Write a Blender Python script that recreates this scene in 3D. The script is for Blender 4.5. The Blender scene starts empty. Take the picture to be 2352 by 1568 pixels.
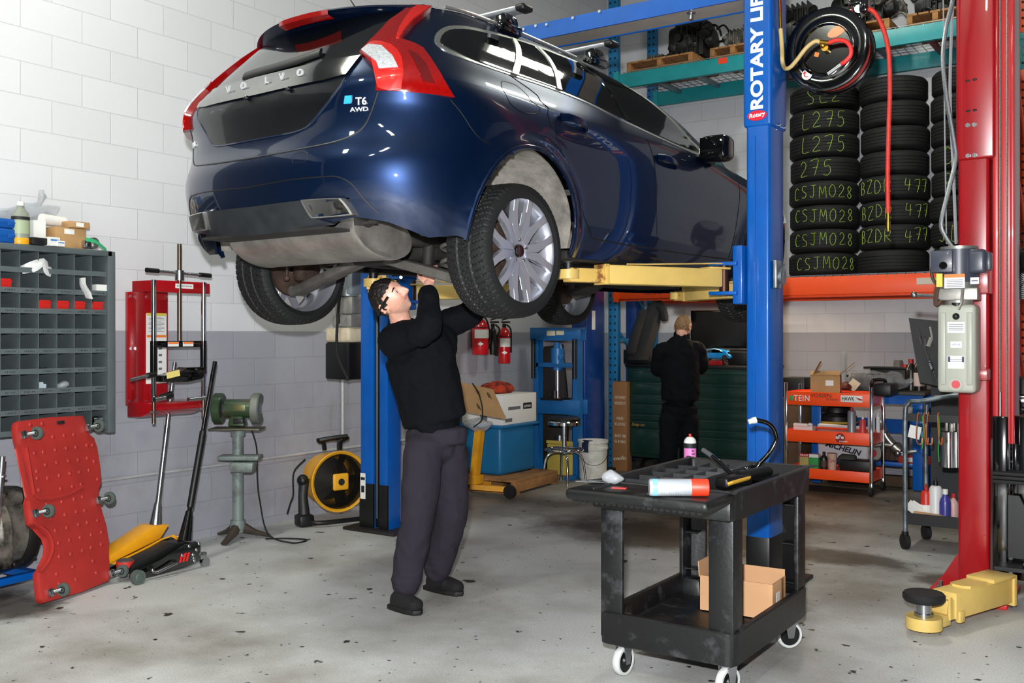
import bpy, bmesh, math, random
from mathutils import Vector, Matrix, Euler
V = Vector
scene = bpy.context.scene
COL = scene.collection
PI = math.pi
R = math.radians
random.seed(7)

# ---------------------------------------------------------------- camera, light, exposure
CAM_H, FOCAL, YAW = 1.45, 2287.0, R(34)      # room axes: x along the back wall, y along the left wall
cd = bpy.data.cameras.new('camera'); cam = bpy.data.objects.new('camera', cd); COL.objects.link(cam)
cam.location = (0, 0, CAM_H); cam.rotation_euler = (R(90), 0, YAW)
cd.sensor_width = 36; cd.lens = FOCAL / 2352 * 36; cd.shift_y = -14 / 2352; cd.clip_end = 60; cd.clip_start = .05
scene.camera = cam
scene.view_settings.view_transform = 'Standard'; scene.view_settings.look = 'None'
scene.view_settings.gamma = 1; scene.view_settings.use_curve_mapping = False
scene.view_settings.exposure = 1.18
scene.cycles.max_bounces = 7; scene.cycles.diffuse_bounces = 4; scene.cycles.glossy_bounces = 4
scene.cycles.transmission_bounces = 5; scene.cycles.transparent_max_bounces = 8
world = bpy.data.worlds.new('world'); scene.world = world; world.use_nodes = True
world.node_tree.nodes['Background'].inputs[0].default_value = (.8, .85, .9, 1)
world.node_tree.nodes['Background'].inputs[1].default_value = .1
# the photographer's flash, on the camera's hot shoe
fl = bpy.data.lights.new('camera_flash', 'POINT'); fl.energy = 580; fl.shadow_soft_size = .035; fl.color = (.97, .98, 1)
flo = bpy.data.objects.new('camera_flash', fl); COL.objects.link(flo); flo.location = (-.05, -.02, CAM_H + .24)
# the small work light shining under the rack onto the bench
wl = bpy.data.lights.new('bench_light', 'AREA'); wl.energy = 9; wl.shape = 'RECTANGLE'; wl.size = 1.2; wl.size_y = .06; wl.color = (1, .72, .45)
wlo = bpy.data.objects.new('bench_light', wl); COL.objects.link(wlo); wlo.location = (-3.7, 9.75, 1.79)

CC, SN = math.cos(YAW), math.sin(YAW)
def at(px, py, Y):
    """point of the room seen at a photo position at distance Y along the view axis"""
    X = (px - 1176) / FOCAL * Y
    return V((X * CC - Y * SN, X * SN + Y * CC, CAM_H - (py - 770) / FOCAL * Y))
def onx(px, py, x0): k = (px - 1176) / FOCAL; return at(px, py, x0 / (k * CC - SN))
def ony(px, py, y0): k = (px - 1176) / FOCAL; return at(px, py, y0 / (k * SN + CC))
def onz(px, py, z=0.0): return at(px, py, FOCAL * (CAM_H - z) / (py - 770))

# ---------------------------------------------------------------- materials
def lin(h):
    h = h.lstrip('#'); o = []
    for i in (0, 2, 4):
        c = int(h[i:i + 2], 16) / 255
        o.append(c / 12.92 if c <= .04045 else ((c + .055) / 1.055) ** 2.4)
    return (*o, 1)
MATS = {}
def mat(name, col='#808080', rough=.5, metal=0, coat=0, var=0.0, vs=6.0, bump=0.0, bs=40.0, emit=None, es=1, alpha=1, trans=0, col2=None, lo=.45, hi=.65, spec=.5):
    """procedural material: colour broken up by noise (var or second colour), optional fine bump"""
    if name in MATS: return MATS[name]
    m = bpy.data.materials.new(name); m.use_nodes = True; nt = m.node_tree; N = nt.nodes; L = nt.links
    b = N['Principled BSDF']; c = lin(col) if isinstance(col, str) else (*col, 1)
    b.inputs['Base Color'].default_value = c; b.inputs['Roughness'].default_value = rough
    b.inputs['Metallic'].default_value = metal; b.inputs['Coat Weight'].default_value = coat; b.inputs['Coat Roughness'].default_value = .03
    b.inputs['Specular IOR Level'].default_value = spec
    if alpha < 1: b.inputs['Alpha'].default_value = alpha
    if trans: b.inputs['Transmission Weight'].default_value = trans
    if emit: b.inputs['Emission Color'].default_value = lin(emit); b.inputs['Emission Strength'].default_value = es
    if var or col2 or bump: tc = N.new('ShaderNodeTexCoord')
    if var or col2:
        n = N.new('ShaderNodeTexNoise'); n.inputs['Scale'].default_value = vs; n.inputs['Detail'].default_value = 6; n.inputs['Roughness'].default_value = .65
        L.new(tc.outputs['Object'], n.inputs['Vector'])
        r = N.new('ShaderNodeValToRGB'); r.color_ramp.elements[0].position = lo if col2 else .3; r.color_ramp.elements[1].position = hi if col2 else .7
        if col2: r.color_ramp.elements[0].color = c; r.color_ramp.elements[1].color = lin(col2)
        else:
            r.color_ramp.elements[0].color = (*[x * (1 - var) for x in c[:3]], 1); r.color_ramp.elements[1].color = (*[min(1, x * (1 + var)) for x in c[:3]], 1)
        L.new(n.outputs['Fac'], r.inputs['Fac']); L.new(r.outputs['Color'], b.inputs['Base Color'])
    if bump:
        n2 = N.new('ShaderNodeTexNoise'); n2.inputs['Scale'].default_value = bs; n2.inputs['Detail'].default_value = 4
        bp = N.new('ShaderNodeBump'); bp.inputs['Strength'].default_value = bump; bp.inputs['Distance'].default_value = .01
        L.new(tc.outputs['Object'], n2.inputs['Vector']); L.new(n2.outputs['Fac'], bp.inputs['Height']); L.new(bp.outputs['Normal'], b.inputs['Normal'])
    MATS[name] = m
    return m

# ---------------------------------------------------------------- mesh helpers
def rotm(r): return Euler(r, 'XYZ').to_matrix().to_4x4() if not isinstance(r, Matrix) else r.to_4x4()
class MB:
    def __init__(s): s.bm = bmesh.new(); s.mi = 0
    def _tag(s, f0):
        for f in s.bm.faces[f0:] if False else list(s.bm.faces)[f0:]: f.material_index = s.mi
    def box(s, c, size, rot=(0, 0, 0), bev=0, seg=2, taper=None):
        n0 = len(s.bm.faces)
        r = bmesh.ops.create_cube(s.bm, size=1); vs = r['verts']
        if taper:
            for v in vs:
                if v.co.z > 0: v.co.x *= taper[0]; v.co.y *= taper[1]
        M = Matrix.Translation(V(c)) @ rotm(rot) @ Matrix.Diagonal((*size, 1))
        bmesh.ops.transform(s.bm, matrix=M, verts=vs)
        if bev:
            es = list({e for v in vs for e in v.link_edges})
            bmesh.ops.bevel(s.bm, geom=es, offset=min(bev, min(size) * .49), segments=seg, affect='EDGES', profile=.5)
        if s.mi: s._tag(n0)
        return s
    def cyl(s, p0, p1, r0, r1=None, n=20, cap=True):
        p0, p1 = V(p0), V(p1); r1 = r0 if r1 is None else r1; d = p1 - p0; n0 = len(s.bm.faces)
        M = Matrix.Translation((p0 + p1) / 2) @ d.to_track_quat('Z', 'Y').to_matrix().to_4x4()
        bmesh.ops.create_cone(s.bm, cap_ends=cap, segments=n, radius1=max(r0, 1e-5), radius2=max(r1, 1e-5), depth=d.length, matrix=M)
        if s.mi: s._tag(n0)
        return s
    def tube(s, pts, r, n=8, closed=False, flat=None, cap=True):
        pts = [V(p) for p in pts]; m = len(pts); rings = []; up = None; n0 = len(s.bm.faces)
        for i, p in enumerate(pts):
            a = pts[(i - 1) % m] if closed or i > 0 else p; b = pts[(i + 1) % m] if closed or i < m - 1 else p
            t = (b - a).normalized() if (b - a).length > 1e-9 else V((0, 0, 1))
            if up is None: up = t.orthogonal().normalized() if flat is None else (V(flat) - t * t.dot(V(flat))).normalized()
            up = (up - t * up.dot(t)); up = up.normalized() if up.length > 1e-6 else t.orthogonal().normalized()
            sd = t.cross(up); rr = r[i] if isinstance(r, list) else r
            ra, rb = rr if isinstance(rr, tuple) else (rr, rr)
            rings.append([s.bm.verts.new(p + up * math.cos(2 * PI * k / n) * ra + sd * math.sin(2 * PI * k / n) * rb) for k in range(n)])
        for i in range(m if closed else m - 1):
            A, B = rings[i], rings[(i + 1) % m]
            for k in range(n): s.bm.faces.new((A[k], A[(k + 1) % n], B[(k + 1) % n], B[k]))
        if not closed and cap: s.bm.faces.new(rings[0][::-1]); s.bm.faces.new(rings[-1])
        if s.mi: s._tag(n0)
        return s
    def lathe(s, prof, n=28, M=None, arc=2 * PI, r_of=None):
        """profile of (radius, height) spun round local z"""
        M = M or Matrix(); n0 = len(s.bm.faces); full = abs(arc - 2 * PI) < 1e-6; rings = []
        for (r, z) in prof:
            if r < 1e-6: rings.append([s.bm.verts.new(M @ V((0, 0, z)))])
            else: rings.append([s.bm.verts.new(M @ V((r * math.cos(arc * k / n), r * math.sin(arc * k / n), z))) for k in range(n if full else n + 1)])
        for A, B in zip(rings, rings[1:]):
            m = max(len(A), len(B))
            for k in range(m if full else m - 1):
                k2 = (k + 1) % m
                if len(A) == 1 and len(B) == 1: continue
                if len(A) == 1: s.bm.faces.new((A[0], B[k2], B[k]))
                elif len(B) == 1: s.bm.faces.new((A[k], A[k2], B[0]))
                else: s.bm.faces.new((A[k], A[k2], B[k2], B[k]))
        if s.mi: s._tag(n0)
        return s
    def prism(s, poly, h, M=None, bev=0, seg=2):
        """polygon (x, y) extruded along local z from 0 to h"""
        M = M or Matrix(); n0 = len(s.bm.faces)
        a = [s.bm.verts.new(M @ V((x, y, 0))) for x, y in poly]; b = [s.bm.verts.new(M @ V((x, y, h))) for x, y in poly]; k = len(a)
        s.bm.faces.new(a[::-1]); s.bm.faces.new(b)
        for i in range(k): s.bm.faces.new((a[i], a[(i + 1) % k], b[(i + 1) % k], b[i]))
        if bev:
            es = list({e for v in a + b for e in v.link_edges})
            bmesh.ops.bevel(s.bm, geom=es, offset=bev, segments=seg, affect='EDGES', profile=.5)
        if s.mi: s._tag(n0)
        return s
    def ell(s, c, rad, rot=(0, 0, 0), u=16, v=10):
        n0 = len(s.bm.faces); rad = rad if isinstance(rad, (tuple, list)) else (rad,) * 3
        bmesh.ops.create_uvsphere(s.bm, u_segments=u, v_segments=v, radius=1, matrix=Matrix.Translation(V(c)) @ rotm(rot) @ Matrix.Diagonal((*rad, 1)))
        if s.mi: s._tag(n0)
        return s
    def sheet(s, rows, closed=False):
        n0 = len(s.bm.faces); g = [[s.bm.verts.new(V(p)) for p in r] for r in rows]
        for A, B in zip(g, g[1:]):
            for k in range(len(A) - (0 if closed else 1)): s.bm.faces.new((A[k], A[(k + 1) % len(A)], B[(k + 1) % len(A)], B[k]))
        if s.mi: s._tag(n0)
        return g
    def face(s, pts): f = s.bm.faces.new([s.bm.verts.new(V(p)) for p in pts]); f.material_index = s.mi; return s
    def jitter(s, a, seed=1, sc=3.0):
        from mathutils import noise
        for v in s.bm.verts: v.co += noise.noise_vector(v.co * sc + V((seed * 3.1, seed, 0))) * a
        return s
    def move(s, M):
        bmesh.ops.transform(s.bm, matrix=M, verts=s.bm.verts[:]); return s
    def build(s, name, m, parent=None, smooth=38, sub=0, loc=None, rot=None):
        bmesh.ops.recalc_face_normals(s.bm, faces=s.bm.faces[:])
        me = bpy.data.meshes.new(name); s.bm.to_mesh(me); s.bm.free()
        for k in (m if isinstance(m, (list, tuple)) else [m]): me.materials.append(k)
        if smooth and len(me.polygons):
            me.polygons.foreach_set('use_smooth', [True] * len(me.polygons)); me.set_sharp_from_angle(angle=R(smooth))
        o = bpy.data.objects.new(name, me); COL.objects.link(o)
        if parent: o.parent = parent
        if loc is not None: o.location = loc
        if rot is not None: o.rotation_euler = rot
        if sub: md = o.modifiers.new('sub', 'SUBSURF'); md.levels = sub; md.render_levels = sub
        return o
def tag(o, label, cat, group=None, kind=None):
    o['label'] = label; o['category'] = cat
    if group: o['group'] = group
    if kind: o['kind'] = kind
    return o
def thing(name, label, cat, loc=(0, 0, 0), rotz=0, group=None):
    o = bpy.data.objects.new(name, None); COL.objects.link(o); o.location = loc; o.rotation_euler = (0, 0, rotz); o.empty_display_size = .05
    return tag(o, label, cat, group)
def struct(o): o['kind'] = 'structure'; return o
def copy_tree(o, parent=None):
    c = o.copy(); COL.objects.link(c)
    if parent: c.parent = parent
    for ch in list(o.children): copy_tree(ch, c)
    return c
def text(name, txt, size, m, parent=None, M=None, ext=.001, bold=0, space=1, sx=1, align='CENTER', shear=0, fit=None):
    """real lettering: filled, slightly raised glyph outlines lying in the plane of M (x right, y up)"""
    cu = bpy.data.curves.new(name, 'FONT'); cu.body = txt; cu.size = size; cu.extrude = ext; cu.offset = bold; cu.space_character = space
    cu.align_x = align; cu.align_y = 'CENTER'; cu.shear = shear; cu.resolution_u = 3
    t = bpy.data.objects.new('tmp', cu); COL.objects.link(t)
    me = bpy.data.meshes.new_from_object(t.evaluated_get(bpy.context.evaluated_depsgraph_get())); bpy.data.objects.remove(t); bpy.data.curves.remove(cu)
    if fit and len(me.vertices):
        xs = [v.co.x for v in me.vertices]; w = max(xs) - min(xs); sx = fit / w if w > 1e-6 else 1
    me.transform((M or Matrix()) @ Matrix.Diagonal((sx, 1, 1, 1))); me.materials.clear(); me.materials.append(m); me.name = name
    o = bpy.data.objects.new(name, me); COL.objects.link(o)
    if parent: o.parent = parent
    return o
def frame(o, x, y):
    """matrix whose x and y axes are the given directions, at origin o"""
    x = V(x).normalized(); z = x.cross(V(y)).normalized(); y = z.cross(x)
    return Matrix(((x.x, y.x, z.x, o[0]), (x.y, y.y, z.y, o[1]), (x.z, y.z, z.z, o[2]), (0, 0, 0, 1)))
XP = lambda o: frame(o, (0, 1, 0), (0, 0, 1))       # lettering on a face that looks towards +x
YM = lambda o: frame(o, (1, 0, 0), (0, 0, 1))       # ... towards -y
def spline(pts, k=6, closed=False):
    P = [V(p) for p in pts]; n = len(P); out = []
    for i in range(n if closed else n - 1):
        g = lambda j: P[j % n] if closed else P[max(0, min(n - 1, j))]
        a, b, c, d = g(i - 1), g(i), g(i + 1), g(i + 2)
        for q in range(k):
            t = q / k; out.append(.5 * ((2 * b) + (c - a) * t + (2 * a - 5 * b + 4 * c - d) * t * t + (3 * b - a - 3 * c + d) * t ** 3))
    if not closed: out.append(P[-1])
    return out

black = mat('black_plastic', '#0b0c0d', .45, var=.25)
black_gloss = mat('gloss_black_paint', '#060708', .12, coat=1)
rubber = mat('black_rubber', '#101011', .75, var=.25, vs=20)
steel = mat('bright_steel', '#b9bcc0', .25, 1, var=.12, vs=30)
chrome = mat('polished_chrome', '#dfe2e5', .08, 1)
dark_steel = mat('dark_oily_steel', '#3a3936', .45, .8, var=.4, vs=14, bump=.2)
white_paper = mat('white_label_paper', '#e6e6e2', .6)
ink = mat('printed_black_ink', '#17181a', .6)
cardboard = mat('brown_cardboard', '#b08a5c', .85, var=.1, vs=9)
red_paint = mat('red_enamel', '#9c0d16', .28, coat=.5, var=.08, vs=3)
blue_paint = mat('lift_blue_enamel', '#0456ac', .32, coat=.2, var=.12, vs=4, spec=.35)
yellow_paint = mat('pale_yellow_enamel', '#d9b968', .45, var=.1, vs=5, col2=None)
orange_paint = mat('rack_orange_enamel', '#ff5210', .42, var=.08, vs=4)
teal_paint = mat('rack_teal_enamel', '#1b9096', .45, var=.12, vs=4)
wood = mat('rough_pallet_wood', '#9a6d3f', .8, var=.35, vs=7, bump=.3, bs=25)
white_plastic = mat('white_plastic', '#e4e4df', .4)
# ---------------------------------------------------------------- the setting
LX, BY, RXW, FY, CZ = -5.82, 10.72, 11.0, -6.5, 5.6
def block_wall_material(name, axis, dirt=1.0):
    m = bpy.data.materials.new(name); m.use_nodes = True; nt = m.node_tree; N = nt.nodes; L = nt.links; b = N['Principled BSDF']
    g = N.new('ShaderNodeNewGeometry'); sx = N.new('ShaderNodeSeparateXYZ'); L.new(g.outputs['Position'], sx.inputs[0])
    cb = N.new('ShaderNodeCombineXYZ'); L.new(sx.outputs[axis], cb.inputs[0]); L.new(sx.outputs['Z'], cb.inputs[1])
    mp = N.new('ShaderNodeVectorMath'); mp.operation = 'ADD'; mp.inputs[1].default_value = (.13, -.0575 + .0, 0); L.new(cb.outputs[0], mp.inputs[0])
    br = N.new('ShaderNodeTexBrick'); br.offset = .5; L.new(mp.outputs[0], br.inputs['Vector'])
    br.inputs['Scale'].default_value = 1; br.inputs['Brick Width'].default_value = .4064; br.inputs['Row Height'].default_value = .2032
    br.inputs['Mortar Size'].default_value = .004; br.inputs['Mortar Smooth'].default_value = .6
    br.inputs['Color1'].default_value = (1, 1, 1, 1); br.inputs['Color2'].default_value = (.95, .95, .95, 1); br.inputs['Mortar'].default_value = (.86, .86, .86, 1)
    gt = N.new('ShaderNodeMath'); gt.operation = 'GREATER_THAN'; gt.inputs[1].default_value = 1.48; L.new(sx.outputs['Z'], gt.inputs[0])
    mx = N.new('ShaderNodeMix'); mx.data_type = 'RGBA'; L.new(gt.outputs[0], mx.inputs['Factor'])
    mx.inputs['A'].default_value = lin('#a4a5ae'); mx.inputs['B'].default_value = lin('#d9dadd')
    mu = N.new('ShaderNodeMix'); mu.data_type = 'RGBA'; mu.blend_type = 'MULTIPLY'; mu.inputs['Factor'].default_value = 1
    L.new(mx.outputs['Result'], mu.inputs['A']); L.new(br.outputs['Color'], mu.inputs['B'])
    n = N.new('ShaderNodeTexNoise'); n.inputs['Scale'].default_value = 1.7; n.inputs['Detail'].default_value = 8; n.inputs['Roughness'].default_value = .7; L.new(g.outputs['Position'], n.inputs['Vector'])
    r = N.new('ShaderNodeValToRGB'); r.color_ramp.elements[0].position = .3; r.color_ramp.elements[0].color = (.8, .78, .74, 1); r.color_ramp.elements[1].position = .52; r.color_ramp.elements[1].color = (1, 1, 1, 1)
    L.new(n.outputs['Fac'], r.inputs['Fac'])
    # scuffs only on the grey dado
    dd = N.new('ShaderNodeMapRange'); dd.inputs['From Min'].default_value = 1.5; dd.inputs['From Max'].default_value = .7; L.new(sx.outputs['Z'], dd.inputs['Value'])
    mu2 = N.new('ShaderNodeMix'); mu2.data_type = 'RGBA'; mu2.blend_type = 'MULTIPLY'; L.new(dd.outputs[0], mu2.inputs['Factor'])
    L.new(mu.outputs['Result'], mu2.inputs['A']); L.new(r.outputs['Color'], mu2.inputs['B'])
    L.new(mu2.outputs['Result'], b.inputs['Base Color']); b.inputs['Roughness'].default_value = .55
    n2 = N.new('ShaderNodeTexNoise'); n2.inputs['Scale'].default_value = 60; n2.inputs['Detail'].default_value = 5; L.new(g.outputs['Position'], n2.inputs['Vector'])
    bw = N.new('ShaderNodeMath'); bw.operation = 'MULTIPLY_ADD'; bw.inputs[1].default_value = -1.0; L.new(br.outputs['Fac'], bw.inputs[0])
    m3 = N.new('ShaderNodeMath'); m3.operation = 'MULTIPLY'; m3.inputs[1].default_value = .25; L.new(n2.outputs['Fac'], m3.inputs[0]); L.new(m3.outputs[0], bw.inputs[2])
    bp = N.new('ShaderNodeBump'); bp.inputs['Strength'].default_value = .45; bp.inputs['Distance'].default_value = .006
    L.new(bw.outputs[0], bp.inputs['Height']); L.new(bp.outputs['Normal'], b.inputs['Normal'])
    return m
def floor_material():
    m = bpy.data.materials.new('worn_sealed_concrete'); m.use_nodes = True; nt = m.node_tree; N = nt.nodes; L = nt.links; b = N['Principled BSDF']
    g = N.new('ShaderNodeNewGeometry')
    def noise(sc, det=6, ro=.6, w=None):
        n = N.new('ShaderNodeTexNoise'); n.inputs['Scale'].default_value = sc; n.inputs['Detail'].default_value = det; n.inputs['Roughness'].default_value = ro
        if w:
            mp = N.new('ShaderNodeMapping'); mp.inputs['Location'].default_value = w; L.new(g.outputs['Position'], mp.inputs['Vector']); L.new(mp.outputs[0], n.inputs['Vector'])
        else: L.new(g.outputs['Position'], n.inputs['Vector'])
        return n
    def ramp(src, p0, c0, p1, c1):
        r = N.new('ShaderNodeValToRGB'); r.color_ramp.elements[0].position = p0; r.color_ramp.elements[0].color = lin(c0); r.color_ramp.elements[1].position = p1; r.color_ramp.elements[1].color = lin(c1)
        L.new(src, r.inputs['Fac']); return r.outputs['Color']
    def mul(a, bb, f=1):
        x = N.new('ShaderNodeMix'); x.data_type = 'RGBA'; x.blend_type = 'MULTIPLY'
        if isinstance(f, (int, float)): x.inputs['Factor'].default_value = f
        else: L.new(f, x.inputs['Factor'])
        L.new(a, x.inputs['A']); L.new(bb, x.inputs['B']); return x.outputs['Result']
    base = ramp(noise(1.1, 5).outputs['Fac'], .3, '#c8c9c8', .7, '#dddedd')
    blot = ramp(noise(.55, 7, .6, (3, 1, 0)).outputs['Fac'], .36, '#b3aea4', .55, '#ffffff')
    speck = ramp(noise(9, 3, .5, (0, 5, 0)).outputs['Fac'], .295, '#4a4745', .32, '#ffffff')
    speck2 = ramp(noise(22, 2, .5).outputs['Fac'], .27, '#57534f', .30, '#ffffff')
    fine = ramp(noise(120, 3).outputs['Fac'], .3, '#d8d8d8', .7, '#ffffff')
    c = mul(mul(mul(mul(base, blot), speck), speck2), fine)
    # oil-browned floor at the back of the shop (a worn area with its own edge)
    sx = N.new('ShaderNodeSeparateXYZ'); L.new(g.outputs['Position'], sx.inputs[0])
    ad = N.new('ShaderNodeMath'); ad.operation = 'MULTIPLY_ADD'; ad.inputs[1].default_value = 1.6; L.new(noise(.9, 6).outputs['Fac'], ad.inputs[0]); L.new(sx.outputs['Y'], ad.inputs[2])
    mr = N.new('ShaderNodeMapRange'); mr.inputs['From Min'].default_value = 6.9; mr.inputs['From Max'].default_value = 9.6; L.new(ad.outputs[0], mr.inputs['Value'])
    oil = ramp(noise(1.6, 8, .7, (1, 2, 3)).outputs['Fac'], .35, '#5f564b', .68, '#b3a898')
    c = mul(c, oil, mr.outputs[0])
    # old spill between the lift posts
    def spill(cx, cy, rx, ry, edge, colr, c):
        mp = N.new('ShaderNodeVectorMath'); mp.operation = 'SUBTRACT'; mp.inputs[1].default_value = (cx, cy, 0); L.new(g.outputs['Position'], mp.inputs[0])
        dv = N.new('ShaderNodeVectorMath'); dv.operation = 'DIVIDE'; dv.inputs[1].default_value = (rx, ry, 1); L.new(mp.outputs[0], dv.inputs[0])
        ln = N.new('ShaderNodeVectorMath'); ln.operation = 'LENGTH'; L.new(dv.outputs[0], ln.inputs[0])
        nn = noise(2.6, 7, .7, (cx, cy, 0)); s1 = N.new('ShaderNodeMath'); s1.operation = 'MULTIPLY_ADD'; s1.inputs[1].default_value = 1.5; L.new(nn.outputs['Fac'], s1.inputs[0]); L.new(ln.outputs['Value'], s1.inputs[2])
        q = N.new('ShaderNodeMapRange'); q.inputs['From Min'].default_value = 1.55 + edge; q.inputs['From Max'].default_value = 1.3; L.new(s1.outputs[0], q.inputs['Value'])
        k = N.new('ShaderNodeRGB'); k.outputs[0].default_value = lin(colr)
        return mul(c, k.outputs[0], q.outputs[0])
    c = spill(-3.1, 6.6, 1.25, .55, .25, '#8b8478', c)
    c = spill(-3.0, 7.5, 1.0, .5, .2, '#776f62', c)
    c = spill(-1.9, 6.6, .65, .3, .1, '#8f8d84', c)
    c = spill(-1.0, 6.35, .5, .3, .1, '#8d867c', c)
    c = spill(-5.3, 2.9, .5, .3, .2, '#77716a', c)
    c = spill(-1.95, 5.3, .35, .25, .15, '#8a847a', c)
    L.new(c, b.inputs['Base Color'])
    rr = N.new('ShaderNodeMapRange'); rr.inputs['To Min'].default_value = .38; rr.inputs['To Max'].default_value = .62; L.new(noise(2.2, 5).outputs['Fac'], rr.inputs['Value']); L.new(rr.outputs[0], b.inputs['Roughness'])
    b.inputs['Specular IOR Level'].default_value = .35
    bp = N.new('ShaderNodeBump'); bp.inputs['Strength'].default_value = .12; bp.inputs['Distance'].default_value = .004; L.new(noise(35, 6).outputs['Fac'], bp.inputs['Height']); L.new(bp.outputs['Normal'], b.inputs['Normal'])
    return m
wm_x, wm_y = block_wall_material('painted_block_left', 'Y'), block_wall_material('painted_block_back', 'X')
T_ = .2
dim_wall = mat('dark_grey_sheet_wall', '#26282a', .6, var=.1, vs=2)
struct(MB().box(((LX + RXW) / 2, (BY + FY) / 2, -.1), (RXW - LX + 2 * T_, BY - FY + 2 * T_, .2)).build('floor', floor_material(), smooth=0))
struct(MB().box((LX - T_ / 2, (BY + FY) / 2, CZ / 2), (T_, BY - FY + 2 * T_, CZ)).build('wall_left', wm_x, smooth=0))
struct(MB().box(((LX + RXW) / 2, BY + T_ / 2, CZ / 2), (RXW - LX, T_, CZ)).build('wall_back', wm_y, smooth=0))
struct(MB().box((RXW + T_ / 2, (BY + FY) / 2, CZ / 2), (T_, BY - FY + 2 * T_, CZ)).build('wall_right', dim_wall, smooth=0))
struct(MB().box(((LX + RXW) / 2, FY - T_ / 2, CZ / 2), (RXW - LX, T_, CZ)).build('wall_front', dim_wall, smooth=0))
struct(MB().box(((LX + RXW) / 2, (BY + FY) / 2, CZ + .1), (RXW - LX + 2 * T_, BY - FY + 2 * T_, .2)).build('ceiling', mat('grey_roof_deck', '#55575a', .8, var=.05), smooth=0))
struct(MB().box((LX + .02, -1.6, 2.1), (.04, 7.8, 4.2)).build('added_dark_slab_1', dim_wall, smooth=0))  # unseen dark slab added to darken what the car's tail reflects
lamp_m = mat('led_panel_light', '#ffffff', .5, emit='#f6f7e6', es=34)
def ceiling_light(x, y, lab):
    t = thing('ceiling_light', lab, 'ceiling light', (x, y, CZ), 0, 'ceiling lights')
    MB().box((0, 0, -.03), (.34, 1.26, .06), bev=.01).build('housing', white_plastic, t)
    MB().box((0, 0, -.064), (.30, 1.2, .01)).build('diffuser', lamp_m, t)
for lx, ly, w in ((-3.6, -1.2, 'over the open floor behind the camera'), (-.6, -1.2, 'beside the middle of the front wall'),
                  (-4.6, 2.6, 'above the parts cabinet'),
                  (-.6, -3.9, 'farthest behind the camera'), (-2.3, 7.6, 'in front of the tyre rack')):
    ceiling_light(lx, ly, 'long white ceiling light panel ' + w)
# ---------------------------------------------------------------- the raised station wagon
paint = mat('dark_blue_metallic_paint', '#041c3c', .36, .7, coat=.75, var=.05, vs=260, spec=.35)
car_glass = mat('dark_tinted_glass', '#050607', .03, coat=.6, spec=.7)
rear_glass_m = mat('grey_tinted_glass', '#0b0c0c', .08, coat=.6)
trim_silver = mat('satin_silver_trim', '#c9ccc4', .3, .9)
lens_red = mat('red_lamp_lens', '#820604', .12, coat=1, var=.2, vs=60)
lens_bright = mat('bright_red_reflector', '#b8140a', .3, coat=1, var=.25, vs=90)
lens_clear = mat('clear_lamp_lens', '#cfd3d6', .15, .3, coat=1, var=.3, vs=90)
lens_dark = mat('dark_red_lens', '#5a0505', .15, coat=1)
grime = mat('road_grime_grey', '#8d8880', .9, var=.5, vs=8, bump=.3)
under = mat('grimy_underbody', '#211f1d', .7, var=.5, vs=7, bump=.3)
alu = mat('dull_aluminium', '#8a8882', .45, .85, var=.3, vs=9)
tyre_m = mat('tyre_rubber', '#0d0e0f', .7, var=.2, vs=12)
tyre_dust = mat('dusty_tread_groove', '#4b4a47', .9, var=.3, vs=30)
rim_m = mat('silver_alloy', '#c3c6d0', .32, .75, coat=.4)
iron = mat('rusty_iron', '#4a3a30', .75, .4, var=.5, vs=12, bump=.3)

def lerp_tab(t, x):
    if x <= t[0][0]: return t[0][1]
    for (a, b), (c, d) in zip(t, t[1:]):
        if x <= c: return b + (d - b) * (x - a) / (c - a)
    return t[-1][1]
def sm_tab(t, x): return sum(k * lerp_tab(t, x + d) for k, d in ((1, -.045), (2, -.022), (3, 0), (2, .022), (1, .045))) / 9
YR = [(.20,-.78),(.30,-.84),(.42,-.90),(.52,-.93),(.62,-.935),(.66,-.915),(.72,-.885),(.84,-.875),(.93,-.87),(1.0,-.83),(1.08,-.765),(1.2,-.655),(1.36,-.50),(1.42,-.45)]
WT = [(.18,.83),(.28,.875),(.40,.905),(.55,.925),(.72,.932),(.82,.930),(.90,.915),(.97,.888),(1.02,.85),(1.1,.785),(1.2,.735),(1.3,.675),(1.38,.61),(1.42,.57)]
YC = [(.2,-.20),(.6,-.18),(.8,-.15),(.96,-.20),(1.1,-.20),(1.4,.0)]
NN = [(.2,2.5),(.7,2.55),(.85,2.6),(.97,3.2),(1.12,3.4),(1.2,3.2),(1.4,3.0)]
YFU = [(.96,2.25),(1.1,2.06),(1.2,1.92),(1.3,1.70),(1.36,1.47),(1.40,1.22),(1.42,1.05)]
def car_p(s, z, up=None):
    """body surface: |s| 0..1 round the rear corner, 1..2 along the flank, 2..3 round the front; z above the ground"""
    sg = -1 if s < 0 else 1; s = abs(s); up = z > .965 if up is None else up
    w, yr, yc, n = sm_tab(WT, z), sm_tab(YR, z), sm_tab(YC, z), sm_tab(NN, z)
    yf = lerp_tab(YFU, z) if up else 2.85
    if s <= 1:
        t = s * PI / 2; x = w * max(0, math.sin(t)) ** (2 / n); y = yc - (yc - yr) * max(0, math.cos(t)) ** (2 / n)
    elif s <= 2: y = yc + (s - 1) * (yf - yc); x = w - (.035 if up else .012) * (s - 1) ** 2
    else:
        t = (s - 2) * PI / 2; k = .24 if up else .85; n = 2.2 if up else 2.6
        x = (w - (.035 if up else .012)) * max(0, math.cos(t)) ** (2 / n); y = yf + k * max(0, math.sin(t)) ** (2 / n)
    zz = z
    if not up and y > 1.9: zz = .2 + (z - .2) * (1 - .30 * ((min(y, 3.7) - 1.9) / 1.8) ** 1.3)
    return V((sg * x, y, zz))
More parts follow.
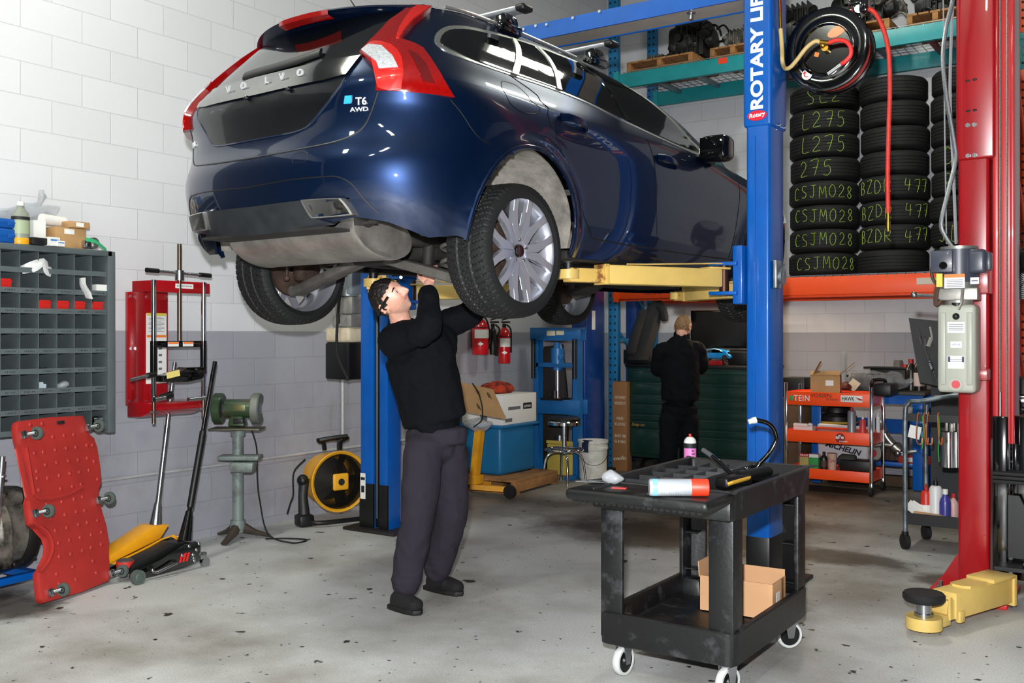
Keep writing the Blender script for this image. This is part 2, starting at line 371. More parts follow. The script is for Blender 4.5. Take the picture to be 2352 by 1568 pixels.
def car_n(s, z):
    e = .004; a = car_p(s + e, z, z > .965) - car_p(s - e, z, z > .965); b = car_p(s, z + e, z > .965) - car_p(s, z - e, z > .965)
    n = a.cross(b); n = n.normalized() if n.length > 1e-9 else V((0, -1, 0)); p = car_p(s, z)
    return n if n.dot(p - V((0, 1.2, z * .7))) > 0 else -n
def on_car(s, z, off=0.0): return car_p(s, z) + car_n(s, z) * off
def over(name, poly, m, off, parent, depth=.012, curve=0, flip=False, step=.045):
    """a panel that follows the body surface: outline in (s, z), lifted by off, with a rim going back by depth"""
    if flip: poly = [(-s, z) for s, z in poly]
    if curve: poly = [(p.x, p.y) for p in spline([(s, z, 0) for s, z in poly], curve, True)]
    bm = bmesh.new(); bm.faces.new([bm.verts.new((s, z, 0)) for s, z in poly]); bmesh.ops.triangulate(bm, faces=bm.faces[:])
    for ax in (0, 1):
        lo, hi = min(p[ax] for p in poly), max(p[ax] for p in poly); k = math.floor(lo / step) + 1
        while k * step < hi:
            co = [0, 0, 0]; no = [0, 0, 0]; co[ax] = k * step + 1e-5; no[ax] = 1
            bmesh.ops.bisect_plane(bm, geom=bm.verts[:] + bm.edges[:] + bm.faces[:], plane_co=co, plane_no=no, dist=1e-6); k += 1
    bnd = [e for e in bm.edges if e.is_boundary]
    r = bmesh.ops.extrude_edge_only(bm, edges=bnd); back = {v for v in r['geom'] if isinstance(v, bmesh.types.BMVert)}
    for v in bm.verts: s, z = v.co.x, v.co.y; v.co = on_car(s, z, off - (depth if v in back else 0))
    mb = MB(); mb.bm.free(); mb.bm = bm
    return mb.build(name, m, parent, smooth=50)
def gap(mb, pts, r=.004, flip=False, curve=3, off=-.001):
    p = spline([(s, z, 0) for s, z in pts], curve); mb.tube([on_car(-q.x if flip else q.x, q.y, off) for q in p], r, 5)

car = thing('station_wagon', 'dark blue station wagon raised on the blue two-post lift', 'car', (-3.472, 3.992, 1.60), R(-3.1))
ZB = [(0,.32),(.2,.33),(.37,.36),(.49,.34),(.663,.275),(.8,.29),(.88,.25),(2,.24),(2.4,.22),(3,.2)]
body = MB(); SL = [(k / 44) ** 1.15 for k in range(45)] + [1 + k / 110 for k in range(1, 111)] + [2 + k / 14 for k in range(1, 15)]
for sg in (1, -1):
    rows = []
    for j in range(45):
        row = []
        for s in SL:
            zb = lerp_tab(ZB, s); z = zb + (.965 - zb) * j / 44; p = car_p(sg * s, z, False)
            for wy in (0, 2.776):       # a slight lip round the wheel arch
                d = math.hypot(p.y - wy, p.z - .33); p.x += sg * .022 * math.exp(-((d - .405) / .045) ** 2) * (1 if s < 2.6 else 0)
            row.append(p)
        rows.append(row)
    # wheel arches: snap the grid to the arc, then open it
    for wy, s_lo in ((-.01, .6), (2.776, 1.6)):
        for row in rows:
            for p in row:
                d = math.hypot(p.y - wy, p.z - .33)
                if .386 < d < .414 and p.x * sg > .6: k = .402 / d; p.y = wy + (p.y - wy) * k; p.z = .33 + (p.z - .33) * k
    g = body.sheet(rows)
    dead = [f for f in body.bm.faces if any(math.hypot(f.calc_center_median().y - wy, f.calc_center_median().z - .33) < .399 for wy in (-.01, 2.776)) and f.calc_center_median().x * sg > .6]
    bmesh.ops.delete(body.bm, geom=dead, context='FACES')
    ZT = lambda s: lerp_tab([(0, 1.368), (.5, 1.37), (.8, 1.395), (1, 1.41), (1.25, 1.42), (3, 1.42)], s)
    for f in [f for f in body.bm.faces if abs(f.calc_center_median().z - .405) < .030 and .365 < f.calc_center_median().x * sg < .54 and f.calc_center_median().y < -.7]: body.bm.faces.remove(f)
    up_rows = [[car_p(sg * s, .95 + (ZT(s) - .95) * j / 18, True) for s in SL] for j in range(19)]
    body.sheet(up_rows)
    if sg == 1: top = up_rows[-1]; low = rows[-1]
def crown(ring, rise, i0, i1):
    rows = []
    for p in ring[i0:i1]:
        rows.append([V((p.x * t, p.y, p.z + rise * (1 - t * t))) for t in [k / 8 for k in range(-8, 9)]])
    body.sheet(rows)
crown(top, .035, 0, len(top)); crown(low, .03, len(SL) - 26, len(SL))
body.build('body', paint, car, smooth=40)

# glass and bright trim on both flanks
W_OUT = [(.747,1.174),(.746,1.217),(.790,1.263),(.858,1.291),(.987,1.325),(1.065,1.347),(1.186,1.366),(1.361,1.386),(1.559,1.392),(1.75,1.40),(1.932,1.405),(1.965,1.36),(1.975,1.294),(1.966,1.191),(1.955,1.106),(1.935,1.02),(1.90,.972),(1.75,.985),(1.565,1.029),(1.471,1.061),(1.386,1.09),(1.237,1.103),(1.119,1.100),(1.012,1.099),(.887,1.106),(.785,1.139)]
W_IN = [(.781,1.177),(.798,1.226),(.860,1.264),(.984,1.300),(1.056,1.323),(1.168,1.346),(1.307,1.363),(1.485,1.370),(1.7,1.377),(1.87,1.378),(1.915,1.34),(1.927,1.268),(1.93,1.165),(1.915,1.077),(1.89,1.01),(1.85,.997),(1.72,1.012),(1.583,1.044),(1.486,1.075),(1.394,1.104),(1.245,1.117),(1.121,1.113),(.998,1.112),(.912,1.127),(.805,1.148)]
for fl in (False, True):
    over('window_trim', W_OUT, trim_silver, .004, car, curve=2, flip=fl); g = over('side_glass', W_IN, car_glass, .008, car, curve=2, flip=fl)
    over('pillar_strip', [(1.166,1.350),(1.190,1.352),(1.119,1.108),(1.096,1.108)], trim_silver, .013, car, flip=fl, depth=.006)
    over('pillar_strip', [(1.327,1.366),(1.345,1.368),(1.290,1.112),(1.271,1.112)], trim_silver, .013, car, flip=fl, depth=.006)
    over('pillar_strip', [(1.635,1.374),(1.66,1.376),(1.56,1.056),(1.542,1.058)], black_gloss, .013, car, flip=fl, depth=.006)
    # rear lamps
    lamp = over('tail_lamp', [(.533,1.358),(.683,1.361),(.583,1.253),(.552,1.179),(.550,1.129),(.632,1.107),(.682,1.085),(.708,1.036),(.734,.960),(.759,.877),(.643,.884),(.547,.889),(.498,.892),(.438,.893),(.435,.974),(.399,1.005),(.336,1.066),(.369,1.128),(.395,1.175),(.428,1.253)], lens_red, .030, car, depth=.05, curve=0, flip=fl)
    over('bright_band', [(.540,.900),(.555,1.02),(.50,1.09),(.40,1.115),(.372,1.10),(.46,1.10),(.515,1.03),(.545,.97),(.45,.96),(.445,.905)], lens_bright, .034, lamp, depth=.01, curve=2, flip=fl)
    over('reversing_lamp', [(.348,1.066),(.374,1.094),(.449,1.081),(.508,1.025),(.533,.973),(.446,.969),(.433,.996)], lens_clear, .038, lamp, depth=.012, flip=fl)
    over('bright_edge', [(.56,1.35),(.67,1.352),(.575,1.255),(.545,1.18),(.535,1.13),(.515,1.13),(.51,1.20),(.525,1.27)], lens_bright, .034, lamp, depth=.01, flip=fl)
    over('dark_slot', [(.592,1.064),(.639,1.042),(.671,.997),(.690,.923),(.640,.928),(.621,.983)], lens_dark, .034, lamp, depth=.01, flip=fl)
    f2 = lambda pts: [(-s if fl else s, z) for s, z in pts]
    q = [on_car(s, z, .010) for s, z in f2([(.195,.438),(.336,.437),(.370,.373),(.217,.366)])]; cq = sum(q, V()) / 4
    ex = MB(); fine = spline([q[i] + (q[(i + k) % 4] - q[i]) * u for i in range(4) for k, u in ((3, .12), (1, .12))], 4, True)
    ex.sheet([[cq + (p - cq) * k + V((0, dy, dz)) for p in fine] for k, dy, dz in ((1.10, .05, 0), (1.12, .0, 0), (1.08, -.02, 0), (.97, -.022, 0), (.93, 0, 0), (.88, .14, .01))], closed=True)
    ex.sheet([[cq + (p - cq) * k + V((0, dy, dz)) for p in fine] for k, dy, dz in ((1.10, .0, -.004), (1.08, .16, .0), (.8, .30, .03))], closed=True)
    t = ex.build('exhaust_trim', mat('bright_exhaust_trim', '#b9b9b5', .25, .9, var=.15, vs=12), car)
    sg = -1 if fl else 1
    MB().cyl(cq + V((sg * .04, .1, 0)), cq + V((sg * .04, .55, .0)), .032, n=16, cap=False).build('tail_pipe', dark_steel, t)
    MB().box(cq + V((0, .16, .0)), (.26, .012, .12)).build('dark_depth_panel', mat('dark_tip_depth', '#2a2826', .8, var=.4, vs=20), t)  # dark panel set inside the tip, in place of its dark depth
# rear screen, applique, number plate recess
hs = lambda half: half + [(-s, z) for s, z in half[::-1] if s > 1e-6]
over('rear_screen', hs([(0,1.058),(.15,1.060),(.336,1.066),(.369,1.128),(.395,1.175),(.428,1.253),(.469,1.36),(.25,1.362),(0,1.362)]), rear_glass_m, .006, car)
ap = over('tailgate_strip', hs([(0,.948),(.2,.955),(.29,.970),(.334,1.064),(.15,1.058),(0,1.056)]), black_gloss, .012, car)
over('plate_recess', hs([(0,.742),(.10,.745),(.154,.754),(.194,.785),(.273,.912),(.288,.964),(.2,.950),(0,.943)]), mat('recess_shading', '#04070c', .35, .3, coat=.3), .002, car, depth=.004)  # the recess shading is put into a darker panel colour
gr = MB(); gap(gr, [(-.288,.966),(-.273,.912),(-.194,.785),(-.154,.752),(-.08,.742),(.08,.742),(.154,.752),(.194,.785),(.273,.912),(.288,.966)], .006); gr.build('recess_lip', paint, car)
va = over('bumper_valance', hs([(0,.435),(.10,.438),(.199,.441),(.22,.36),(.285,.335),(.137,.322),(0,.315)]), mat('scuffed_black_valance', '#1d2125', .6, var=.4, vs=14), .008, car, depth=.05)
MB().box((0, -.72, .318), (.86, .26, .012)).build('valance_tray', under, car)
sp = MB(); rows = []
for k in range(25):
    x = -.56 + 1.12 * k / 24; a = abs(x) / .56; yl = -.635 + .215 * a ** 2.2; zl = 1.372 - .004 * a * a
    rows.append([V((x, -.25 + .02 * a, 1.405 - .012 * a * a)), V((x, yl * .6 - .1, 1.400 - .01 * a)), V((x, yl + .02, zl + .006)), V((x, yl, zl - .008)), V((x, yl + .03, zl - .022)), V((x, -.47 + .07 * a, 1.345))])
sp.sheet(rows); spo = sp.build('roof_spoiler', paint, car)
bl = MB(); rows = []
for k in range(13):
    x = -.13 + .33 * k / 12; a = abs(x) / .56; yl = -.635 + .215 * a ** 2.2; zl = 1.372 - .004 * a * a
    rows.append([V((x, yl + .022, zl + .010)), V((x, yl - .004, zl - .004)), V((x, yl - .003, zl - .026)), V((x, yl + .04, zl - .036))])
bl.sheet(rows); bl.build('high_brake_light', lens_red, spo)
# shut lines, fuel flap, bumper joints
sm = MB()
for fl in (False, True):
    gap(sm, [(.438,.890),(.412,.805),(.388,.745),(.350,.706),(.275,.677),(.118,.656),(0,.650)], .0045, fl)
    gap(sm, [(.749,.870),(.773,.836),(.817,.770),(.860,.726),(.92,.700),(.95,.69)], .003, fl)
    gap(sm, [(.463,.373),(.418,.427),(.374,.495),(.329,.525),(.287,.531),(.137,.528),(0,.518)], .004, fl)
    gap(sm, [(1.09,1.098),(1.15,1.02),(1.115,.926),(1.124,.792),(1.150,.690)], .004, fl)
    gap(sm, [(1.19,.56),(1.217,.460),(1.246,.384),(1.271,.352),(1.470,.345),(1.70,.345),(1.85,.36)], .004, fl)
    gap(sm, [(1.447,.960),(1.446,.85),(1.45,.70),(1.478,.36)], .004, fl); gap(sm, [(1.84,.95),(1.83,.8),(1.81,.5),(1.80,.36)], .004, fl)
gap(sm, [(1.02,1.00),(1.035,1.035),(1.06,1.045),(1.09,1.04),(1.105,.99),(1.095,.93),(1.07,.9),(1.04,.895),(1.015,.92),(1.02,1.0)], .003)
gap(sm, [(.155,.60),(.155,.64),(.20,.642),(.203,.602),(.155,.60)], .002)
sm.build('shut_lines', mat('shut_line_black', '#04060a', .5), car)
for fl in (False, True):
    sg = -1 if fl else 1
    for s0, s1, z0, z1 in ((1.150, 1.222, .925, .905), (1.46, 1.535, .862, .842)):
        MB().tube([on_car(sg * (s0 + (s1 - s0) * k / 6), z0 + (z1 - z0) * k / 6, .006 + .03 * math.sin(PI * k / 6) ** .5) for k in range(7)], (.020, .012), 8, flat=(0, 0, 1)).build('door_handle', paint, car)
    # mirrors
    mr = MB().box((sg * .985, 1.86, .998), (.20, .15, .165), bev=.05, seg=4).tube([(sg * .83, 1.93, .945), (sg * .93, 1.9, .945)], (.03, .05), 8).build('wing_mirror', black_gloss, car)
    MB().box((sg * .985, 1.783, 1.0), (.15, .004, .125), bev=.0019).build('mirror_glass', mat('mirror_glass', '#0c0d0e', .05, .4), mr)
    rl = MB(); rl.tube([car_p(sg * s, ZT(s) - .002, True) + V((0, 0, .014)) for s in [.80 + k * .045 for k in range(25)]], (.009, .008), 8); rl.build('roof_rail', trim_silver, car)
    over('windscreen_half', [(sg * s, z) for s, z in [(2.12,.99),(2.99,1.0),(2.99,1.385),(2.2,1.375)]], car_glass, .005, car)
    over('headlamp', [(sg * s, z) for s, z in [(2.25,.80),(2.5,.72),(2.55,.84),(2.3,.92)]], lens_clear, .01, car)
over('front_grille', [(2.75,.45),(2.99,.43),(2.99,.85),(2.72,.85)], black_gloss, .008, car); over('front_grille', [(-2.75,.45),(-2.99,.43),(-2.99,.85),(-2.72,.85)], black_gloss, .008, car)
for y, z in ((.246, 1.425), (1.09, 1.44)):
    rb = MB().box((0, y, z + .075), (1.36, .08, .028), bev=.012, seg=3).build('roof_bar', mat('silver_roof_bar', '#aeb2b6', .35, .7), car)
    for sg in (1, -1):
        MB().box((sg * .70, y, z + .074), (.06, .09, .034), bev=.014, seg=3).build('end_cap', black, rb)
        MB().box((sg * .575, y + .01, z + .03), (.10, .15, .085), bev=.025, seg=3, taper=(.8, .7)).box((sg * .60, y + .01, z - .01), (.05, .18, .05), bev=.015).build('bar_foot', black_gloss, rb)
MB().tube([(0, -.16, 1.435), (0, -.23, 1.50), (0, -.30, 1.56)], [.010, .004, .002], 6).build('aerial', black, car)
# badges
badge_m = mat('bright_badge_metal', '#d5d8da', .3, .35)
MB().tube([on_car(s, z, .016) for s, z in ((-.062, 1.075), (-.03, 1.082), (.0, 1.085), (.05, 1.095), (.12, 1.115))], (.010, .028), 8, flat=(0, -1, .6)).build('rear_wiper', black, car)
for s in (-.012, .075): MB().ell(on_car(s, .942, .012), (.012, .014, .010)).build('plate_lamp', black_gloss, car)
def on_tail(s, z, off=.014):
    p = on_car(s, z, off); n = car_n(s, z); return frame(p, V((0, 0, 1)).cross(n), (0, 0, 1))
for ch, s in zip('VOLVO', (-.085, -.030, .004, .034, .092)):
    text('letter', ch, .042, badge_m, ap, on_tail(s, 1.005, .020), .004, .0014, sx=1.15)
text('badge', 'T6', .046, badge_m, car, on_tail(.375, .852, .004), .003, .0008); text('badge', 'AWD', .026, badge_m, car, on_tail(.369, .818, .004), .003, .0004, sx=1.3)
text('badge', 'V60', .038, badge_m, car, on_tail(-.372, .80, .004), .003, .0008)
over('emblem_plate', [(.308,.846),(.335,.846),(.335,.880),(.308,.880)], mat('sky_blue_badge', '#2f9fe0', .3, coat=.6), .006, car, depth=.006)
# wheels
def wheel_meshes():
    ty = MB(); NA, RT, HW = 384, .322, .108; prof = [(-HW - .004, .246), (-HW - .014, .270), (-HW - .010, .296)]
    xs = [-HW + 2 * HW * k / 36 for k in range(37)]; prof += [(x, RT - .010 * abs(x / HW) ** 4) for x in xs] + [(HW + .010, .296), (HW + .014, .270), (HW + .004, .246)]
    g = []
    for x, r in prof:
        ring = []
        for a in range(NA):
            t = a / NA; rr = r
            if abs(x) <= HW:
                ph = (t * 62 + abs(x) / HW * 1.1 + (0 if x > 0 else .5)) % 1; c = abs(abs(x) - .036) < .0035
                if c or ph < .14: rr -= .007
            ring.append(V((x, rr * math.cos(2 * PI * t), rr * math.sin(2 * PI * t))))
        g.append(ring)
    vs = [[ty.bm.verts.new(p) for p in r] for r in g]
    for i, (A, B) in enumerate(zip(vs, vs[1:])):
        for k in range(NA):
            f = ty.bm.faces.new((A[k], A[(k + 1) % NA], B[(k + 1) % NA], B[k]))
            rm = sum(math.hypot(v.co.y, v.co.z) for v in f.verts) / 4
            if abs(f.calc_center_median().x) < HW * .97 and rm < RT - .012 * abs(f.calc_center_median().x / HW) ** 4 - .0045: f.material_index = 1
    Mx = Matrix.Rotation(R(90), 4, 'Y')      # local z -> x
    barrel = MB().lathe([(.246, .104), (.260, .112), (.264, .100), (.250, .09), (.236, .07), (.225, .0), (.225, -.06), (.246, -.105), (.256, -.114), (.262, -.10)], 64, Mx)
    sp_ = MB()
    for k in range(6):
        A = k * 60
        for sgn in (1, -1):
            pts = [(.05, -.030), (.05, .030), (.115, .036), (.165, .058), (.236, .095), (.240, .060), (.18, .030), (.13, .006), (.125, 0)]
            pts = [(.045, 0), (.05, .033), (.115, .037), (.17, .060), (.238, .098), (.243, .058), (.185, .031), (.135, .004), (.128, 0)]
            pts = [(x, sgn * y) for x, y in pts]; pts = pts if sgn > 0 else pts[::-1]
            pts = [(x * 1.045 if x > .1 else x, y * 1.045) for x, y in pts]
            n0 = set(sp_.bm.verts)
            sp_.prism(pts, .028, bev=.004)
            for v in sp_.bm.verts:
                if v in n0: continue
                r = math.hypot(v.co.x, v.co.y); v.co.z += .058 + .022 * (r / .24) ** 2
                v.co = Matrix.Rotation(R(A), 4, 'Z') @ v.co
                v.co = V((v.co.z, v.co.x, v.co.y))
    sp_.lathe([(0, .070), (.05, .078), (.068, .082), (.075, .076), (.078, .05)], 36, Mx)
    cap = MB().lathe([(0, .090), (.028, .089), (.032, .082), (.032, .07)], 28, Mx)
    nuts = MB()
    for k in range(5): a = R(90 + 72 * k); nuts.cyl((.07, .054 * math.cos(a), .054 * math.sin(a)), (.088, .054 * math.cos(a), .054 * math.sin(a)), .010, .008, 10)
    disc = MB().lathe([(.03, .025), (.08, .030), (.085, .012), (.155, .012), (.155, -.012), (.03, -.012)], 48, Mx)
    return ty, barrel, sp_, cap, nuts, disc
ty, ba, spk, cap, nut, disc = wheel_meshes()
wh = ty.build('wheel', [tyre_m, tyre_dust], car, smooth=30)
ba.build('rim', rim_m, wh); spk.build('spokes', rim_m, wh, smooth=30); cp = cap.build('centre_cap', black_gloss, wh); nut.build('wheel_nuts', steel, wh); disc.build('brake_disc', iron, wh)
MB().box((-.012, -.12, .06), (.075, .10, .14), bev=.02).build('caliper', iron, wh)
wh.location = (.772, 0, .252)
for x, y, z, a in ((-.772, 0, .232, 180), (.775, 2.776, .262, 0), (-.775, 2.776, .255, 180)):
    w2 = copy_tree(wh, car); w2.location = (x, y, z); w2.rotation_euler = (R(20), 0, R(a))
# wheel housings
def body_x(y, z):
    lo, hi = .4, 2.6
    for _ in range(30):
        m = (lo + hi) / 2
        if car_p(m, max(z, .2), False).y < y: lo = m
        else: hi = m
    return car_p(lo, max(z, .2), False).x
for wy in (0, 2.776):
    for sg in (1, -1):
        li = MB(); n = 22; arc = [R(-5 + 188 * k / n) for k in range(n + 1)]
        ring = lambda x, r: [V((sg * min(x, body_x(wy - .01 + r * math.cos(a), .33 + r * math.sin(a)) - .012), wy - .01 + r * math.cos(a), .33 + r * math.sin(a))) for a in arc]
        li.sheet([ring(.905, .400), ring(.88, .425), ring(.60, .41), ring(.56, .36), ring(.545, .12)])
        li.build('arch_liner', grime, car, smooth=60)
        lp_ = [(wy - .01 + .402 * math.cos(R(a)), .33 + .402 * math.sin(R(a))) for a in range(-10, 189, 6)]
        MB().tube([V((sg * (body_x(y, z) + .016), y, z)) for y, z in lp_], (.010, .012), 8).build('arch_lip', paint, car)
# floor pan, silencer, rear axle
fp = MB().box((0, 1.35, .30), (1.5, 1.95, .04), bev=.015).box((0, 1.4, .27), (.26, 1.8, .05), bev=.02).box((0, 3.0, .25), (1.0, 1.0, .05), bev=.02)
fp.box((0, -.36, .44), (1.0, .72, .05), bev=.02).box((0, .3, .40), (1.1, .3, .12), bev=.03)
for sg in (1, -1): fp.box((sg * .79, 1.35, .262), (.10, 1.85, .045), bev=.01).box((sg * .45, 1.2, .27), (.10, 2.0, .05), bev=.015)
fp.build('floor_pan', under, car)
mf = MB().lathe([(0, .452), (.10, .452), (.13, .445), (.165, .452), (.178, .446), (.182, .43), (.178, .40), (.178, -.40), (.182, -.43), (.165, -.45), (0, -.45)], 40, Matrix.Translation((0, -.50, .312)) @ Matrix.Rotation(R(-10), 4, 'X') @ Matrix.Diagonal((1, 1.1, .60, 1)) @ Matrix.Rotation(R(90), 4, 'Y'))
sil = mf.build('silencer', mat('dull_grimy_silencer', '#a39f98', .42, .75, var=.4, vs=5, bump=.1), car)
MB().tube(spline([(.40, -.58, .36), (.52, -.66, .38), (.52, -.80, .395)], 5), .032, 12).tube(spline([(-.40, -.58, .36), (-.52, -.66, .38), (-.52, -.80, .395)], 5), .032, 12).tube(spline([(.1, -.3, .33), (.12, 0, .36), (.05, .5, .28), (.05, 1.6, .27)], 5), .032, 12).build('exhaust_pipe', dark_steel, sil)
susp = MB().box((0, .05, .28), (.62, .14, .07), bev=.02).box((0, -.08, .245), (.30, .16, .06), bev=.02).box((0, -.16, .33), (.55, .09, .06), bev=.02).box((.3, -.04, .33), (.08, .3, .07), bev=.02).box((-.3, -.04, .33), (.08, .3, .07), bev=.02)
susp.build('rear_subframe', under, car)
dusty = mat('dusty_grey_arm', '#5d5a55', .7, .3, var=.35, vs=10, bump=.2)
for sg in (1, -1):
    a, b = V((sg * .10, -.11, .238)), V((sg * .65, -.06, .098)); d = b - a
    arm = MB(); Mq = frame((a + b) / 2, d, V((0, 1, 0)))
    arm.box((0, 0, 0), (d.length, .10, .05), bev=.015); arm.move(Mq); arm.cyl(b + V((0, -.05, 0)), b + V((0, .05, 0)), .028, n=14)
    ar = arm.build('control_arm', dusty, car)
    MB().tube([(sg * (.44 + .058 * math.cos(t * .42)), .0 + .058 * math.sin(t * .42), .165 + .0052 * t) for t in range(62)], .011, 7).build('coil_spring', dusty, car); MB().cyl((sg * .31, -.05, .17), (sg * .31, -.03, .36), .030, n=16).cyl((sg * .31, -.03, .36), (sg * .32, .0, .52), .042, n=16).build('damper', under, car)
    MB().tube([(sg * .30, .12, .34), (sg * .66, .08, .30)], .018, 8).tube([(sg * .3, -.1, .38), (sg * .66, -.06, .36)], .016, 8).cyl((sg * .60, .12, .20), (sg * .58, .10, .50), .028, n=12).box((sg * .67, 0, .25), (.08, .12, .2), bev=.03).build('hub_carrier', iron, car)
    MB().tube([(sg * .62, -.16, .32), (sg * .655, -.14, .17)], .008, 6).ell((sg * .62, -.16, .32), .018).ell((sg * .655, -.14, .17), .018).build('drop_link', iron, car)
    MB().tube(spline([(sg * .28, 2.6, .30), (sg * .45, 2.7, .22), (sg * .66, 2.75, .17)], 4), (.03, .05), 8).box((sg * .67, 2.77, .26), (.08, .1, .2), bev=.03).build('front_arm', dusty, car)
# ---------------------------------------------------------------- blue two-post lift
def blue_column(root, w, d, h, z0=.03, open_side=1, m=blue_paint, lip=.05, th=.012):
    """folded steel column, a C in plan, open towards +x * open_side"""
    o = open_side; a, b = w / 2, d / 2
    P = [(-a, -b), (a, -b), (a, -b + lip), (a - th, -b + lip), (a - th, -b + th), (-a + th, -b + th), (-a + th, b - th), (a - th, b - th), (a - th, b - lip), (a, b - lip), (a, b), (-a, b)]
    P = [(x * o, y) for x, y in P]; P = P if o > 0 else P[::-1]
    return MB().prism(P, h - z0, Matrix.Translation((0, 0, z0)), bev=.004).build('column', m, root)
grease = mat('black_grease', '#15130f', .35, var=.3)
npx = ony(1706, 700, 5.52).x; npm = ony(1772, 700, 5.52).x; npb = onx(1808, 700, npm).y
NPW, NPD = npm - npx, npb - 5.52; NPC = ((npx + npm) / 2, (5.52 + npb) / 2)
post = thing('lift_post', 'blue lift post with big white vertical lettering, standing behind the black cart', 'lift post', (*NPC, 0))
MB().box((0, 0, .012), (NPW + .22, NPD + .30, .024), bev=.006).build('base_plate', black, post)
MB().box((0, 0, 1.78), (NPW - .03, NPD - .02, 3.5), bev=.018, seg=3).box((-.02, -NPD / 2 + .008, 1.5), (.012, .01, 2.2)).build('column', blue_paint, post)
MB().box((0, 0, .16), (NPW - .022, NPD - .012, .28), bev=.018).build('black_painted_foot', black, post)
zs = ony(1740, 290, 5.52).z
MB().box((0, 0, (zs + 4.3) / 2), (NPW, NPD, 4.3 - zs), bev=.02, seg=3).build('upper_sleeve', blue_paint, post)
bo = MB()
for px, py in ((1788, 288), (1800, 294)): p = onx(px, py, npm) - V((*NPC, 0)); bo.cyl(p, p + V((.012, 0, 0)), .011, n=12)
bo.build('bolts', steel, post)
sgn = mat('white_vinyl_letter', '#eef0f2', .45)
zr = ony(1740, 250, 5.52).z
text('lettering', 'ROTARY LIFT', .098, sgn, post, frame((.003, -NPD / 2 - .002, zr + .36 - .005), (0, 0, 1), (-1, 0, 0)), .001, .0035, fit=.72)
bz = ony(1740, 265, 5.52).z
bd = MB().lathe([(0, .004), (.055, .004), (.058, 0)], 32, Matrix.Translation((.0, -NPD / 2, bz)) @ Matrix.Rotation(R(90), 4, 'X') @ Matrix.Diagonal((1, .52, 1, 1))).build('round_badge', mat('badge_red', '#d31330', .35), post)
text('lettering', 'Rotary', .034, sgn, bd, frame((0, -NPD / 2 - .0045, bz + .002), (1, 0, .08), (0, 0, 1)), .0005, .0008, shear=.15)
car_z = 1.78
cg = MB().box((-NPW / 2 - .02, -.02, car_z + .02), (.06, .30, .34), bev=.01).box((-NPW / 2 - .10, -.12, car_z + .085), (.17, .16, .02), bev=.004).box((-NPW / 2 - .10, -.12, car_z - .085), (.17, .16, .02), bev=.004).box((-NPW / 2 - .08, .1, car_z - .085), (.17, .2, .02), bev=.004).build('carriage', blue_paint, post)
lk = MB().box((NPW / 2 + .01, -.06, 1.80), (.02, .10, .16), bev=.005).cyl((NPW / 2 + .02, -.03, 1.79), (NPW / 2 + .035, -.03, 1.79), .05, n=24).tube([(NPW / 2 + .02, -.05, 1.83), (NPW / 2 + .05, -.05, 1.86), (NPW / 2 + .02, -.05, 1.72)], .005, 5).build('lock_pulley', mat('worn_galvanised', '#8d949b', .4, .8, var=.3, vs=15), post)
def lift_arm(root, pin, tip, z, w=.11, h=.105, split=.80, pad=True, strap=True, ym=yellow_paint):
    pin, tip = V((*pin, 0)), V((*tip, 0)); d = tip - pin; L_ = d.length; M = Matrix.Translation((pin.x, pin.y, z)) @ Matrix.Rotation(math.atan2(d.y, d.x), 4, 'Z')
    mb = MB().box((L_ * (split / 2 + .03), 0, 0), (L_ * (split - .04), w, h), bev=.010).box((L_ * .06, 0, h / 2 + .005), (L_ * .14, w * .9, .012), bev=.003).move(M); a = mb.build('arm', ym, root)
    MB().cyl((0, 0, -.09), (0, 0, .09), .028, n=18).move(M).build('pivot_pin', mat('brown_oily_pin', '#4b2f24', .4, .6), a)
    MB().box((L_ * (split + .10), 0, -.008), (L_ * (1.0 - split + .02), w * .75, h * .72), bev=.006).box((L_ * (split + .0), 0, 0), (.03, w * 1.06, h * 1.06), bev=.004).move(M).build('extension', mat('chipped_yellow_enamel', '#d9b45f', .5, col2='#8a5a32', lo=.56, hi=.62, vs=9), a)
    if pad:
        MB().cyl((L_, 0, -.03), (L_, 0, .02), .06, n=24).move(M).build('pad_seat', ym, a)
        MB().cyl((L_, 0, .02), (L_, 0, .055), .028, n=18).cyl((L_, 0, .055), (L_, 0, .08), .062, n=24).move(M).build('lift_pad', black, a)
    if strap: MB().tube([M @ V(p) for p in ((.02, .02, .085), (.08, .02, .085), (L_ * .55, .03, .062), (L_ * .66, .03, .06))], (.012, .005), 6, flat=(0, 1, 0)).build('arm_guard', ym, a)
    return a
PX, PY = NPC
lift_arm(post, (-2.22 - PX, 5.50 - PY), (-2.72 - PX, 4.57 - PY), car_z)
lift_arm(post, (-2.22 - PX, 5.72 - PY), (-2.80 - PX, 6.15 - PY), car_z - .06, strap=False, w=.10, h=.09)
# far post
fw0 = ony(828, 1000, 5.53).x; fw1 = ony(890, 1000, 5.53).x
fpost = thing('lift_post', 'blue lift post standing by the left wall behind the bending mechanic', 'lift post', ((fw0 + fw1) / 2, 5.66, 0))
MB().box((0, 0, .012), (.50, .40, .024), bev=.006).box((-.17, 0, .06), (.12, .012, .09)).build('base_plate', mat('grimy_black_plate', '#1d1a18', .6, var=.4), fpost)
cw = fw1 - fw0; MB().prism([(-cw/2,-.13),(-cw*.02,-.13),(-cw*.02,-.10),(cw*.2,-.10),(cw*.2,-.13),(cw/2,-.13),(cw/2,.02),(-cw/2,.02)], 3.5, Matrix.Translation((0,0,.02)), bev=.006).build('column', blue_paint, fpost)
MB().box((cw * .09, -.10, 1.78), (cw * .18, .03, 3.5), bev=.004).tube([(cw * .09, -.122, .1), (cw * .09, -.122, 3.4)], .012, 6).build('slide_channel', black, fpost)
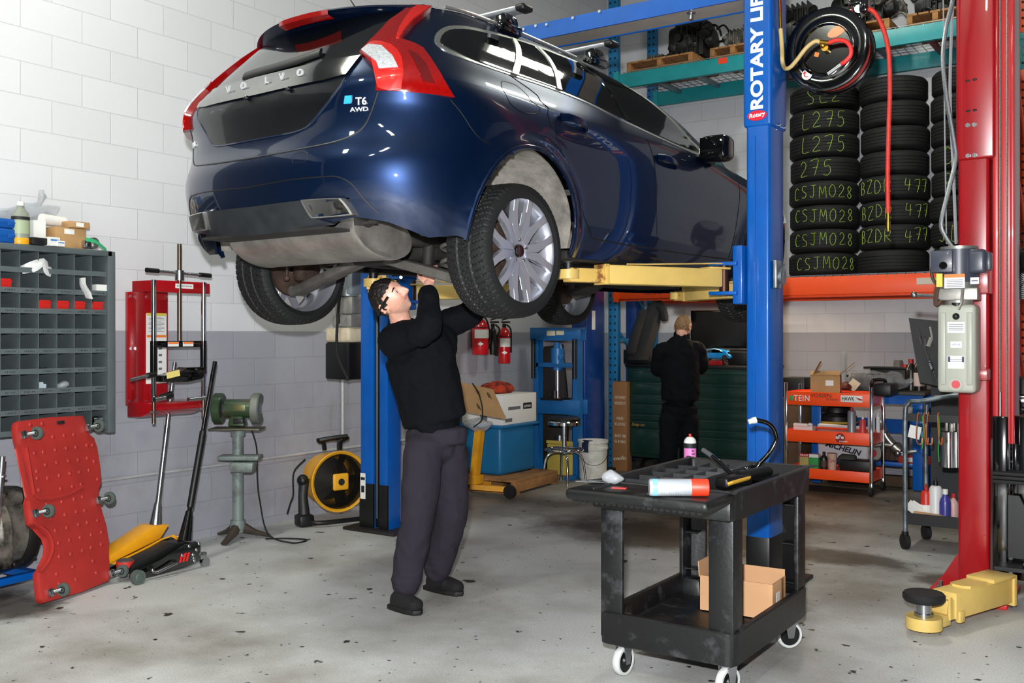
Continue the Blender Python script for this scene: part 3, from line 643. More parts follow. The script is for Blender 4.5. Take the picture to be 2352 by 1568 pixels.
MB().box((-cw * .26, -.128, .18), (cw * .5, .02, .34), bev=.003).box((cw * .36, -.128, .18), (cw * .3, .02, .34), bev=.003).box((-.2, 0, .1), (.1, .03, .15)).build('black_painted_foot', black, fpost)
st = MB().box((-cw * .38, -.1385, ony(832, 1115, 5.53).z), (.05, .002, .19)).build('sticker', white_paper, fpost)
MB().box((-cw * .38, -.140, ony(832, 1122, 5.53).z), (.03, .002, .05)).box((-cw * .38, -.140, ony(832, 1098, 5.53).z), (.04, .002, .02)).build('sticker_print', ink, st)
FXP, FYP = (fw0 + fw1) / 2, 5.66
MB().box((cw / 2 + .03, -.02, car_z + .03), (.08, .28, .34), bev=.01).box((cw / 2 + .10, -.1, car_z + .085), (.17, .16, .02)).box((cw / 2 + .10, 0, car_z - .085), (.17, .34, .02)).build('carriage', blue_paint, fpost)
lift_arm(fpost, (-4.78 - FXP, 5.52 - FYP), (-4.16 - FXP, 4.63 - FYP), car_z - .0, strap=False)
lift_arm(fpost, (-4.78 - FXP, 5.75 - FYP), (-3.90 - FXP, 6.15 - FYP), car_z - .01)
# hydraulic pump on the far post
hp = thing('hydraulic_pump', 'hydraulic pump with black and cream oil tank beside the far blue post', 'pump', (-5.32, 5.60, 0))
tz = [ony(790, y, 5.53).z for y in (872, 786, 752)]
MB().box((0, 0, (tz[0] + tz[1]) / 2), (.25, .18, tz[1] - tz[0]), bev=.02).build('tank_lower', black, hp)
MB().box((0, 0, (tz[1] + tz[2]) / 2), (.25, .18, tz[2] - tz[1]), bev=.025, seg=3).build('tank_upper', mat('stained_cream_plastic', '#cdbfa4', .6, var=.25, vs=6), hp)
MB().box((.03, 0, tz[2] + .05), (.20, .14, .09), bev=.01).box((.06, 0, tz[2] + .17), (.14, .12, .14), bev=.02).cyl((-.02, -.07, tz[2] + .02), (-.02, -.07, tz[2] + .26), .012).build('valve_block', mat('cast_aluminium', '#a9a7a0', .45, .7, var=.2, vs=12), hp)
MB().cyl((.03, .0, tz[2] + .24), (.03, .0, tz[2] + .52), .085, n=28).box((.12, -.03, tz[2] + .34), (.06, .10, .18), bev=.008).build('motor', mat('grey_motor_paint', '#8f979c', .4, .4), hp)
MB().tube(spline([(.055, -.10, tz[2] + .30), (.045, -.12, tz[2] + .12), (.05, -.14, tz[1] + .0), (.08, -.15, tz[1] - .12), (.17, -.14, tz[1] - .28)], 6), .011, 8).cyl((.045, -.12, tz[2] + .03), (.045, -.12, tz[2] + .10), .015).build('hose', rubber, hp)
# overhead beam between the posts
bz0, bz1 = ony(1400, 58, 5.52).z, ony(1400, 20, 5.52).z
bm_ = thing('overhead_beam', 'blue overhead crossbeam bridging the two lift posts', 'beam', (0, 5.64, 0))
MB().prism([(-.12, bz0), (-.108, bz0), (-.108, bz1 - .012), (.108, bz1 - .012), (.108, bz0), (.12, bz0), (.12, bz1), (-.12, bz1)], npx + 4.9, Matrix.Translation((-4.9, 0, 0)) @ Matrix(((0, 0, 1, 0), (1, 0, 0, 0), (0, 1, 0, 0), (0, 0, 0, 1)))).build('channel', blue_paint, bm_)
MB().box(((npx - 4.9) / 2, 0, bz0 + .012), (npx + 4.9 - .02, .21, .012)).build('underside_plate', mat('beige_primer', '#a39a90', .7, var=.1), bm_)
MB().box(((npx - 4.9) / 2, .02, bz1 + .02), (npx + 4.8, .10, .03), bev=.008).build('cable_tray', mat('dark_grey_cover', '#3b3b3a', .6), bm_)
bb = MB()
for px, py in ((1204, 68), (1232, 60), (1257, 57), (1317, 42), (1378, 27)): p = ony(px, py, 5.52); bb.cyl((p.x, -.12, p.z), (p.x, -.132, p.z), .010, n=10)
p = ony(1578, 12, 5.52); bb.cyl((p.x, -.06, bz0 - .04), (p.x, -.06, bz0 + .05), .014, n=10).cyl((p.x, -.06, bz0 - .005), (p.x, -.06, bz0 + .012), .028, n=6)
bb.build('bolts', steel, bm_)
# hose reel
rc = at(1900, 114, 5.72); rr = .238
hr = thing('hose_reel', 'black air hose reel with red hose fixed to the blue lift post', 'hose reel', rc)
Mr = Matrix.Rotation(R(90), 4, 'X')      # local z -> -y
MB().lathe([(0, .015), (.135, .015), (.145, .03), (.16, .03), (.175, .02), (.225, .025), (.238, .018), (.240, .008), (.235, .0), (.16, -.005), (.05, -.005)], 56, Mr).build('front_disc', black_gloss, hr)
MB().lathe([(.05, -.115), (.2, -.115), (.235, -.12), (.240, -.126), (.235, -.135), (0, -.135)], 48, Mr).cyl((0, .0, 0), (0, .13, 0), .07).build('back_disc', black_gloss, hr)
MB().lathe([(.12, -.01), (.215, -.012), (.222, -.06), (.215, -.108), (.12, -.108)], 48, Mr).build('wound_hose', mat('red_rubber_hose', '#c9342a', .5, var=.2, vs=40), hr)
red_hose = MATS['red_rubber_hose']
MB().box((-.20, .06, -.02), (.10, .06, .22), bev=.01).box((-.17, .13, -.05), (.3, .02, .10), bev=.005).build('bracket', black, hr)
lg = lambda px, py, d: ony(px, py, rc.y + d) - rc
MB().tube(spline([lg(1904, 98, -.06), lg(1925, 92, -.07), lg(1944, 96, -.075), lg(1954, 110, -.075), lg(1953, 128, -.07), lg(1940, 142, -.065), lg(1933, 146, -.06)], 6), .0125, 10).build('leader_hose', mat('bright_red_hose', '#e23530', .45), hr)
MB().tube([lg(1932, 148, -.06), lg(1902, 170, -.055)], .013, 10).tube(spline([lg(1926, 156, -.04), lg(1915, 168, -.04), lg(1903, 172, -.04)], 4), .010, 8).build('steel_crimp', steel, hr)
tan = mat('tan_air_hose', '#cdb072', .5)
MB().tube(spline([onx(1793, 66, npm + .025) - rc, onx(1796, 110, npm + .03) - rc, onx(1797, 140, npm + .04) - rc, lg(1802, 156, -.06), lg(1814, 155, -.065), lg(1830, 138, -.07), lg(1852, 110, -.07), lg(1872, 95, -.07), lg(1884, 97, -.06)], 6), .0125, 10).build('feed_hose', tan, hr)
MB().cyl(lg(1884, 97, -.06), lg(1904, 99, -.06), .014, n=12).ell(lg(1890, 104, -.05), .018).cyl((0, -.01, 0), (0, -.05, 0), .02).build('brass_swivel', mat('brass', '#c79a3e', .3, 1), hr); MB().cyl(onx(1793, 66, npm + .025) - rc, onx(1792, 30, npm + .02) - rc, .009).build('brass_fitting', mat('brass', '#c79a3e', .3, 1), hr)
MB().cyl(onx(1792, 30, npm + .02) - rc, onx(1790, -30, npm + .02) - rc, .009).build('copper_pipe', mat('copper', '#9a5a3a', .35, .9), hr)
MB().box(lg(1878, 127, -.0) + V((0, -.018, 0)), (.026, .003, .024), rot=(0, R(18), 0)).build('warning_sticker', mat('orange_sticker', '#ee8a3a', .5), hr)
Mo = Matrix.Translation(lg(1921, 73, -.016)) @ Matrix.Rotation(R(-18), 4, 'Y') @ Mr @ Matrix.Diagonal((1, .55, 1, 1))
MB().lathe([(0, .003), (.05, .003), (.052, 0)], 28, Mo).build('maker_sticker', mat('orange_white_sticker', '#f0a070', .3, coat=.6), hr)
stk = MB().lathe([(0, .002), (.030, .002)], 24, Matrix.Translation(lg(1857, 174, 0) + V((0, -.028, 0))) @ Mr).build('arrow_sticker', white_paper, hr)
c0 = lg(1857, 174, 0) + V((0, -.0315, 0))
MB().tube([c0 + V((.014 * math.cos(R(a)), 0, .014 * math.sin(R(a)))) for a in range(150, 330, 15)], (.004, .001), 6).prism([(-.011, 0), (.011, 0), (0, .016)], .001, Matrix.Translation(c0 + V((-.012, 0, .007))) @ Matrix.Rotation(R(90), 4, 'X')).build('arrow_print', mat('print_red', '#d4203a', .5), stk)
gd = MB().box(lg(1972, 8, .03), (.10, .06, .03), bev=.006).box(lg(1965, 20, .03), (.03, .05, .13), bev=.006, rot=(0, R(-20), 0)).cyl(lg(1972, 20, -.02), lg(1972, 20, .06), .022).box(lg(1985, 14, .0), (.05, .06, .075), bev=.015).build('hose_guide', mat('shiny_black_bracket', '#121315', .15, .3, coat=1), hr)
hh = spline([lg(1950, 28, .06), lg(1968, 24, .05), lg(1993, 20, .0), lg(2012, 33, -.0), lg(2030, 70, -.0), lg(2041, 120, 0), lg(2044, 200, 0), lg(2041, 300, 0), lg(2039, 400, 0), lg(2040, 490, 0)], 8)
hs_ = MB().tube(hh, .0125, 10).build('hanging_hose', red_hose, hr)
e = hh[-1]; MB().cyl(e, e + V((0, 0, -.045)), .010, n=12).cyl(e + V((0, 0, -.045)), e + V((0, 0, -.085)), .013, n=12).cyl(e + V((0, 0, -.085)), e + V((0, 0, -.10)), .009, n=10).build('coupler', MATS['brass'], hs_)

# ---------------------------------------------------------------- red lift post
rx0 = ony(2200, 1000, 5.97).x; rx1 = ony(2272, 1000, 5.97).x; RW = rx1 - rx0
rp = thing('lift_post', 'red lift post with hydraulic pump and steel cables at its side', 'lift post', (rx0, 5.97, 0))
darkred = mat('red_channel_enamel', '#b5141c', .35, coat=.4)  # separate red tone for the slide channel
MB().box((RW / 2, .14, 2.3), (RW, .28, 4.55), bev=.018, seg=3).build('column', red_paint, rp)
zu = ony(2230, 367, 5.97).z
MB().box((RW / 2 + .012, .145, (zu + 4.6) / 2), (RW + .04, .32, 4.6 - zu), bev=.016, seg=3).build('upper_sleeve', red_paint, rp)
hl = MB(); st_ = MB()
for px, py in ((2224, 187), (2240, 184), (2225, 256), (2240, 254)): p = ony(px, py, 5.97) - V((rx0, 5.97, 0)); hl.ell((p.x, -.0155, p.z), (.012, .004, .007), u=12, v=6)
for px, py in ((2224, 289), (2239, 288), (2225, 359), (2240, 358)): p = ony(px, py, 5.97) - V((rx0, 5.97, 0)); st_.cyl((p.x, -.012, p.z), (p.x, -.026, p.z), .013, n=6)
hl.build('slot_holes', ink, rp); st_.build('bolts', steel, rp)
q0 = RW + .012; bot_z = .86
MB().box((q0 + .055, .17, (4.6 + bot_z) / 2), (.09, .26, 4.6 - bot_z), bev=.006).box((q0 + .016, .03, (4.6 + bot_z) / 2), (.028, .02, 4.6 - bot_z), bev=.004).box((q0 + .098, .03, (4.6 + bot_z) / 2), (.022, .03, 4.6 - bot_z), bev=.006).build('slide_channel', darkred, rp)
MB().tube([(q0 + .038, .032, 4.5), (q0 + .038, .032, bot_z + .2)], .006, 6).tube([(q0 + .072, .032, 4.5), (q0 + .072, .032, bot_z - .1)], .006, 6).build('steel_cable', mat('twisted_wire', '#a9a49a', .4, .8, var=.4, vs=120), rp)
MB().cyl((q0 + .038, .03, bot_z - .05), (q0 + .038, .03, bot_z + .28), .008).build('cable_end', steel, rp)
cr = MB().box((q0 + .04, .06, .55), (.075, .10, .92), bev=.008).box((q0 + .14, .16, .56), (.10, .14, .90), bev=.01).build('carriage', black_gloss, rp)
pad_r = MB()
for k in range(3): pad_r.box((q0 + .15, .03, .66 + .022 * k), (.28, .14, .018), bev=.004)
pad_r.build('rubber_bumper', rubber, cr)
MB().prism([(0, 0), (.22, 0), (.06, .34), (0, .34)], .02, Matrix.Translation((q0 + .07, .06, .24)) @ Matrix.Rotation(R(90), 4, 'X')).box((q0 + .18, -.02, .21), (.30, .22, .02)).build('gusset', black, cr)
MB().box((RW / 2 - .02, .10, .014), (RW + .26, .52, .028), bev=.005).build('base_plate', mat('base_red', '#c2231f', .5, var=.2), rp)
MB().prism([(0, 0), (-.13, 0), (0, .22)], .015, Matrix.Translation((0, .10, .028)) @ Matrix.Rotation(R(90), 4, 'X')).build('base_gusset', red_paint, rp)
MB().cyl((-.09, .0, .02), (-.09, .0, .075), .012, n=8).cyl((-.09, .0, .03), (-.09, .0, .048), .022, n=6).cyl((-.08, .22, .02), (-.08, .22, .07), .012, n=8).build('anchor_bolt', steel, rp)
# its arm, lowered to the floor
tp = onz(2122, 1440, .03); pn = V((rx0 + RW + .10, 5.86, 0)); tp = V((tp.x, tp.y, 0)); d = pn - tp
aM = Matrix.Translation((tp.x - rx0, tp.y - 5.97, 0)) @ Matrix.Rotation(math.atan2(d.y, d.x), 4, 'Z'); L_ = d.length
ar = MB().box((L_ * .58, 0, .115), (L_ * .70, .13, .13), bev=.008).prism([(L_ * .42, -.055), (L_ * .62, -.055), (L_ * .62, .055), (L_ * .42, .055), (L_ * .39, .03), (L_ * .39, -.03)], .012, Matrix.Translation((0, 0, .18))).box((L_ * .80, 0, .19), (L_ * .28, .15, .02), bev=.003).box((L_ * .94, 0, .115), (.03, .15, .16), bev=.004).move(aM).build('arm', yellow_paint, rp)
MB().box((.19, 0, .10), (.14, .11, .10), bev=.008).tube([(.13, -.055, .06), (.13, -.06, .16), (.13, .06, .16), (.13, .055, .06)], (.015, .012), 8).box((.22, -.06, .06), (.05, .03, .06), bev=.01).cyl((0, 0, .028), (0, 0, .085), .085, n=36).box((.08, 0, .056), (.12, .12, .055), bev=.008).move(aM).build('extension', yellow_paint, ar)
pdm = MB().cyl((0, 0, .085), (0, 0, .155), .035, n=24).cyl((0, 0, .085), (0, 0, .10), .045, n=24).move(aM).build('pad_screw', steel, ar)
MB().lathe([(0, .155), (.088, .157), (.098, .17), (.098, .19), (.09, .20), (.03, .196), (0, .197)], 36, aM).build('rubber_pad', rubber, ar)
a2 = MB().cyl(V((q0 + .28, -.06, .20)), V((q0 + .28, -.06, .235)), .12, n=30).cyl(V((q0 + .28, -.06, .235)), V((q0 + .28, -.06, .30)), .08, n=24).cyl(V((q0 + .25, -.09, .3)), V((q0 + .25, -.09, .36)), .013).cyl(V((q0 + .32, -.05, .3)), V((q0 + .32, -.05, .39)), .013).build('arm_pivot', black_gloss, rp)
MB().box((q0 + .34, -.12, .12), (.16, .25, .12), bev=.01).cyl((q0 + .36, -.34, .05), (q0 + .36, -.34, .11), .06).build('second_arm', yellow_paint, rp)
# pump on the red post
P_ = at(2203, 800, 5.36); pu = thing('hydraulic_pump', 'hydraulic pump with translucent oil tank hanging on the red post', 'pump', (P_.x, P_.y, 0))
cz = lambda y: at(2203, y, 5.36).z
MB().box((.09, .10, cz(640)), (.10, .14, .16), bev=.006).build('mounting_bracket', red_paint, pu)
MB().box((.09, .11, cz(860)), (.08, .10, .06), bev=.004).build('tank_bracket', red_paint, pu)
tank_m = mat('translucent_tank_plastic', '#a6a89c', .4, var=.06, vs=3)
z0, z1 = cz(900), cz(700)
tk = MB().box((0, 0, (z0 + z1) / 2), (.19, .17, z1 - z0), bev=.022, seg=4).build('oil_tank', tank_m, pu)
MB().box((-.065, -.086, (z0 + z1) / 2 + .0), (.028, .012, (z1 - z0) * .82), bev=.005).box((.065, -.086, (z0 + z1) / 2), (.028, .012, (z1 - z0) * .82), bev=.005).build('moulded_rib', tank_m, tk)
for y, h, w, t_ in ((752, 24, .085, None), (791, 14, .055, 'VERTICAL'), (831, 28, .08, None)):
    lb = MB().box((0, -.0865, cz(y)), (w, .003, h / 2287 * 5.5)).build('label', white_paper, tk)
    if t_: text('lettering', t_, .013, mat('print_blue', '#4a56a8', .6), lb, YM((0, -.0885, cz(y))), .0003, fit=.045)
    else:
        pr = MB()
        for k in range(4 if y == 752 else 2): pr.box((0, -.0884, cz(y) + .016 - .010 * k), (w * .85, .0012, .0022))
        if y == 831: pr.box((-.034, -.0884, cz(y) + .016), (.01, .0012, .03)).box((.034, -.0884, cz(y) + .016), (.01, .0012, .03))
        pr.build('label_print', mat('print_navy', '#2e3358', .6), lb)
MB().cyl((0, -.083, cz(881)), (0, -.092, cz(881)), .033, n=24).build('plug_ring', tank_m, tk); MB().cyl((0, -.09, cz(881)), (0, -.097, cz(881)), .021, n=20).build('red_plug', mat('faded_red', '#c83a44', .5), tk)
MB().ell((0, -.09, cz(727)), .018).cyl((0, -.05, z1 - .02), (0, -.05, z1 + .01), .03).build('filler_cap', black, tk)
zb, zm = cz(690), cz(662)
MB().box((0, 0, (zb + zm) / 2), (.20, .12, zm - zb), bev=.006).cyl((0, 0, z1 - .02), (0, 0, zb), .07).tube([(.03, -.065, zm), (.025, -.075, zb - .02), (.01, -.085, cz(712))], .009, 6).build('valve_block', MATS['cast_aluminium'], pu)
MB().tube([(-.10, -.02, cz(679)), (-.21, -.02, cz(676))], .009, 8).ell((-.225, -.02, cz(675)), .018).build('release_handle', steel, pu)
zt = cz(572)
MB().cyl((-.01, 0, zm), (-.01, 0, zm + .06), .105, n=32).build('end_bell', mat('grey_cast_metal', '#9c9d98', .4, .7), pu); MB().cyl((0, 0, zt - .02), (0, 0, zt + .012), .095, n=32).build('end_bell', MATS['grey_cast_metal'], pu)
mo = MB().cyl((0, 0, zm + .03), (0, 0, zt - .005), .102, n=32).box((-.065, -.085, (zt + cz(622)) / 2 - .012), (.11, .08, zt - cz(622)), bev=.006).box((.10, -.04, (zt + cz(635)) / 2), (.09, .11, zt - cz(635) - .02), bev=.02, seg=3).box((.15, -.02, (zt + cz(635)) / 2), (.03, .07, .10), bev=.012).build('motor', mat('dark_slate_enamel', '#3b3f4c', .35, coat=.3), pu)
MB().cyl((-.055, -.125, cz(612)), (-.055, -.138, cz(612)), .02, n=20).build('switch_button', black_gloss, mo)
wl_ = MB().box((.0, -.128, cz(648)), (.10, .003, .075)).build('warning_label', white_paper, mo)
MB().box((.0, -.1305, cz(636)), (.10, .002, .018)).build('orange_band', mat('label_orange', '#ee7a2c', .5), wl_)
pr = MB()
for k in range(5): pr.box((0, -.1302, cz(645) - .009 * k), (.08, .001, .002))
pr.build('label_print', MATS['print_navy'], wl_)
MB().box((-.075, -.12, cz(645)), (.03, .02, .07)).build('yellow_label', mat('label_yellow', '#d8c64a', .5), mo)
ars = MB().box((.095, -.112, cz(648)), (.042, .004, .035)).build('arrow_label', white_paper, mo); MB().box((.095, -.1148, cz(648)), (.030, .0012, .005)).build('label_print', MATS['print_navy'], ars)
cz2 = lambda px, py, d=0: at(px, py, 5.36 + d) - V((P_.x, P_.y, 0))
MB().tube(spline([cz2(2190, 570), cz2(2170, 540), cz2(2162, 510), cz2(2178, 440), cz2(2194, 370), cz2(2190, 320), cz2(2175, 230), cz2(2166, 140), cz2(2172, 70), cz2(2188, 0), cz2(2196, -60)], 8), .012, 8).build('armoured_conduit', mat('armoured_conduit', '#b9bcbf', .3, .9, var=.35, vs=160), pu)
MB().tube(spline([cz2(2172, 600), cz2(2150, 590), cz2(2140, 625), cz2(2150, 650), cz2(2168, 640)], 6), .009, 7).tube(spline([cz2(2165, 640), cz2(2152, 665), cz2(2150, 700), cz2(2160, 690)], 5), .013, 7).build('control_hose', mat('brown_hose', '#4a3222', .6), pu)
MB().tube([cz2(2174, 560, .1), cz2(2170, 300, .1), cz2(2166, -60, .1)], .004, 6).tube(spline([cz2(2196, 560, .12), cz2(2190, 400, .12), cz2(2182, 200, .12), cz2(2190, -40, .12)], 5), .009, 6).build('pull_cord', mat('grey_cord', '#8f9093', .5), pu)
# ---------------------------------------------------------------- along the left wall
cab_m = mat('grey_green_steel', '#5d6668', .5, .2, var=.12, vs=5); cab_d = mat('dark_grey_bin_steel', '#3c464b', .55, .1, var=.1)
cabn = thing('bolt_bin', 'grey steel pigeonhole cabinet of small bins on the left wall', 'cabinet', (-5.5, 3.12, 0))
CZ0, CP, CY1 = .885, .1165, .58
MB().box((-.30, -.03, CZ0 + CP * 4.5), (.012, 1.24, CP * 9 + .06)).box((-.15, CY1 + .02, CZ0 + CP * 4.5), (.31, .05, CP * 9 + .07), bev=.003).box((-.15, -.655, CZ0 + CP * 4.5), (.31, .02, CP * 9 + .07)).box((-.15, -.03, CZ0 + CP * 9 + .02), (.31, 1.27, .035), bev=.003).build('casing', cab_m, cabn)
for k in range(9):
    MB().box((-.15, -.04, CZ0 + CP * k), (.30, 1.21, .004)).box((0, -.04, CZ0 + CP * k + .008), (.004, 1.21, .030)).build('shelf', cab_m, cabn)
for k in range(1, 11): MB().box((-.15, CY1 - .1125 * k, CZ0 + CP * 4.5), (.30, .004, CP * 9)).build('divider', cab_m, cabn)
MB().box((-.294, -.04, CZ0 + CP * 4.5), (.003, 1.2, CP * 9)).build('back_panel', cab_d, cabn)
pr = MB()
for r in range(1, 8):
    for c in range(7):
        if (r * 7 + c) % 5 == 0: continue
        yy = CY1 - .055 - .1125 * c
        for j in range(6): pr.box((.003, yy - .03 + .011 * j + random.uniform(-.003, .003), CZ0 + CP * r + .008), (.0008, random.uniform(.003, .007), .007))
pr.build('marker_writing', mat('faded_marker', '#2c3335', .8), cabn)
def in_bin(px, py): p = onx(px, py, -5.53); return p
def shelf_z(z): return CZ0 + CP * math.floor((z - CZ0) / CP) + .023 + .0
binred = mat('red_bin_plastic', '#d92a22', .4)
for i, (px, py, ds) in enumerate(((15, 662, 'in the third row from the top at the left edge'), (106, 712, 'leftmost of the four in one row of the grey cabinet'), (148, 713, 'second from left in the row of four in the grey cabinet'), (186, 714, 'third from left in the row of four in the grey cabinet'), (230, 715, 'rightmost of the four in one row of the grey cabinet'))):
    p = in_bin(px, py); t = thing('plastic_bin', 'small red plastic bin ' + ds, 'bin', (p.x - .02, p.y, shelf_z(p.z)), 0, 'red bins in the cabinet')
    MB().box((-.05, 0, .02), (.10, .085, .04), bev=.004).box((-.02, 0, .045), (.06, .07, .012), bev=.004).build('tray', binred, t); MB().box((.002, 0, .036), (.008, .088, .008), bev=.002).build('rim', binred, t)
def small(name, lab, cat, mb, m, grp=None, smooth=38): return tag(mb.build(name, m, smooth=smooth), lab, cat, grp)
p = in_bin(228, 668); small('small_box', 'small white printed box in the cabinet bin near its top right', 'box', MB().box((p.x, p.y, shelf_z(p.z) + .019), (.05, .07, .038)), white_paper)
p = in_bin(98, 886); small('small_box', 'small pale blue box with dark lid in a lower cabinet bin', 'box', MB().box((p.x - .03, p.y, shelf_z(p.z) + .012), (.05, .05, .024)).box((p.x - .03, p.y - .01, shelf_z(p.z) + .03), (.04, .04, .012)), mat('pale_blue_card', '#b9cbd0', .6))
wr = mat('crumpled_white_bag', '#d7d8d8', .45, var=.1, vs=30, bump=.6, bs=30)
def rag(pts, w, seed, th=.006):
    mb = MB(); mb.tube(spline(pts, 4), (w, th), 8, flat=(0, .3, 1)); mb.jitter(.012, seed, 14); return mb
small('plastic_wrapper', 'white crumpled plastic wrapper hanging across two top cabinet bins', 'wrapper', rag([in_bin(48, 620) , in_bin(72, 612) + V((.03, 0, 0)), in_bin(95, 602) + V((.03, 0, 0)), in_bin(98, 620) + V((.035, 0, 0)), in_bin(112, 626) + V((.02, 0, 0))], .028, 1), wr)
small('paper_tag', 'white paper tag dangling in front of the second row of bins', 'tag', rag([in_bin(178, 640) + V((.05, 0, 0)), in_bin(176, 655) + V((.06, 0, 0)), in_bin(188, 672) + V((.055, 0, 0)), in_bin(194, 687) + V((.05, 0, 0))], .03, 2), wr)
clear = mat('crinkled_clear_plastic', '#c9cdd2', .15, alpha=.45, bump=.6, bs=30)
small('plastic_bag', 'clear crumpled bag of bolts in a lower cabinet bin', 'bag', MB().ell(in_bin(148, 880) + V((-.02, 0, -.012)), (.035, .045, .026), (.2, 0, .1)).jitter(.012, 4, 20), clear)
small('bolt_heap', 'small heap of shiny bolts in a bin of the sixth row', 'bolts', MB().ell(in_bin(103, 846) + V((-.02, 0, -.004)), (.03, .04, .010)).jitter(.010, 7, 40), steel)
small('spool', 'clear spool of wire standing in the bottom right cabinet bin', 'spool', MB().cyl(in_bin(228, 962) + V((-.03, -.03, -.008)), in_bin(228, 962) + V((-.03, .03, -.008)), .025), steel)
small('yellow_tape', 'yellow topped roll in the bottom right cabinet bin', 'tape', MB().box(in_bin(215, 962) + V((-.06, 0, .008)), (.03, .03, .03), bev=.004), mat('yellow_plastic', '#e2c22a', .4))
# things on top of the cabinet
TZ = CZ0 + CP * 9 + .0385
def topp(px, dx=.0): q = onx(px, 580, -5.56 + dx); return V((-5.60 + dx, q.y, TZ))
bcase = mat('blue_plastic_case', '#0b4f9c', .4)
for i, (zz, h, w) in enumerate(((0, .085, .27), (.086, .055, .23))):
    c = topp(-8); t = thing('tool_case', ('lower' if i == 0 else 'upper') + ' blue plastic tool case of the two stacked on the cabinet', 'case', (c.x, c.y, TZ + zz), 0, 'blue cases on the cabinet')
    MB().box((0, 0, h / 2), (.16, w, h), bev=.012, seg=3).box((.0, 0, h * .55), (.166, w + .004, .006)).build('shell', bcase, t); MB().box((.084, .06, h * .5), (.01, .04, .025), bev=.003).build('latch', bcase, t)
c = topp(56, .06); t = thing('fluid_bottle', 'grey green fluid bottle with yellow bottom on the cabinet', 'bottle', (c.x, c.y, TZ))
MB().lathe([(0, .012), (.048, .012), (.051, .03), (.051, .15), (.046, .18), (.022, .205), (.018, .225), (0, .225)], 28, Matrix.Diagonal((.8, 1, 1, 1))).build('body', mat('grey_green_bottle', '#8b9184', .4), t)
MB().lathe([(0, 0), (.050, 0), (.053, .01), (.053, .028), (.05, .036)], 28, Matrix.Diagonal((.82, 1.01, 1, 1))).build('base', mat('amber_plastic', '#e8a520', .4), t); MB().cyl((0, 0, .222), (0, 0, .245), .020).build('cap', white_plastic, t)
lb = MB().lathe([(.0515, .06), (.0515, .135)], 28, Matrix.Diagonal((.81, 1.005, 1, 1))).build('label', mat('green_label', '#a3b08f', .5), t); MB().lathe([(.0517, .14), (.0517, .158)], 28, Matrix.Diagonal((.81, 1.005, 1, 1))).build('label_band', ink, t)
c = topp(90); small('carton', 'white carton standing behind the fluid bottle on the cabinet', 'box', MB().box((c.x, c.y, TZ + .075), (.09, .075, .15)), white_paper)
c = topp(95, .08); small('black_case', 'flat black plastic case lying on the cabinet by the bottle', 'case', MB().box((c.x, c.y, TZ + .022), (.1, .12, .042), bev=.008), black)
for px, h, w, ds in ((128, .05, .07, 'taller'), (143, .032, .05, 'shorter')):
    c = topp(px, .12); t = thing('parts_box', 'small white and blue parts box, the ' + ds + ' of two by the cardboard box', 'box', (c.x, c.y, TZ), R(8), 'small parts boxes on the cabinet')
    MB().box((0, 0, h / 2), (.05, w, h)).build('carton', white_paper, t); MB().box((.0255, 0, h * .65), (.001, w * .8, h * .2)).build('print', mat('print_light_blue', '#4b7ec0', .5), t)
c = topp(152); c2 = topp(176)
t = thing('cardboard_box', 'brown cardboard box with white label on top of the cabinet', 'box', (c2.x + .04, c2.y - .03, TZ)); MB().box((-.05, -.02, .062), (.14, .20, .124), bev=.002).build('carton', cardboard, t); MB().box((.0205, -.03, .10), (.001, .065, .03)).build('label', white_paper, t)
t = thing('cardboard_box', 'small brown box lying on top of the larger cardboard box', 'box', (c2.x + .03, c2.y - .0, TZ + .126)); MB().box((0, 0, .019), (.09, .13, .038), bev=.002).build('carton', cardboard, t); MB().box((.0455, .0, .02), (.001, .05, .024)).build('label', white_paper, t)
small('paper_roll', 'white roll with blue end lying behind the cardboard boxes', 'roll', MB().cyl((c.x - .02, c.y - .12, TZ + .17), (c.x - .05, c.y + .04, TZ + .165), .032, n=24), white_paper)
c = topp(95); small('plastic_bag', 'grey translucent plastic bag slumped behind the bottle on the cabinet', 'bag', MB().tube(spline([(c.x - .12, c.y - .22, TZ + .16), (c.x - .1, c.y - .1, TZ + .19), (c.x - .08, c.y + .03, TZ + .24), (c.x - .08, c.y + .09, TZ + .33)], 5), (.05, .02), 8).tube(spline([(c.x - .08, c.y - .02, TZ + .2), (c.x - .06, c.y + .08, TZ + .22), (c.x - .06, c.y + .15, TZ + .215)], 4), (.04, .015), 8).jitter(.03, 9, 12), clear)
c = topp(222, .06); t = thing('ratchet_strap', 'coiled ratchet strap with green webbing at the cabinet end', 'strap', (c.x, c.y, TZ))
MB().tube([(.0, .035 * math.cos(a / 3) * (1 - a / 90), .04 + .038 * math.sin(a / 3) * (1 - a / 90)) for a in range(40)], (.002, .022), 6, flat=(0, 0, 1)).build('coil', mat('grey_webbing', '#6d7470', .8), t)
MB().tube(spline([(.02, -.06, .06), (.03, .0, .05), (.03, .06, .012), (.03, .07, .004)], 4), (.003, .02), 6).build('webbing', mat('green_webbing', '#2aa06a', .8), t); MB().box((.01, -.05, .03), (.04, .05, .05), bev=.01).cyl((-.02, -.05, .03), (.04, -.05, .03), .014).build('ratchet', steel, t)
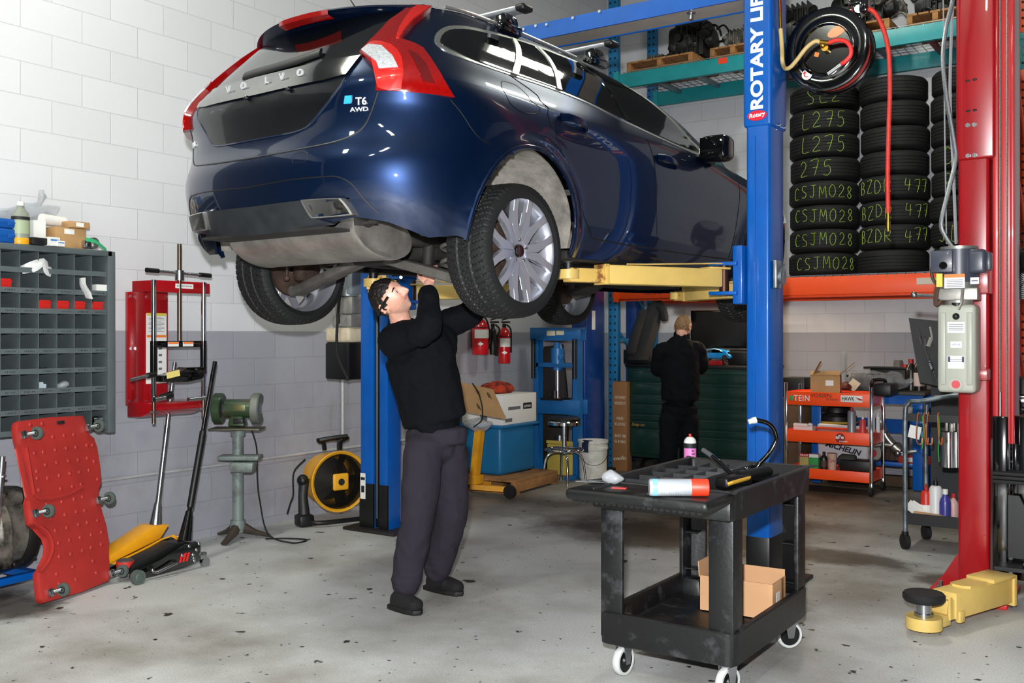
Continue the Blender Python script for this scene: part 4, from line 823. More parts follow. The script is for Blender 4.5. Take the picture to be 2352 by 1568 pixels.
# red strut spring compressor on the wall
sc = thing('spring_compressor', 'red wall mounted strut spring compressor with steel rods', 'spring compressor', (-5.8, 4.15, 0))
o_ = V((-5.8, 4.15, 0)); w = lambda px, py, x: onx(px, py, x) - o_
a, b = w(294, 670, -5.77), w(327, 930, -5.77)
MB().box((.015, (a.y + b.y) / 2, (a.z + b.z) / 2), (.03, b.y - a.y, a.z - b.z), bev=.003).box((.05, b.y - .045, (a.z + b.z) / 2), (.05, .012, a.z - b.z)).build('wall_plate', red_paint, sc)
a, b = w(331, 668, -5.64), w(386, 925, -5.64)
MB().box((.08, (a.y + b.y) / 2, (a.z + b.z) / 2), (.16, b.y - a.y, a.z - b.z), bev=.004).build('housing', red_paint, sc); hb = b
lb = MB().box((.1615, (a.y + b.y) / 2, w(355, 800, -5.64).z), (.002, (b.y - a.y) * .85, w(355, 717, -5.64).z - w(355, 878, -5.64).z)).build('instruction_label', white_paper, sc)
yc = (a.y + b.y) / 2
MB().box((.163, yc, w(355, 722, -5.64).z), (.001, (b.y - a.y) * .8, .018)).build('yellow_band', MATS['label_yellow'], lb); MB().box((.163, yc, w(355, 772, -5.64).z), (.001, (b.y - a.y) * .8, .016)).build('orange_band', MATS['label_orange'], lb)
pr = MB()
for k in range(11): pr.box((.163, yc, w(355, 728, -5.64).z - .0095 * k), (.001, (b.y - a.y) * (.66 if k % 3 else .4), .003))
for k in range(4): pr.box((.163, yc - .02, w(355, 800, -5.64).z - .045 * k), (.001, .02, .02)).box((.163, yc + .03, w(355, 800, -5.64).z - .045 * k), (.001, .025, .015))
pr.build('label_print', mat('print_grey', '#6a6c70', .6), lb)
rl, rr_, cs = w(353, 700, -5.42).y, w(467, 700, -5.42).y, w(412, 640, -5.42).y
zt = w(412, 648, -5.42).z; zb = w(400, 940, -5.42).z; hw = (rr_ - rl) / 2; ym = (rl + rr_) / 2
MB().box((.275, ym + .02, zt), (.23, rr_ - rl + .0, .012)).box((.385, ym + .02, zt - .035), (.012, rr_ - rl + .05, .07), bev=.003).box((.27, rl + .005, zt - .03), (.22, .012, .07)).box((.14, (rl + hb.y) / 2 + .03, zt - .05), (.10, .14, .12), taper=(1, .8)).build('top_arm', red_paint, sc)
lb = MB().box((.3925, cs + .03, zt - .025), (.001, .14, .03)).build('maker_label', white_paper, sc); text('lettering', 'SPX KENT-MOORE', .014, ink, lb, XP((.3935, cs + .03, zt - .025)), .0003, fit=.12)
MB().prism([(.12, .03), (.16, .05), (.37, .045), (.38, .0), (.26, -.045), (.12, -.05)], rr_ - rl + .02, Matrix.Translation((0, rl - .01, zb)) @ Matrix(((1, 0, 0, 0), (0, 0, 1, 0), (0, 1, 0, 0), (0, 0, 0, 1))), bev=.004).build('bottom_arm', red_paint, sc)
zr0, zr1 = w(353, 968, -5.42).z, w(353, 642, -5.42).z
for y in (rl, rr_):
    rd = MB().cyl((.38, y, zr0 + .13), (.38, y, zr1), .0155, n=20).build('guide_rod', chrome, sc); MB().cyl((.38, y, zr0 - .01), (.38, y, zr0 + .13), .012, n=16).build('threaded_end', mat('dark_thread', '#6b5f54', .4, .9, var=.3, vs=200), rd); MB().cyl((.38, y, zr0 + .055), (.38, y, zr0 + .068), .03, n=6).cyl((.38, y, zr0 - .015), (.38, y, zr0 + .0), .011).build('nut', steel, rd)
    MB().cyl((.38, y, w(353, 862, -5.42).z), (.38, y, w(353, 783, -5.42).z), .022, n=20).build('sleeve', black_gloss, sc)
zy = w(412, 790, -5.42).z
MB().cyl((.38, cs, zy), (.38, cs, w(412, 560, -5.42).z), .0145, n=20).build('lead_screw', MATS['dark_thread'], sc)
zh = w(412, 628, -5.42).z
MB().cyl((.38, cs, zh - .045), (.38, cs, zh + .02), .030, n=24).cyl((.38, cs - .16, zh + .008), (.38, cs + .16, zh + .0), .009).build('screw_handle', steel, sc)
for s in (-1, 1): MB().cyl((.38, cs + s * .16, zh + .004 - s * .004), (.38, cs + s * .25, zh + .004 - s * .006), .015, n=16).build('grip', black, sc)
yk = MB().box((.385, ym, zy), (.022, rr_ - rl, .042), bev=.004).build('yoke', black_gloss, sc)
for s in (-.055, .055):
    MB().box((.397, ym + s * 1.05, zy), (.002, .082, .030)).build('label', white_paper, yk); MB().box((.3985, ym + s * 1.05, zy + .008), (.001, .078, .012)).build('orange_band', MATS['label_orange'], yk)
zj = w(412, 850, -5.42).z
jm = MB().prism([(-.16, -.03), (-.02, -.01), (.02, .02), (.15, .018), (.165, -.02), (.14, -.06), (.02, -.075), (-.16, -.07)], .10, Matrix.Translation((.33, ym + .01, zj)) @ Matrix(((0, 0, 1, 0), (1, 0, 0, 0), (0, 1, 0, 0), (0, 0, 0, 1))), bev=.006).cyl((.38, ym + .09, zj - .005), (.46, ym + .09, zj - .005), .014).build('jaw', black_gloss, sc)
MB().box((.432, ym - .085, zj - .022), (.002, .10, .04), rot=(R(10), 0, 0)).build('warning_label', mat('label_cream_yellow', '#e6d37a', .5), jm)
for a_, b_, r_ in (((.40, rl - .18, zj - .048), (.40, rl - .02, zj - .02), .012), ((.44, rl - .04, zb + .075), (.44, rl + .04, zb + .085), .016), ((.40, rr_ - .14, zb + .06), (.40, rr_, zb + .065), .013)): MB().cyl(a_, b_, r_).build('hook_bar', steel, sc)
MB().cyl((.40, rl + .04, zb + .083), (.40, rl + .12, zb + .10), .022).build('hook_sleeve', black, sc); MB().cyl((.40, rl - .06, zj - .027), (.40, rl, zj - .018), .018).build('hook_sleeve', black, sc)
bo = MB()
for px, py in ((299, 680), (314, 680), (299, 800), (314, 800), (299, 922), (314, 922)): q = w(px, py, -5.768); bo.cyl((q.x, q.y, q.z), (q.x + .008, q.y, q.z), .011, n=12)
for px, py in ((336, 681), (380, 682), (336, 922), (379, 919)): q = w(px, py, -5.64); bo.cyl((q.x, q.y, q.z), (q.x + .008, q.y, q.z), .010, n=12)
bo.build('bolt_heads', steel, sc)
# red creeper leaning against the wall things
co = V((-5.12, 3.30, .02)); cx_ = V((-.15, .48, 0)).normalized(); cu_ = V((-.29, .03, .92)); cn_ = cx_.cross(cu_).normalized(); cy_ = cn_.cross(cx_)
def on_creeper(px, py, lift=0.0):
    d = at(px, py, 1) - V((0, 0, CAM_H)); t = (co - V((0, 0, CAM_H))).dot(cn_) / d.dot(cn_); q = V((0, 0, CAM_H)) + d * t - co
    return (q.dot(cx_), q.dot(cy_))
crp = thing('mechanics_creeper', 'red moulded plastic creeper with wheels, stood on end against the wall', 'creeper', co)
Mc = Matrix(((cx_.x, cy_.x, cn_.x, 0), (cx_.y, cy_.y, cn_.y, 0), (cx_.z, cy_.z, cn_.z, 0), (0, 0, 0, 1)))
sgn_ = 1 if cn_.x > 0 else -1
ol = [(38,975),(42,966),(110,958),(191,953),(197,965),(203,999),(218,1004),(223,1025),(230,1070),(235,1110),(224,1120),(223,1142),(236,1178),(246,1205),(250,1240),(250,1270),(249,1302),(253,1334),(191,1358),(102,1385),(94,1376),(88,1315),(105,1296),(115,1275),(118,1255),(112,1232),(92,1210),(73,1204),(69,1188),(65,1150),(75,1138),(60,1080),(51,1026),(45,1019),(40,1000)]
creep_red = mat('creeper_red_plastic', '#a62a25', .5, var=.12, vs=7)
cb = MB().prism([on_creeper(*p) for p in ol], -.045 * sgn_, Mc, bev=.010)
for px, py in ((70,975),(97,973),(100,995),(122,1003),(148,1000),(170,998),(80,1040),(100,1038),(128,1033),(153,1029),(175,1027),(200,1022),(213,1022),(85,1082),(105,1067),(131,1062),(158,1058),(180,1056),(201,1052),(217,1060),(86,1098),(110,1098),(137,1092),(161,1087),(183,1084),(205,1080),(90,1125),(140,1122),(167,1117),(187,1112),(225,1100),(108,1158),(143,1152),(171,1146),(190,1141),(150,1182),(176,1175),(195,1172),(118,1188),(154,1212),(181,1204),(201,1200),(225,1195),(128,1218),(135,1247),(160,1240),(185,1234),(210,1228),(234,1222),(137,1278),(163,1272),(190,1264),(210,1257),(233,1250),(131,1318),(168,1301),(214,1288),(137,1340),(175,1330),(222,1315)):
    x, y = on_creeper(px, py); q = Mc @ V((x, y, 0)); n0 = set(cb.bm.verts); cb.ell((x, y, 0), (.013, .013, .006), u=10, v=6)
    bmesh.ops.transform(cb.bm, matrix=Mc, verts=[v for v in cb.bm.verts if v not in n0])
for pts in (((60,1028),(72,1100),(78,1136)), ((84,1140),(100,1145),(150,1138),(190,1118)), ((92,1208),(112,1225),(121,1255),(112,1288),(92,1312))):
    cb.tube([Mc @ V((*on_creeper(*p), .001)) for p in spline([(*p, 0) for p in pts], 4) for p in [(p[0], p[1])]], (.008, .012), 6, flat=cn_)
cb.build('bed', creep_red, crp)
x, y = on_creeper(139, 970); MB().box((0, 0, 0), (.06, .02, .012), bev=.005).move(Mc @ Matrix.Translation((x, y, .001))).build('hand_slot', ink, crp)
wheel_g = mat('grey_green_wheel', '#4f5a55', .6)
for px, py in ((52, 1000), (198, 983), (78, 1180), (222, 1150), (112, 1362), (252, 1318)):
    x, y = on_creeper(px, py); b = V((x, y, 0)); h = MB().box((0, 0, .014), (.035, .045, .03), bev=.006).cyl((.01, 0, .02), (.04, 0, .045), .010).move(Mc @ Matrix.Translation(b)); c_ = h.build('caster', steel, crp)
    wq = Mc @ (b + V((.055, -.004, .048))); MB().lathe([(0, -.012), (.012, -.013), (.017, -.011), (.034, -.013), (.037, -.009), (.037, .009), (.034, .013), (.017, .011), (.012, .013), (0, .012)], 26, Matrix.Translation(wq) @ frame((0, 0, 0), cy_, cn_)).build('caster_wheel', wheel_g, c_); MB().cyl(wq - cx_ * .0125, wq + cx_ * .0125, .020, n=20).build('wheel_hub', ink, c_)
# old gearbox on a blue dolly
gbm = mat('oily_cast_aluminium', '#9b968c', .5, .7, col2='#1d1b19', lo=.42, hi=.6, vs=5, bump=.5, bs=18)
gb = thing('gearbox', 'oily removed gearbox sitting on a blue dolly behind the red creeper', 'gearbox', (-5.55, 2.96, .12), R(4))
Mg = Matrix.Translation((0, 0, .235)) @ Matrix.Rotation(R(90), 4, 'X')
MB().lathe([(0, .40), (.10, .40), (.12, .3), (.15, .18), (.20, .08), (.215, .04), (.225, .03), (.225, -.02), (.215, -.03), (.20, -.06), (.21, -.14), (.0, -.14)], 40, Mg).build('bell_housing', gbm, gb)
fl_ = MB().lathe([(.20, -.13), (.232, -.13), (.238, -.15), (.232, -.19), (0, -.19)], 40, Mg).build('flange', mat('oily_black_casting', '#262421', .45, .3, col2='#8b8781', lo=.6, hi=.68, vs=7, bump=.3), gb)
bo = MB()
for k in range(12): a = R(15 + 30 * k); bo.cyl((.222 * math.cos(a), .185, .235 + .222 * math.sin(a)), (.222 * math.cos(a), .205, .235 + .222 * math.sin(a)), .012, n=8)
bo.build('bolts', steel, fl_); MB().cyl((.19, -.10, .36), (.26, -.12, .36), .03, n=20).cyl((.255, -.12, .36), (.265, -.12, .36), .02).build('filler_plug', mat('olive_plastic', '#7c7a4a', .5), gb)
MB().lathe([(0, -.19), (.17, -.19), (.17, -.23), (0, -.23)], 36, Mg).build('torque_converter', mat('olive_yellow_paint', '#a9a43a', .5), gb)
MB().cyl((.12, -.1, .42), (.12, .12, .42), .05).build('starter_boss', gbm, gb); MB().box((.19, -.05, .12), (.08, .16, .14), bev=.02).build('side_cover', gbm, gb); MB().cyl((.18, -.3, .2), (.24, -.3, .2), .07, n=24).build('output_cover', gbm, gb)
dl = thing('dolly', 'blue low dolly with casters carrying the removed gearbox', 'dolly', (-5.55, 2.96, 0), R(4))
MB().box((.16, 0, .095), (.05, .62, .04), bev=.006).box((-.16, 0, .095), (.05, .62, .04), bev=.006).box((0, .2, .095), (.3, .05, .04)).box((0, -.2, .095), (.3, .05, .04)).build('frame', blue_paint, dl)
for x in (-.16, .16):
    for y in (-.26, .26): c_ = MB().box((x, y, .065), (.04, .05, .03)).build('caster', dark_steel, dl); MB().cyl((x - .015, y + .02, .035), (x + .015, y + .02, .035), .035, n=20).build('caster_wheel', iron, c_)
p = onz(4, 1390); small('steel_pipe', 'bare steel pipe standing upright at the left picture edge', 'pipe', MB().cyl((-5.20, 2.80, 0.0), onx(5, 1048, -5.20), .017).cyl(onx(5, 1093, -5.20) - V((0, 0, .004)), onx(5, 1093, -5.20) + V((0, 0, .004)), .022), steel)
# floor jacks
def jack(label, loc, L_, body_m, top_m, handle_pts, h_m, grip_m, pad_m, black_one):
    t = thing('floor_jack', label, 'floor jack', loc)
    for s in (-1, 1):
        P = [(0, .03), (.06, .015), (L_ * .75, .03), (L_, .05), (L_, .15), (L_ * .92, .175), (L_ * .78, .165), (L_ * .45, .11), (.06, .075), (0, .06)]
        MB().prism(P, .014, Matrix.Translation((s * .115 - .007, 0, 0)) @ Matrix(((0, 0, 1, 0), (1, 0, 0, 0), (0, 1, 0, 0), (0, 0, 0, 1))), bev=.003).build('side_plate', body_m, t)
    rz = 0 if black_one else .07
    MB().prism([(.03, .05), (L_ * .80, .12 + rz * .5), (L_ * .92, .165 + rz), (L_ * .72, .172 + rz), (.05, .095)], .15, Matrix.Translation((-.075, 0, 0)) @ Matrix(((0, 0, 1, 0), (1, 0, 0, 0), (0, 1, 0, 0), (0, 0, 0, 1))), bev=.006).build('lift_beam', top_m, t)
    MB().box((0, L_ * .60, .135), (.10, L_ * .30, .012), rot=(R(9), 0, 0)).build('foot_plate', mat('worn_grey_tread', '#4a4744', .7, var=.3, vs=20), t)
    pd = MB().cyl((0, .05, .08), (0, .05, .115), .05, n=28).build('saddle_rim', pad_m, t); MB().cyl((0, .05, .112), (0, .05, .122), .045, n=28).build('saddle', MATS['worn_grey_tread'], pd)
    for s in (-1, 1):
        MB().lathe([(0, -.02), (.02, -.02), (.026, -.015), (.042, -.016), (.042, .016), (.026, .015), (.02, .02), (0, .02)], 28, Matrix.Translation((s * .15, .03, .042)) @ Matrix.Rotation(R(90), 4, 'Y')).build('front_wheel', wheel_g, t)
        c_ = MB().box((s * .11, L_ + .02, .075), (.035, .05, .04), bev=.006).build('rear_caster', steel, t); MB().cyl((s * .11 - .014, L_ + .04, .03), (s * .11 + .014, L_ + .04, .03), .030, n=22).build('caster_wheel', steel, c_)
    bo = MB()
    for y, z in ((L_ * .97, .155), (L_ * .93, .12), (L_ * .88, .095), (L_ * .89, .075), (L_ * .9, .055), (L_ * .72, .105), (L_ * .3, .055), (L_ * .82, .152)): bo.ell((.124, y, z), (.008, .011, .011), u=10, v=6)
    bo.build('rivets', steel, t)
    a, b = V(handle_pts[0]), V(handle_pts[1]); d = b - a
    MB().cyl(a, a + d * .16, .045, .022, n=16).build('handle_socket', body_m if black_one else steel, t)
    hd = MB().cyl(a + d * .14, b, .015, n=16).build('handle', h_m, t)
    if grip_m: MB().cyl(a + d * .18, a + d * .60, .021, n=18).build('sleeve', grip_m, hd)
    else: MB().cyl(a + d * .15, a + d * .62, .0175, n=18).cyl(a + d * .60, a + d * .604, .021).build('lower_tube', h_m, hd)
    return t
j1 = V((-5.20, 3.56, 0)); q = onx(494, 830, -5.30) - j1
jk = jack('black low profile floor jack with red mark and long black handle', j1, .50, black_gloss, black, ((0, .47, .16), q), black_gloss, black, mat('saddle_red', '#c8302a', .5), True)
MB().tube([(.125, .15, .045), (.155, .16, .045), (.155, .30, .075), (.125, .31, .08)], .008, 8).build('side_handle', steel, jk)
dc = MB()
for k in range(3): dc.prism([(.335 + .024 * k, .065), (.352 + .024 * k, .065), (.368 + .024 * k, .115), (.352 + .024 * k, .115)], .001, Matrix.Translation((.1235, 0, 0)) @ Matrix(((0, 0, 1, 0), (1, 0, 0, 0), (0, 1, 0, 0), (0, 0, 0, 1))))
dc.build('red_mark', mat('decal_red', '#e02626', .4), jk)
j2 = V((-5.48, 3.56, .05)); q = onx(401, 832, -5.55) - j2; j2.z = 0; q.z += .05
yj = mat('jack_yellow_enamel', '#eda51a', .4, coat=.3, var=.08)
jack('yellow floor jack with bare steel handle, standing next to the wall', j2, .56, yj, yj, ((0, .46, .20), q), steel, None, MATS['saddle_red'], False)
# bench grinder
gp = onz(530, 1236); gp.x = max(gp.x, -5.57); gt = thing('bench_grinder', 'old green bench grinder on a grey pedestal stand', 'bench grinder', (gp.x, gp.y, 0), R(34))
gy = gp.length; gYc = -gp.x * SN + gp.y * CC; gz = lambda y: CAM_H - (y - 770) / FOCAL * gYc
ped = mat('worn_grey_green_paint', '#7c8884', .55, .2, col2='#4d473f', lo=.5, hi=.66, vs=7)
MB().lathe([(.038, .05), (.038, gz(1000)), (.05, gz(1000)), (.052, gz(988)), (.0, gz(988))], 26).lathe([(0, .14), (.052, .14), (.055, .09), (.04, .05), (0, .05)], 26).build('pedestal', ped, gt)
lg_ = MB()
for a in (20, 140, 260): lg_.tube([(.03 * math.cos(R(a)), .03 * math.sin(R(a)), .085), (.12 * math.cos(R(a)), .12 * math.sin(R(a)), .045), (.22 * math.cos(R(a)), .22 * math.sin(R(a)), .015)], [(.04, .035), (.02, .03), (.012, .025)], 8, flat=(0, 0, 1))
lg_.build('tripod_foot', mat('dark_brown_iron', '#4a4039', .6, .4, var=.3), gt)
MB().box((0, -.02, gz(983)), (.36, .19, .012), bev=.003).build('table', mat('worn_olive_plate', '#5d5a4b', .5, .4, var=.3), gt)
MB().box((.03, -.05, gz(1048)), (.28, .14, .03), bev=.006, taper=(1.05, 1.05)).box((.06, -.08, gz(1068)), (.15, .12, .07), bev=.01, taper=(1.15, 1.1)).build('water_tray', ped, gt)
gr_ = mat('worn_green_enamel', '#33492f', .4, .2, coat=.3, col2='#5b4b39', lo=.52, hi=.66, vs=9); zg = gz(938)
MB().cyl((-.085, 0, zg), (.10, 0, zg), .068, n=30).box((0, 0, zg - .085), (.13, .12, .08), bev=.02, taper=(.7, .8)).build('motor_housing', gr_, gt)
MB().box((.025, -.068, zg + .01), (.09, .004, .045), bev=.002).build('rating_plate', mat('tarnished_brass_plate', '#6b6a45', .4, .5), gt); MB().box((.02, -.06, zg - .085), (.07, .03, .035), bev=.006).cyl((.005, -.075, zg - .085), (.005, -.08, zg - .085), .009).cyl((.035, -.075, zg - .085), (.035, -.08, zg - .085), .009).build('switch', black, gt)
for s, op in ((-1, 0), (1, 1)):
    n = 26; arc = 2 * PI if not op else R(260)
    g_ = MB().lathe([(.03, -.03), (.105, -.03), (.112, -.022), (.112, .022), (.105, .03), (.04, .03)], n, Matrix.Translation((s * .135, 0, zg)) @ Matrix.Rotation(R(90), 4, 'Y') @ Matrix.Rotation(R(140 if op else 0), 4, 'Z'), arc)
    g_.build('wheel_guard', gr_ if not op else mat('worn_grey_guard', '#6d716a', .5, .3, var=.3), gt); MB().cyl((s * .135 - .012, 0, zg), (s * .135 + .012, 0, zg), .07 if not op else .085, n=30).build('grinding_wheel', mat('grey_blue_abrasive', '#8b91a6', .9, var=.1), gt)
MB().tube(spline([(.09, .02, gz(985)), (.12, .05, gz(1030)), (.125, .05, gz(1100)), (.15, .02, gz(1150)), (.24, -.10, .06), (.42, -.15, .008), (.5, -.05, .008), (.38, .0, .008), (.2, -.02, .01)], 6), .006, 6).build('power_cord', rubber, gt)
# yellow drum fan
fc = at(768, 1102, 7.78); fd = V((.93, -.36, .05)).normalized(); fan = thing('drum_fan', 'yellow drum floor fan behind the far blue post', 'fan', (fc.x, fc.y, 0))
fy = mat('fan_yellow_plastic', '#eba925', .4, var=.06); Mf = frame((0, 0, fc.z), V((0, 0, 1)).cross(fd), V((0, 0, 1)))
MB().lathe([(.15, -.20), (.19, -.19), (.205, -.12), (.215, .0), (.222, .06), (.235, .09), (.238, .105), (.232, .115), (.212, .10), (.205, .0), (.15, -.16)], 48, Mf).build('drum', fy, fan)
gl = MB()
for k in range(25): r = .045 + .0068 * k; gl.tube([Mf @ V((r * math.cos(2 * PI * j / 40), r * math.sin(2 * PI * j / 40), .112 - .10 * (r - .05) * .2)) for j in range(40)], .0022, 4, closed=True)
for k in range(4): a = R(20 + 90 * k); gl.tube([Mf @ V((.04 * math.cos(a), .04 * math.sin(a), .116)), Mf @ V((.215 * math.cos(a), .215 * math.sin(a), .11))], .003, 5)
gl.build('grille', mat('dark_wire', '#2b2722', .4, .6), fan)
hb_ = MB().box((0, 0, .115), (.13, .13, .03), bev=.02, seg=3).move(Mf).build('hub_cover', fy, fan); MB().lathe([(0, .133), (.026, .133), (.028, .12)], 20, Mf).build('hub_button', ink, hb_)
bld = MB()
for k in range(5):
    a = R(72 * k); d1 = V((math.cos(a), math.sin(a), 0)); d2 = V((-math.sin(a), math.cos(a), 0))
    bld.sheet([[Mf @ (d1 * r + d2 * s * .05 * (.5 + r * 2) + V((0, 0, .02 + s * .03))) for s in (-1, -.3, .3, 1)] for r in (.03, .10, .16, .205)])
bld.build('blades', black, fan)
MB().cyl((0, 0, fc.z), V((0, 0, fc.z)) - fd * .10, .08, n=24).lathe([(0, -.13), (.196, -.12), (.202, -.02), (.205, .06), (.198, .06), (.19, -.11), (0, -.12)], 36, Mf).build('motor', black, fan)
si = V((0, 0, 1)).cross(fd).normalized()
MB().tube(spline([fd * -.05 - si * .06 + V((0, 0, fc.z + .235)), fd * -.05 - si * .07 + V((0, 0, fc.z + .30)), fd * -.02 - si * .11 + V((0, 0, fc.z + .315)), fd * .03 + si * .09 + V((0, 0, fc.z + .335)), fd * .0 + si * .05 + V((0, 0, fc.z + .30)), fd * 0 + si * .045 + V((0, 0, fc.z + .235))], 4), (.018, .026), 8).build('carry_handle', black, fan)
for s in (-1, 1):
    MB().tube([si * s * .25 + fd * -.0 + V((0, 0, fc.z + .03)), si * s * .275 + fd * .03 + V((0, 0, fc.z - .10)), si * s * .28 + fd * .07 + V((0, 0, .07))], [(.04, .022), (.035, .024), (.045, .03)], 10).ell(si * s * .262 + V((0, 0, fc.z + .02)), .045).box(si * s * .28 + fd * .07 + V((0, 0, .045)), (.12, .13, .09), bev=.02, rot=(0, 0, math.atan2(si.y, si.x))).build('stand_leg', black, fan)
MB().tube(spline([si * -.26 + fd * .12 + V((0, 0, .03)), si * -.2 + fd * .18 + V((0, 0, .025)), fd * .2 + V((0, 0, .025)), si * .2 + fd * .18 + V((0, 0, .025)), si * .26 + fd * .12 + V((0, 0, .03))], 5), .018, 10).build('stand_bar', black, fan)
MB().tube(spline([si * -.2 + fd * -.1 + V((0, 0, fc.z + .17)), si * -.31 + fd * -.06 + V((0, 0, fc.z + .08)), si * -.34 + V((0, 0, fc.z - .08)), si * -.37 + fd * .02 + V((0, 0, .18)), si * -.40 + fd * .03 + V((0, 0, .10))], 5), .007, 6).build('power_cord', rubber, fan)
# conduits, outlet, fire extinguishers
cdm = mat('painted_conduit', '#b4b4b6', .5, .2, var=.15, vs=9)
struct(MB().cyl((LX + .02, 3.3, .51), (LX + .02, 7.6, .51), .012).cyl((LX + .02, 5.15, .51), (LX + .02, 5.2, .51), .017).build('trim_1', cdm))
vz = onx(787, 872, LX + .02); struct(MB().cyl((LX + .02, vz.y, onx(787, 1000, LX).z), (LX + .02, vz.y, 1.75), .014).box((LX + .012, vz.y, onx(787, 1004, LX).z), (.02, .12, .012)).build('trim_2', cdm))
def extinguisher(px, pt, pb, r, lab, m, lx=-5.72):
    b = onx(px, pb, lx); z1 = onx(px, pt, lx).z; H_ = z1 - b.z
    t = thing('fire_extinguisher', lab, 'fire extinguisher', (b.x, b.y, b.z), 0)
    MB().lathe([(0, .005), (r * .93, 0), (r, .012), (r, H_ - r * 1.1), (r * .85, H_ - r * .55), (r * .45, H_ - r * .12), (r * .3, H_), (0, H_)], 30).build('cylinder', m, t)
    MB().cyl((0, 0, H_), (0, 0, H_ + .04), .02).box((.02, 0, H_ + .055), (.10, .022, .018), bev=.004).box((.03, 0, H_ + .09), (.12, .02, .012), rot=(0, R(-14), 0), bev=.003).build('valve', dark_steel, t)
    if m is not black:
        MB().lathe([(r + .0012, H_ * .46), (r + .0012, H_ * .70)], 20, Matrix.Rotation(R(-95), 4, 'Z'), R(130)).build('label', white_paper, t)
        MB().lathe([(r + .002, H_ * .745), (r + .002, H_ * .765)], 30).build('strap', ink, t)
        MB().prism([(-.03, 0), (0, -.018), (.03, 0), (0, .018)], .001, Matrix.Translation((r * .62 * 1.0, -r * .80, H_ * .30)) @ Matrix.Rotation(R(38), 4, 'Z') @ Matrix.Rotation(R(90), 4, 'X')).build('diamond_mark', white_paper, t)
    MB().tube(spline([(.03, .0, H_ + .03), (.06, .03, H_ - .02), (r * .9, r * .7, H_ * .6), (r * .85, r * .75, H_ * .3)], 5), .009, 7).build('hose', rubber, t)
    MB().box((-.06, 0, H_ * .5), (.07, .05, H_ * .6)).build('wall_bracket', dark_steel, t)
    return t
exr = mat('extinguisher_red', '#c4121c', .25, coat=.6)
extinguisher(1103, 732, 814, .083, 'large red fire extinguisher on the left wall, the wider one', exr); extinguisher(1158, 752, 834, .062, 'slim red fire extinguisher hanging right of the black bottle', exr)
b = extinguisher(1132, 752, 814, .034, 'slim black cylinder hanging between the two red fire extinguishers', black); b['category'] = 'cylinder'
# ---------------------------------------------------------------- pallet racking along the back wall
RY0, RY1, RX0, RX1 = 9.65, 10.60, -5.16, -1.24
rack_blue = mat('rack_upright_blue', '#1a6fa3', .45, var=.12)
galv = mat('galvanised_steel', '#8f9aa1', .45, .7, var=.2, vs=12)
rust_red = mat('primer_red_steel', '#8e2c20', .5, var=.2)
rk = thing('pallet_rack', 'tall pallet rack with teal upper beams and orange lower beams on the back wall', 'rack', (0, 0, 0))
hole = mat('dark_slot', '#0b0d0f', .8)
def upright(x, y, m, z0=0, z1=5.2, m2=None):
    mb = MB().box((x, y, (z0 + z1) / 2), (.115, .07, z1 - z0), bev=.004); u = mb.build('upright', m, rk); hs2 = MB()
    z = z0 + .06
    while z < z1 - .05:
        for s in (-.028, .028): hs2.box((x + s, y - .036, z), (.018, .004, .022))
        z += .076
    hs2.build('slot_holes', hole, u); return u
for y in (RY0, RY1):
    upright(RX0, y, rack_blue); upright(RX1, y, orange_paint, 0, 3.98); upright(RX1, y, teal_paint, 3.98, 4.33); upright(RX1, y, orange_paint, 4.33, 5.3)
for z0, z1 in ((.25, .9), (.95, 1.55), (1.6, 2.2), (2.4, 3.1), (3.2, 3.9)):
    MB().cyl((RX0, RY0, z1), (RX0, RY1, z0), .02, n=8).build('brace', rack_blue, rk); MB().cyl((RX1, RY0, z1), (RX1, RY1, z0), .02, n=8).build('brace', orange_paint, rk)
MB().box((RX0, (RY0 + RY1) / 2, 1.40), (.035, RY1 - RY0, .035)).build('brace', rack_blue, rk)
for y in (RY0 - .02, RY1):
    MB().box(((RX0 + RX1) / 2, y, 4.205), (RX1 - RX0, .05, .155), bev=.004).build('beam', teal_paint, rk)
    MB().box(((RX0 + RX1) / 2, y, 1.93), (RX1 - RX0, .05, .175), bev=.004).box(((RX0 + RX1) / 2, y + .02, 1.835), (RX1 - RX0, .03, .03)).build('beam', orange_paint, rk)
    for x, s in ((RX0 + .05, 1), (RX1 - .05, -1)): MB().box((x, y - .028, 1.93), (.06, .02, .24)).build('beam_end', orange_paint, rk); MB().box((x, y - .028, 4.2), (.06, .02, .22)).build('beam_end', teal_paint, rk)
for zd in (4.29, 2.025):
    wd = MB(); n = 46
    for k in range(n + 1):
        x = RX0 + .06 + (RX1 - RX0 - .12) * k / n; wd.box((x, (RY0 + RY1) / 2 - .02, zd), (.0035, RY1 - RY0 + .07, .0035)).box((x, RY0 - .05, zd - .012), (.004, .004, .026))
    for k in range(10): wd.box(((RX0 + RX1) / 2, RY0 - .045 + (RY1 - RY0 + .06) * k / 9, zd + .004), (RX1 - RX0 - .12, .0035, .0035))
    wd.build('wire_deck', galv, rk)
    for k in range(8):
        x = RX0 + .35 + k * .47; red = zd > 4 and k == 6
        MB().box((x, (RY0 + RY1) / 2, zd - .035), (.05, RY1 - RY0, .045), bev=.004).build('deck_support', rust_red if red else galv, rk)
for px, lab in ((1988, 1), (1812, 0)): pass
p = ony(1660, 139, RY0 - .05); MB().box((p.x, RY0 - .047, p.z), (.10, .004, .06)).build('orange_tag', mat('tag_orange', '#e4401c', .5), rk)
p = ony(2128, 645, RY0 - .05); MB().box((p.x, RY0 - .047, p.z), (.17, .004, .06)).build('torn_label', mat('torn_label', '#cfc4b4', .7), rk)
text('lettering', 'azul.cartel', .05, mat('print_dark_orange', '#8a2a10', .6), rk, YM((ony(1500, 680, RY0 - .05).x, RY0 - .0465, 1.90)), .0004)
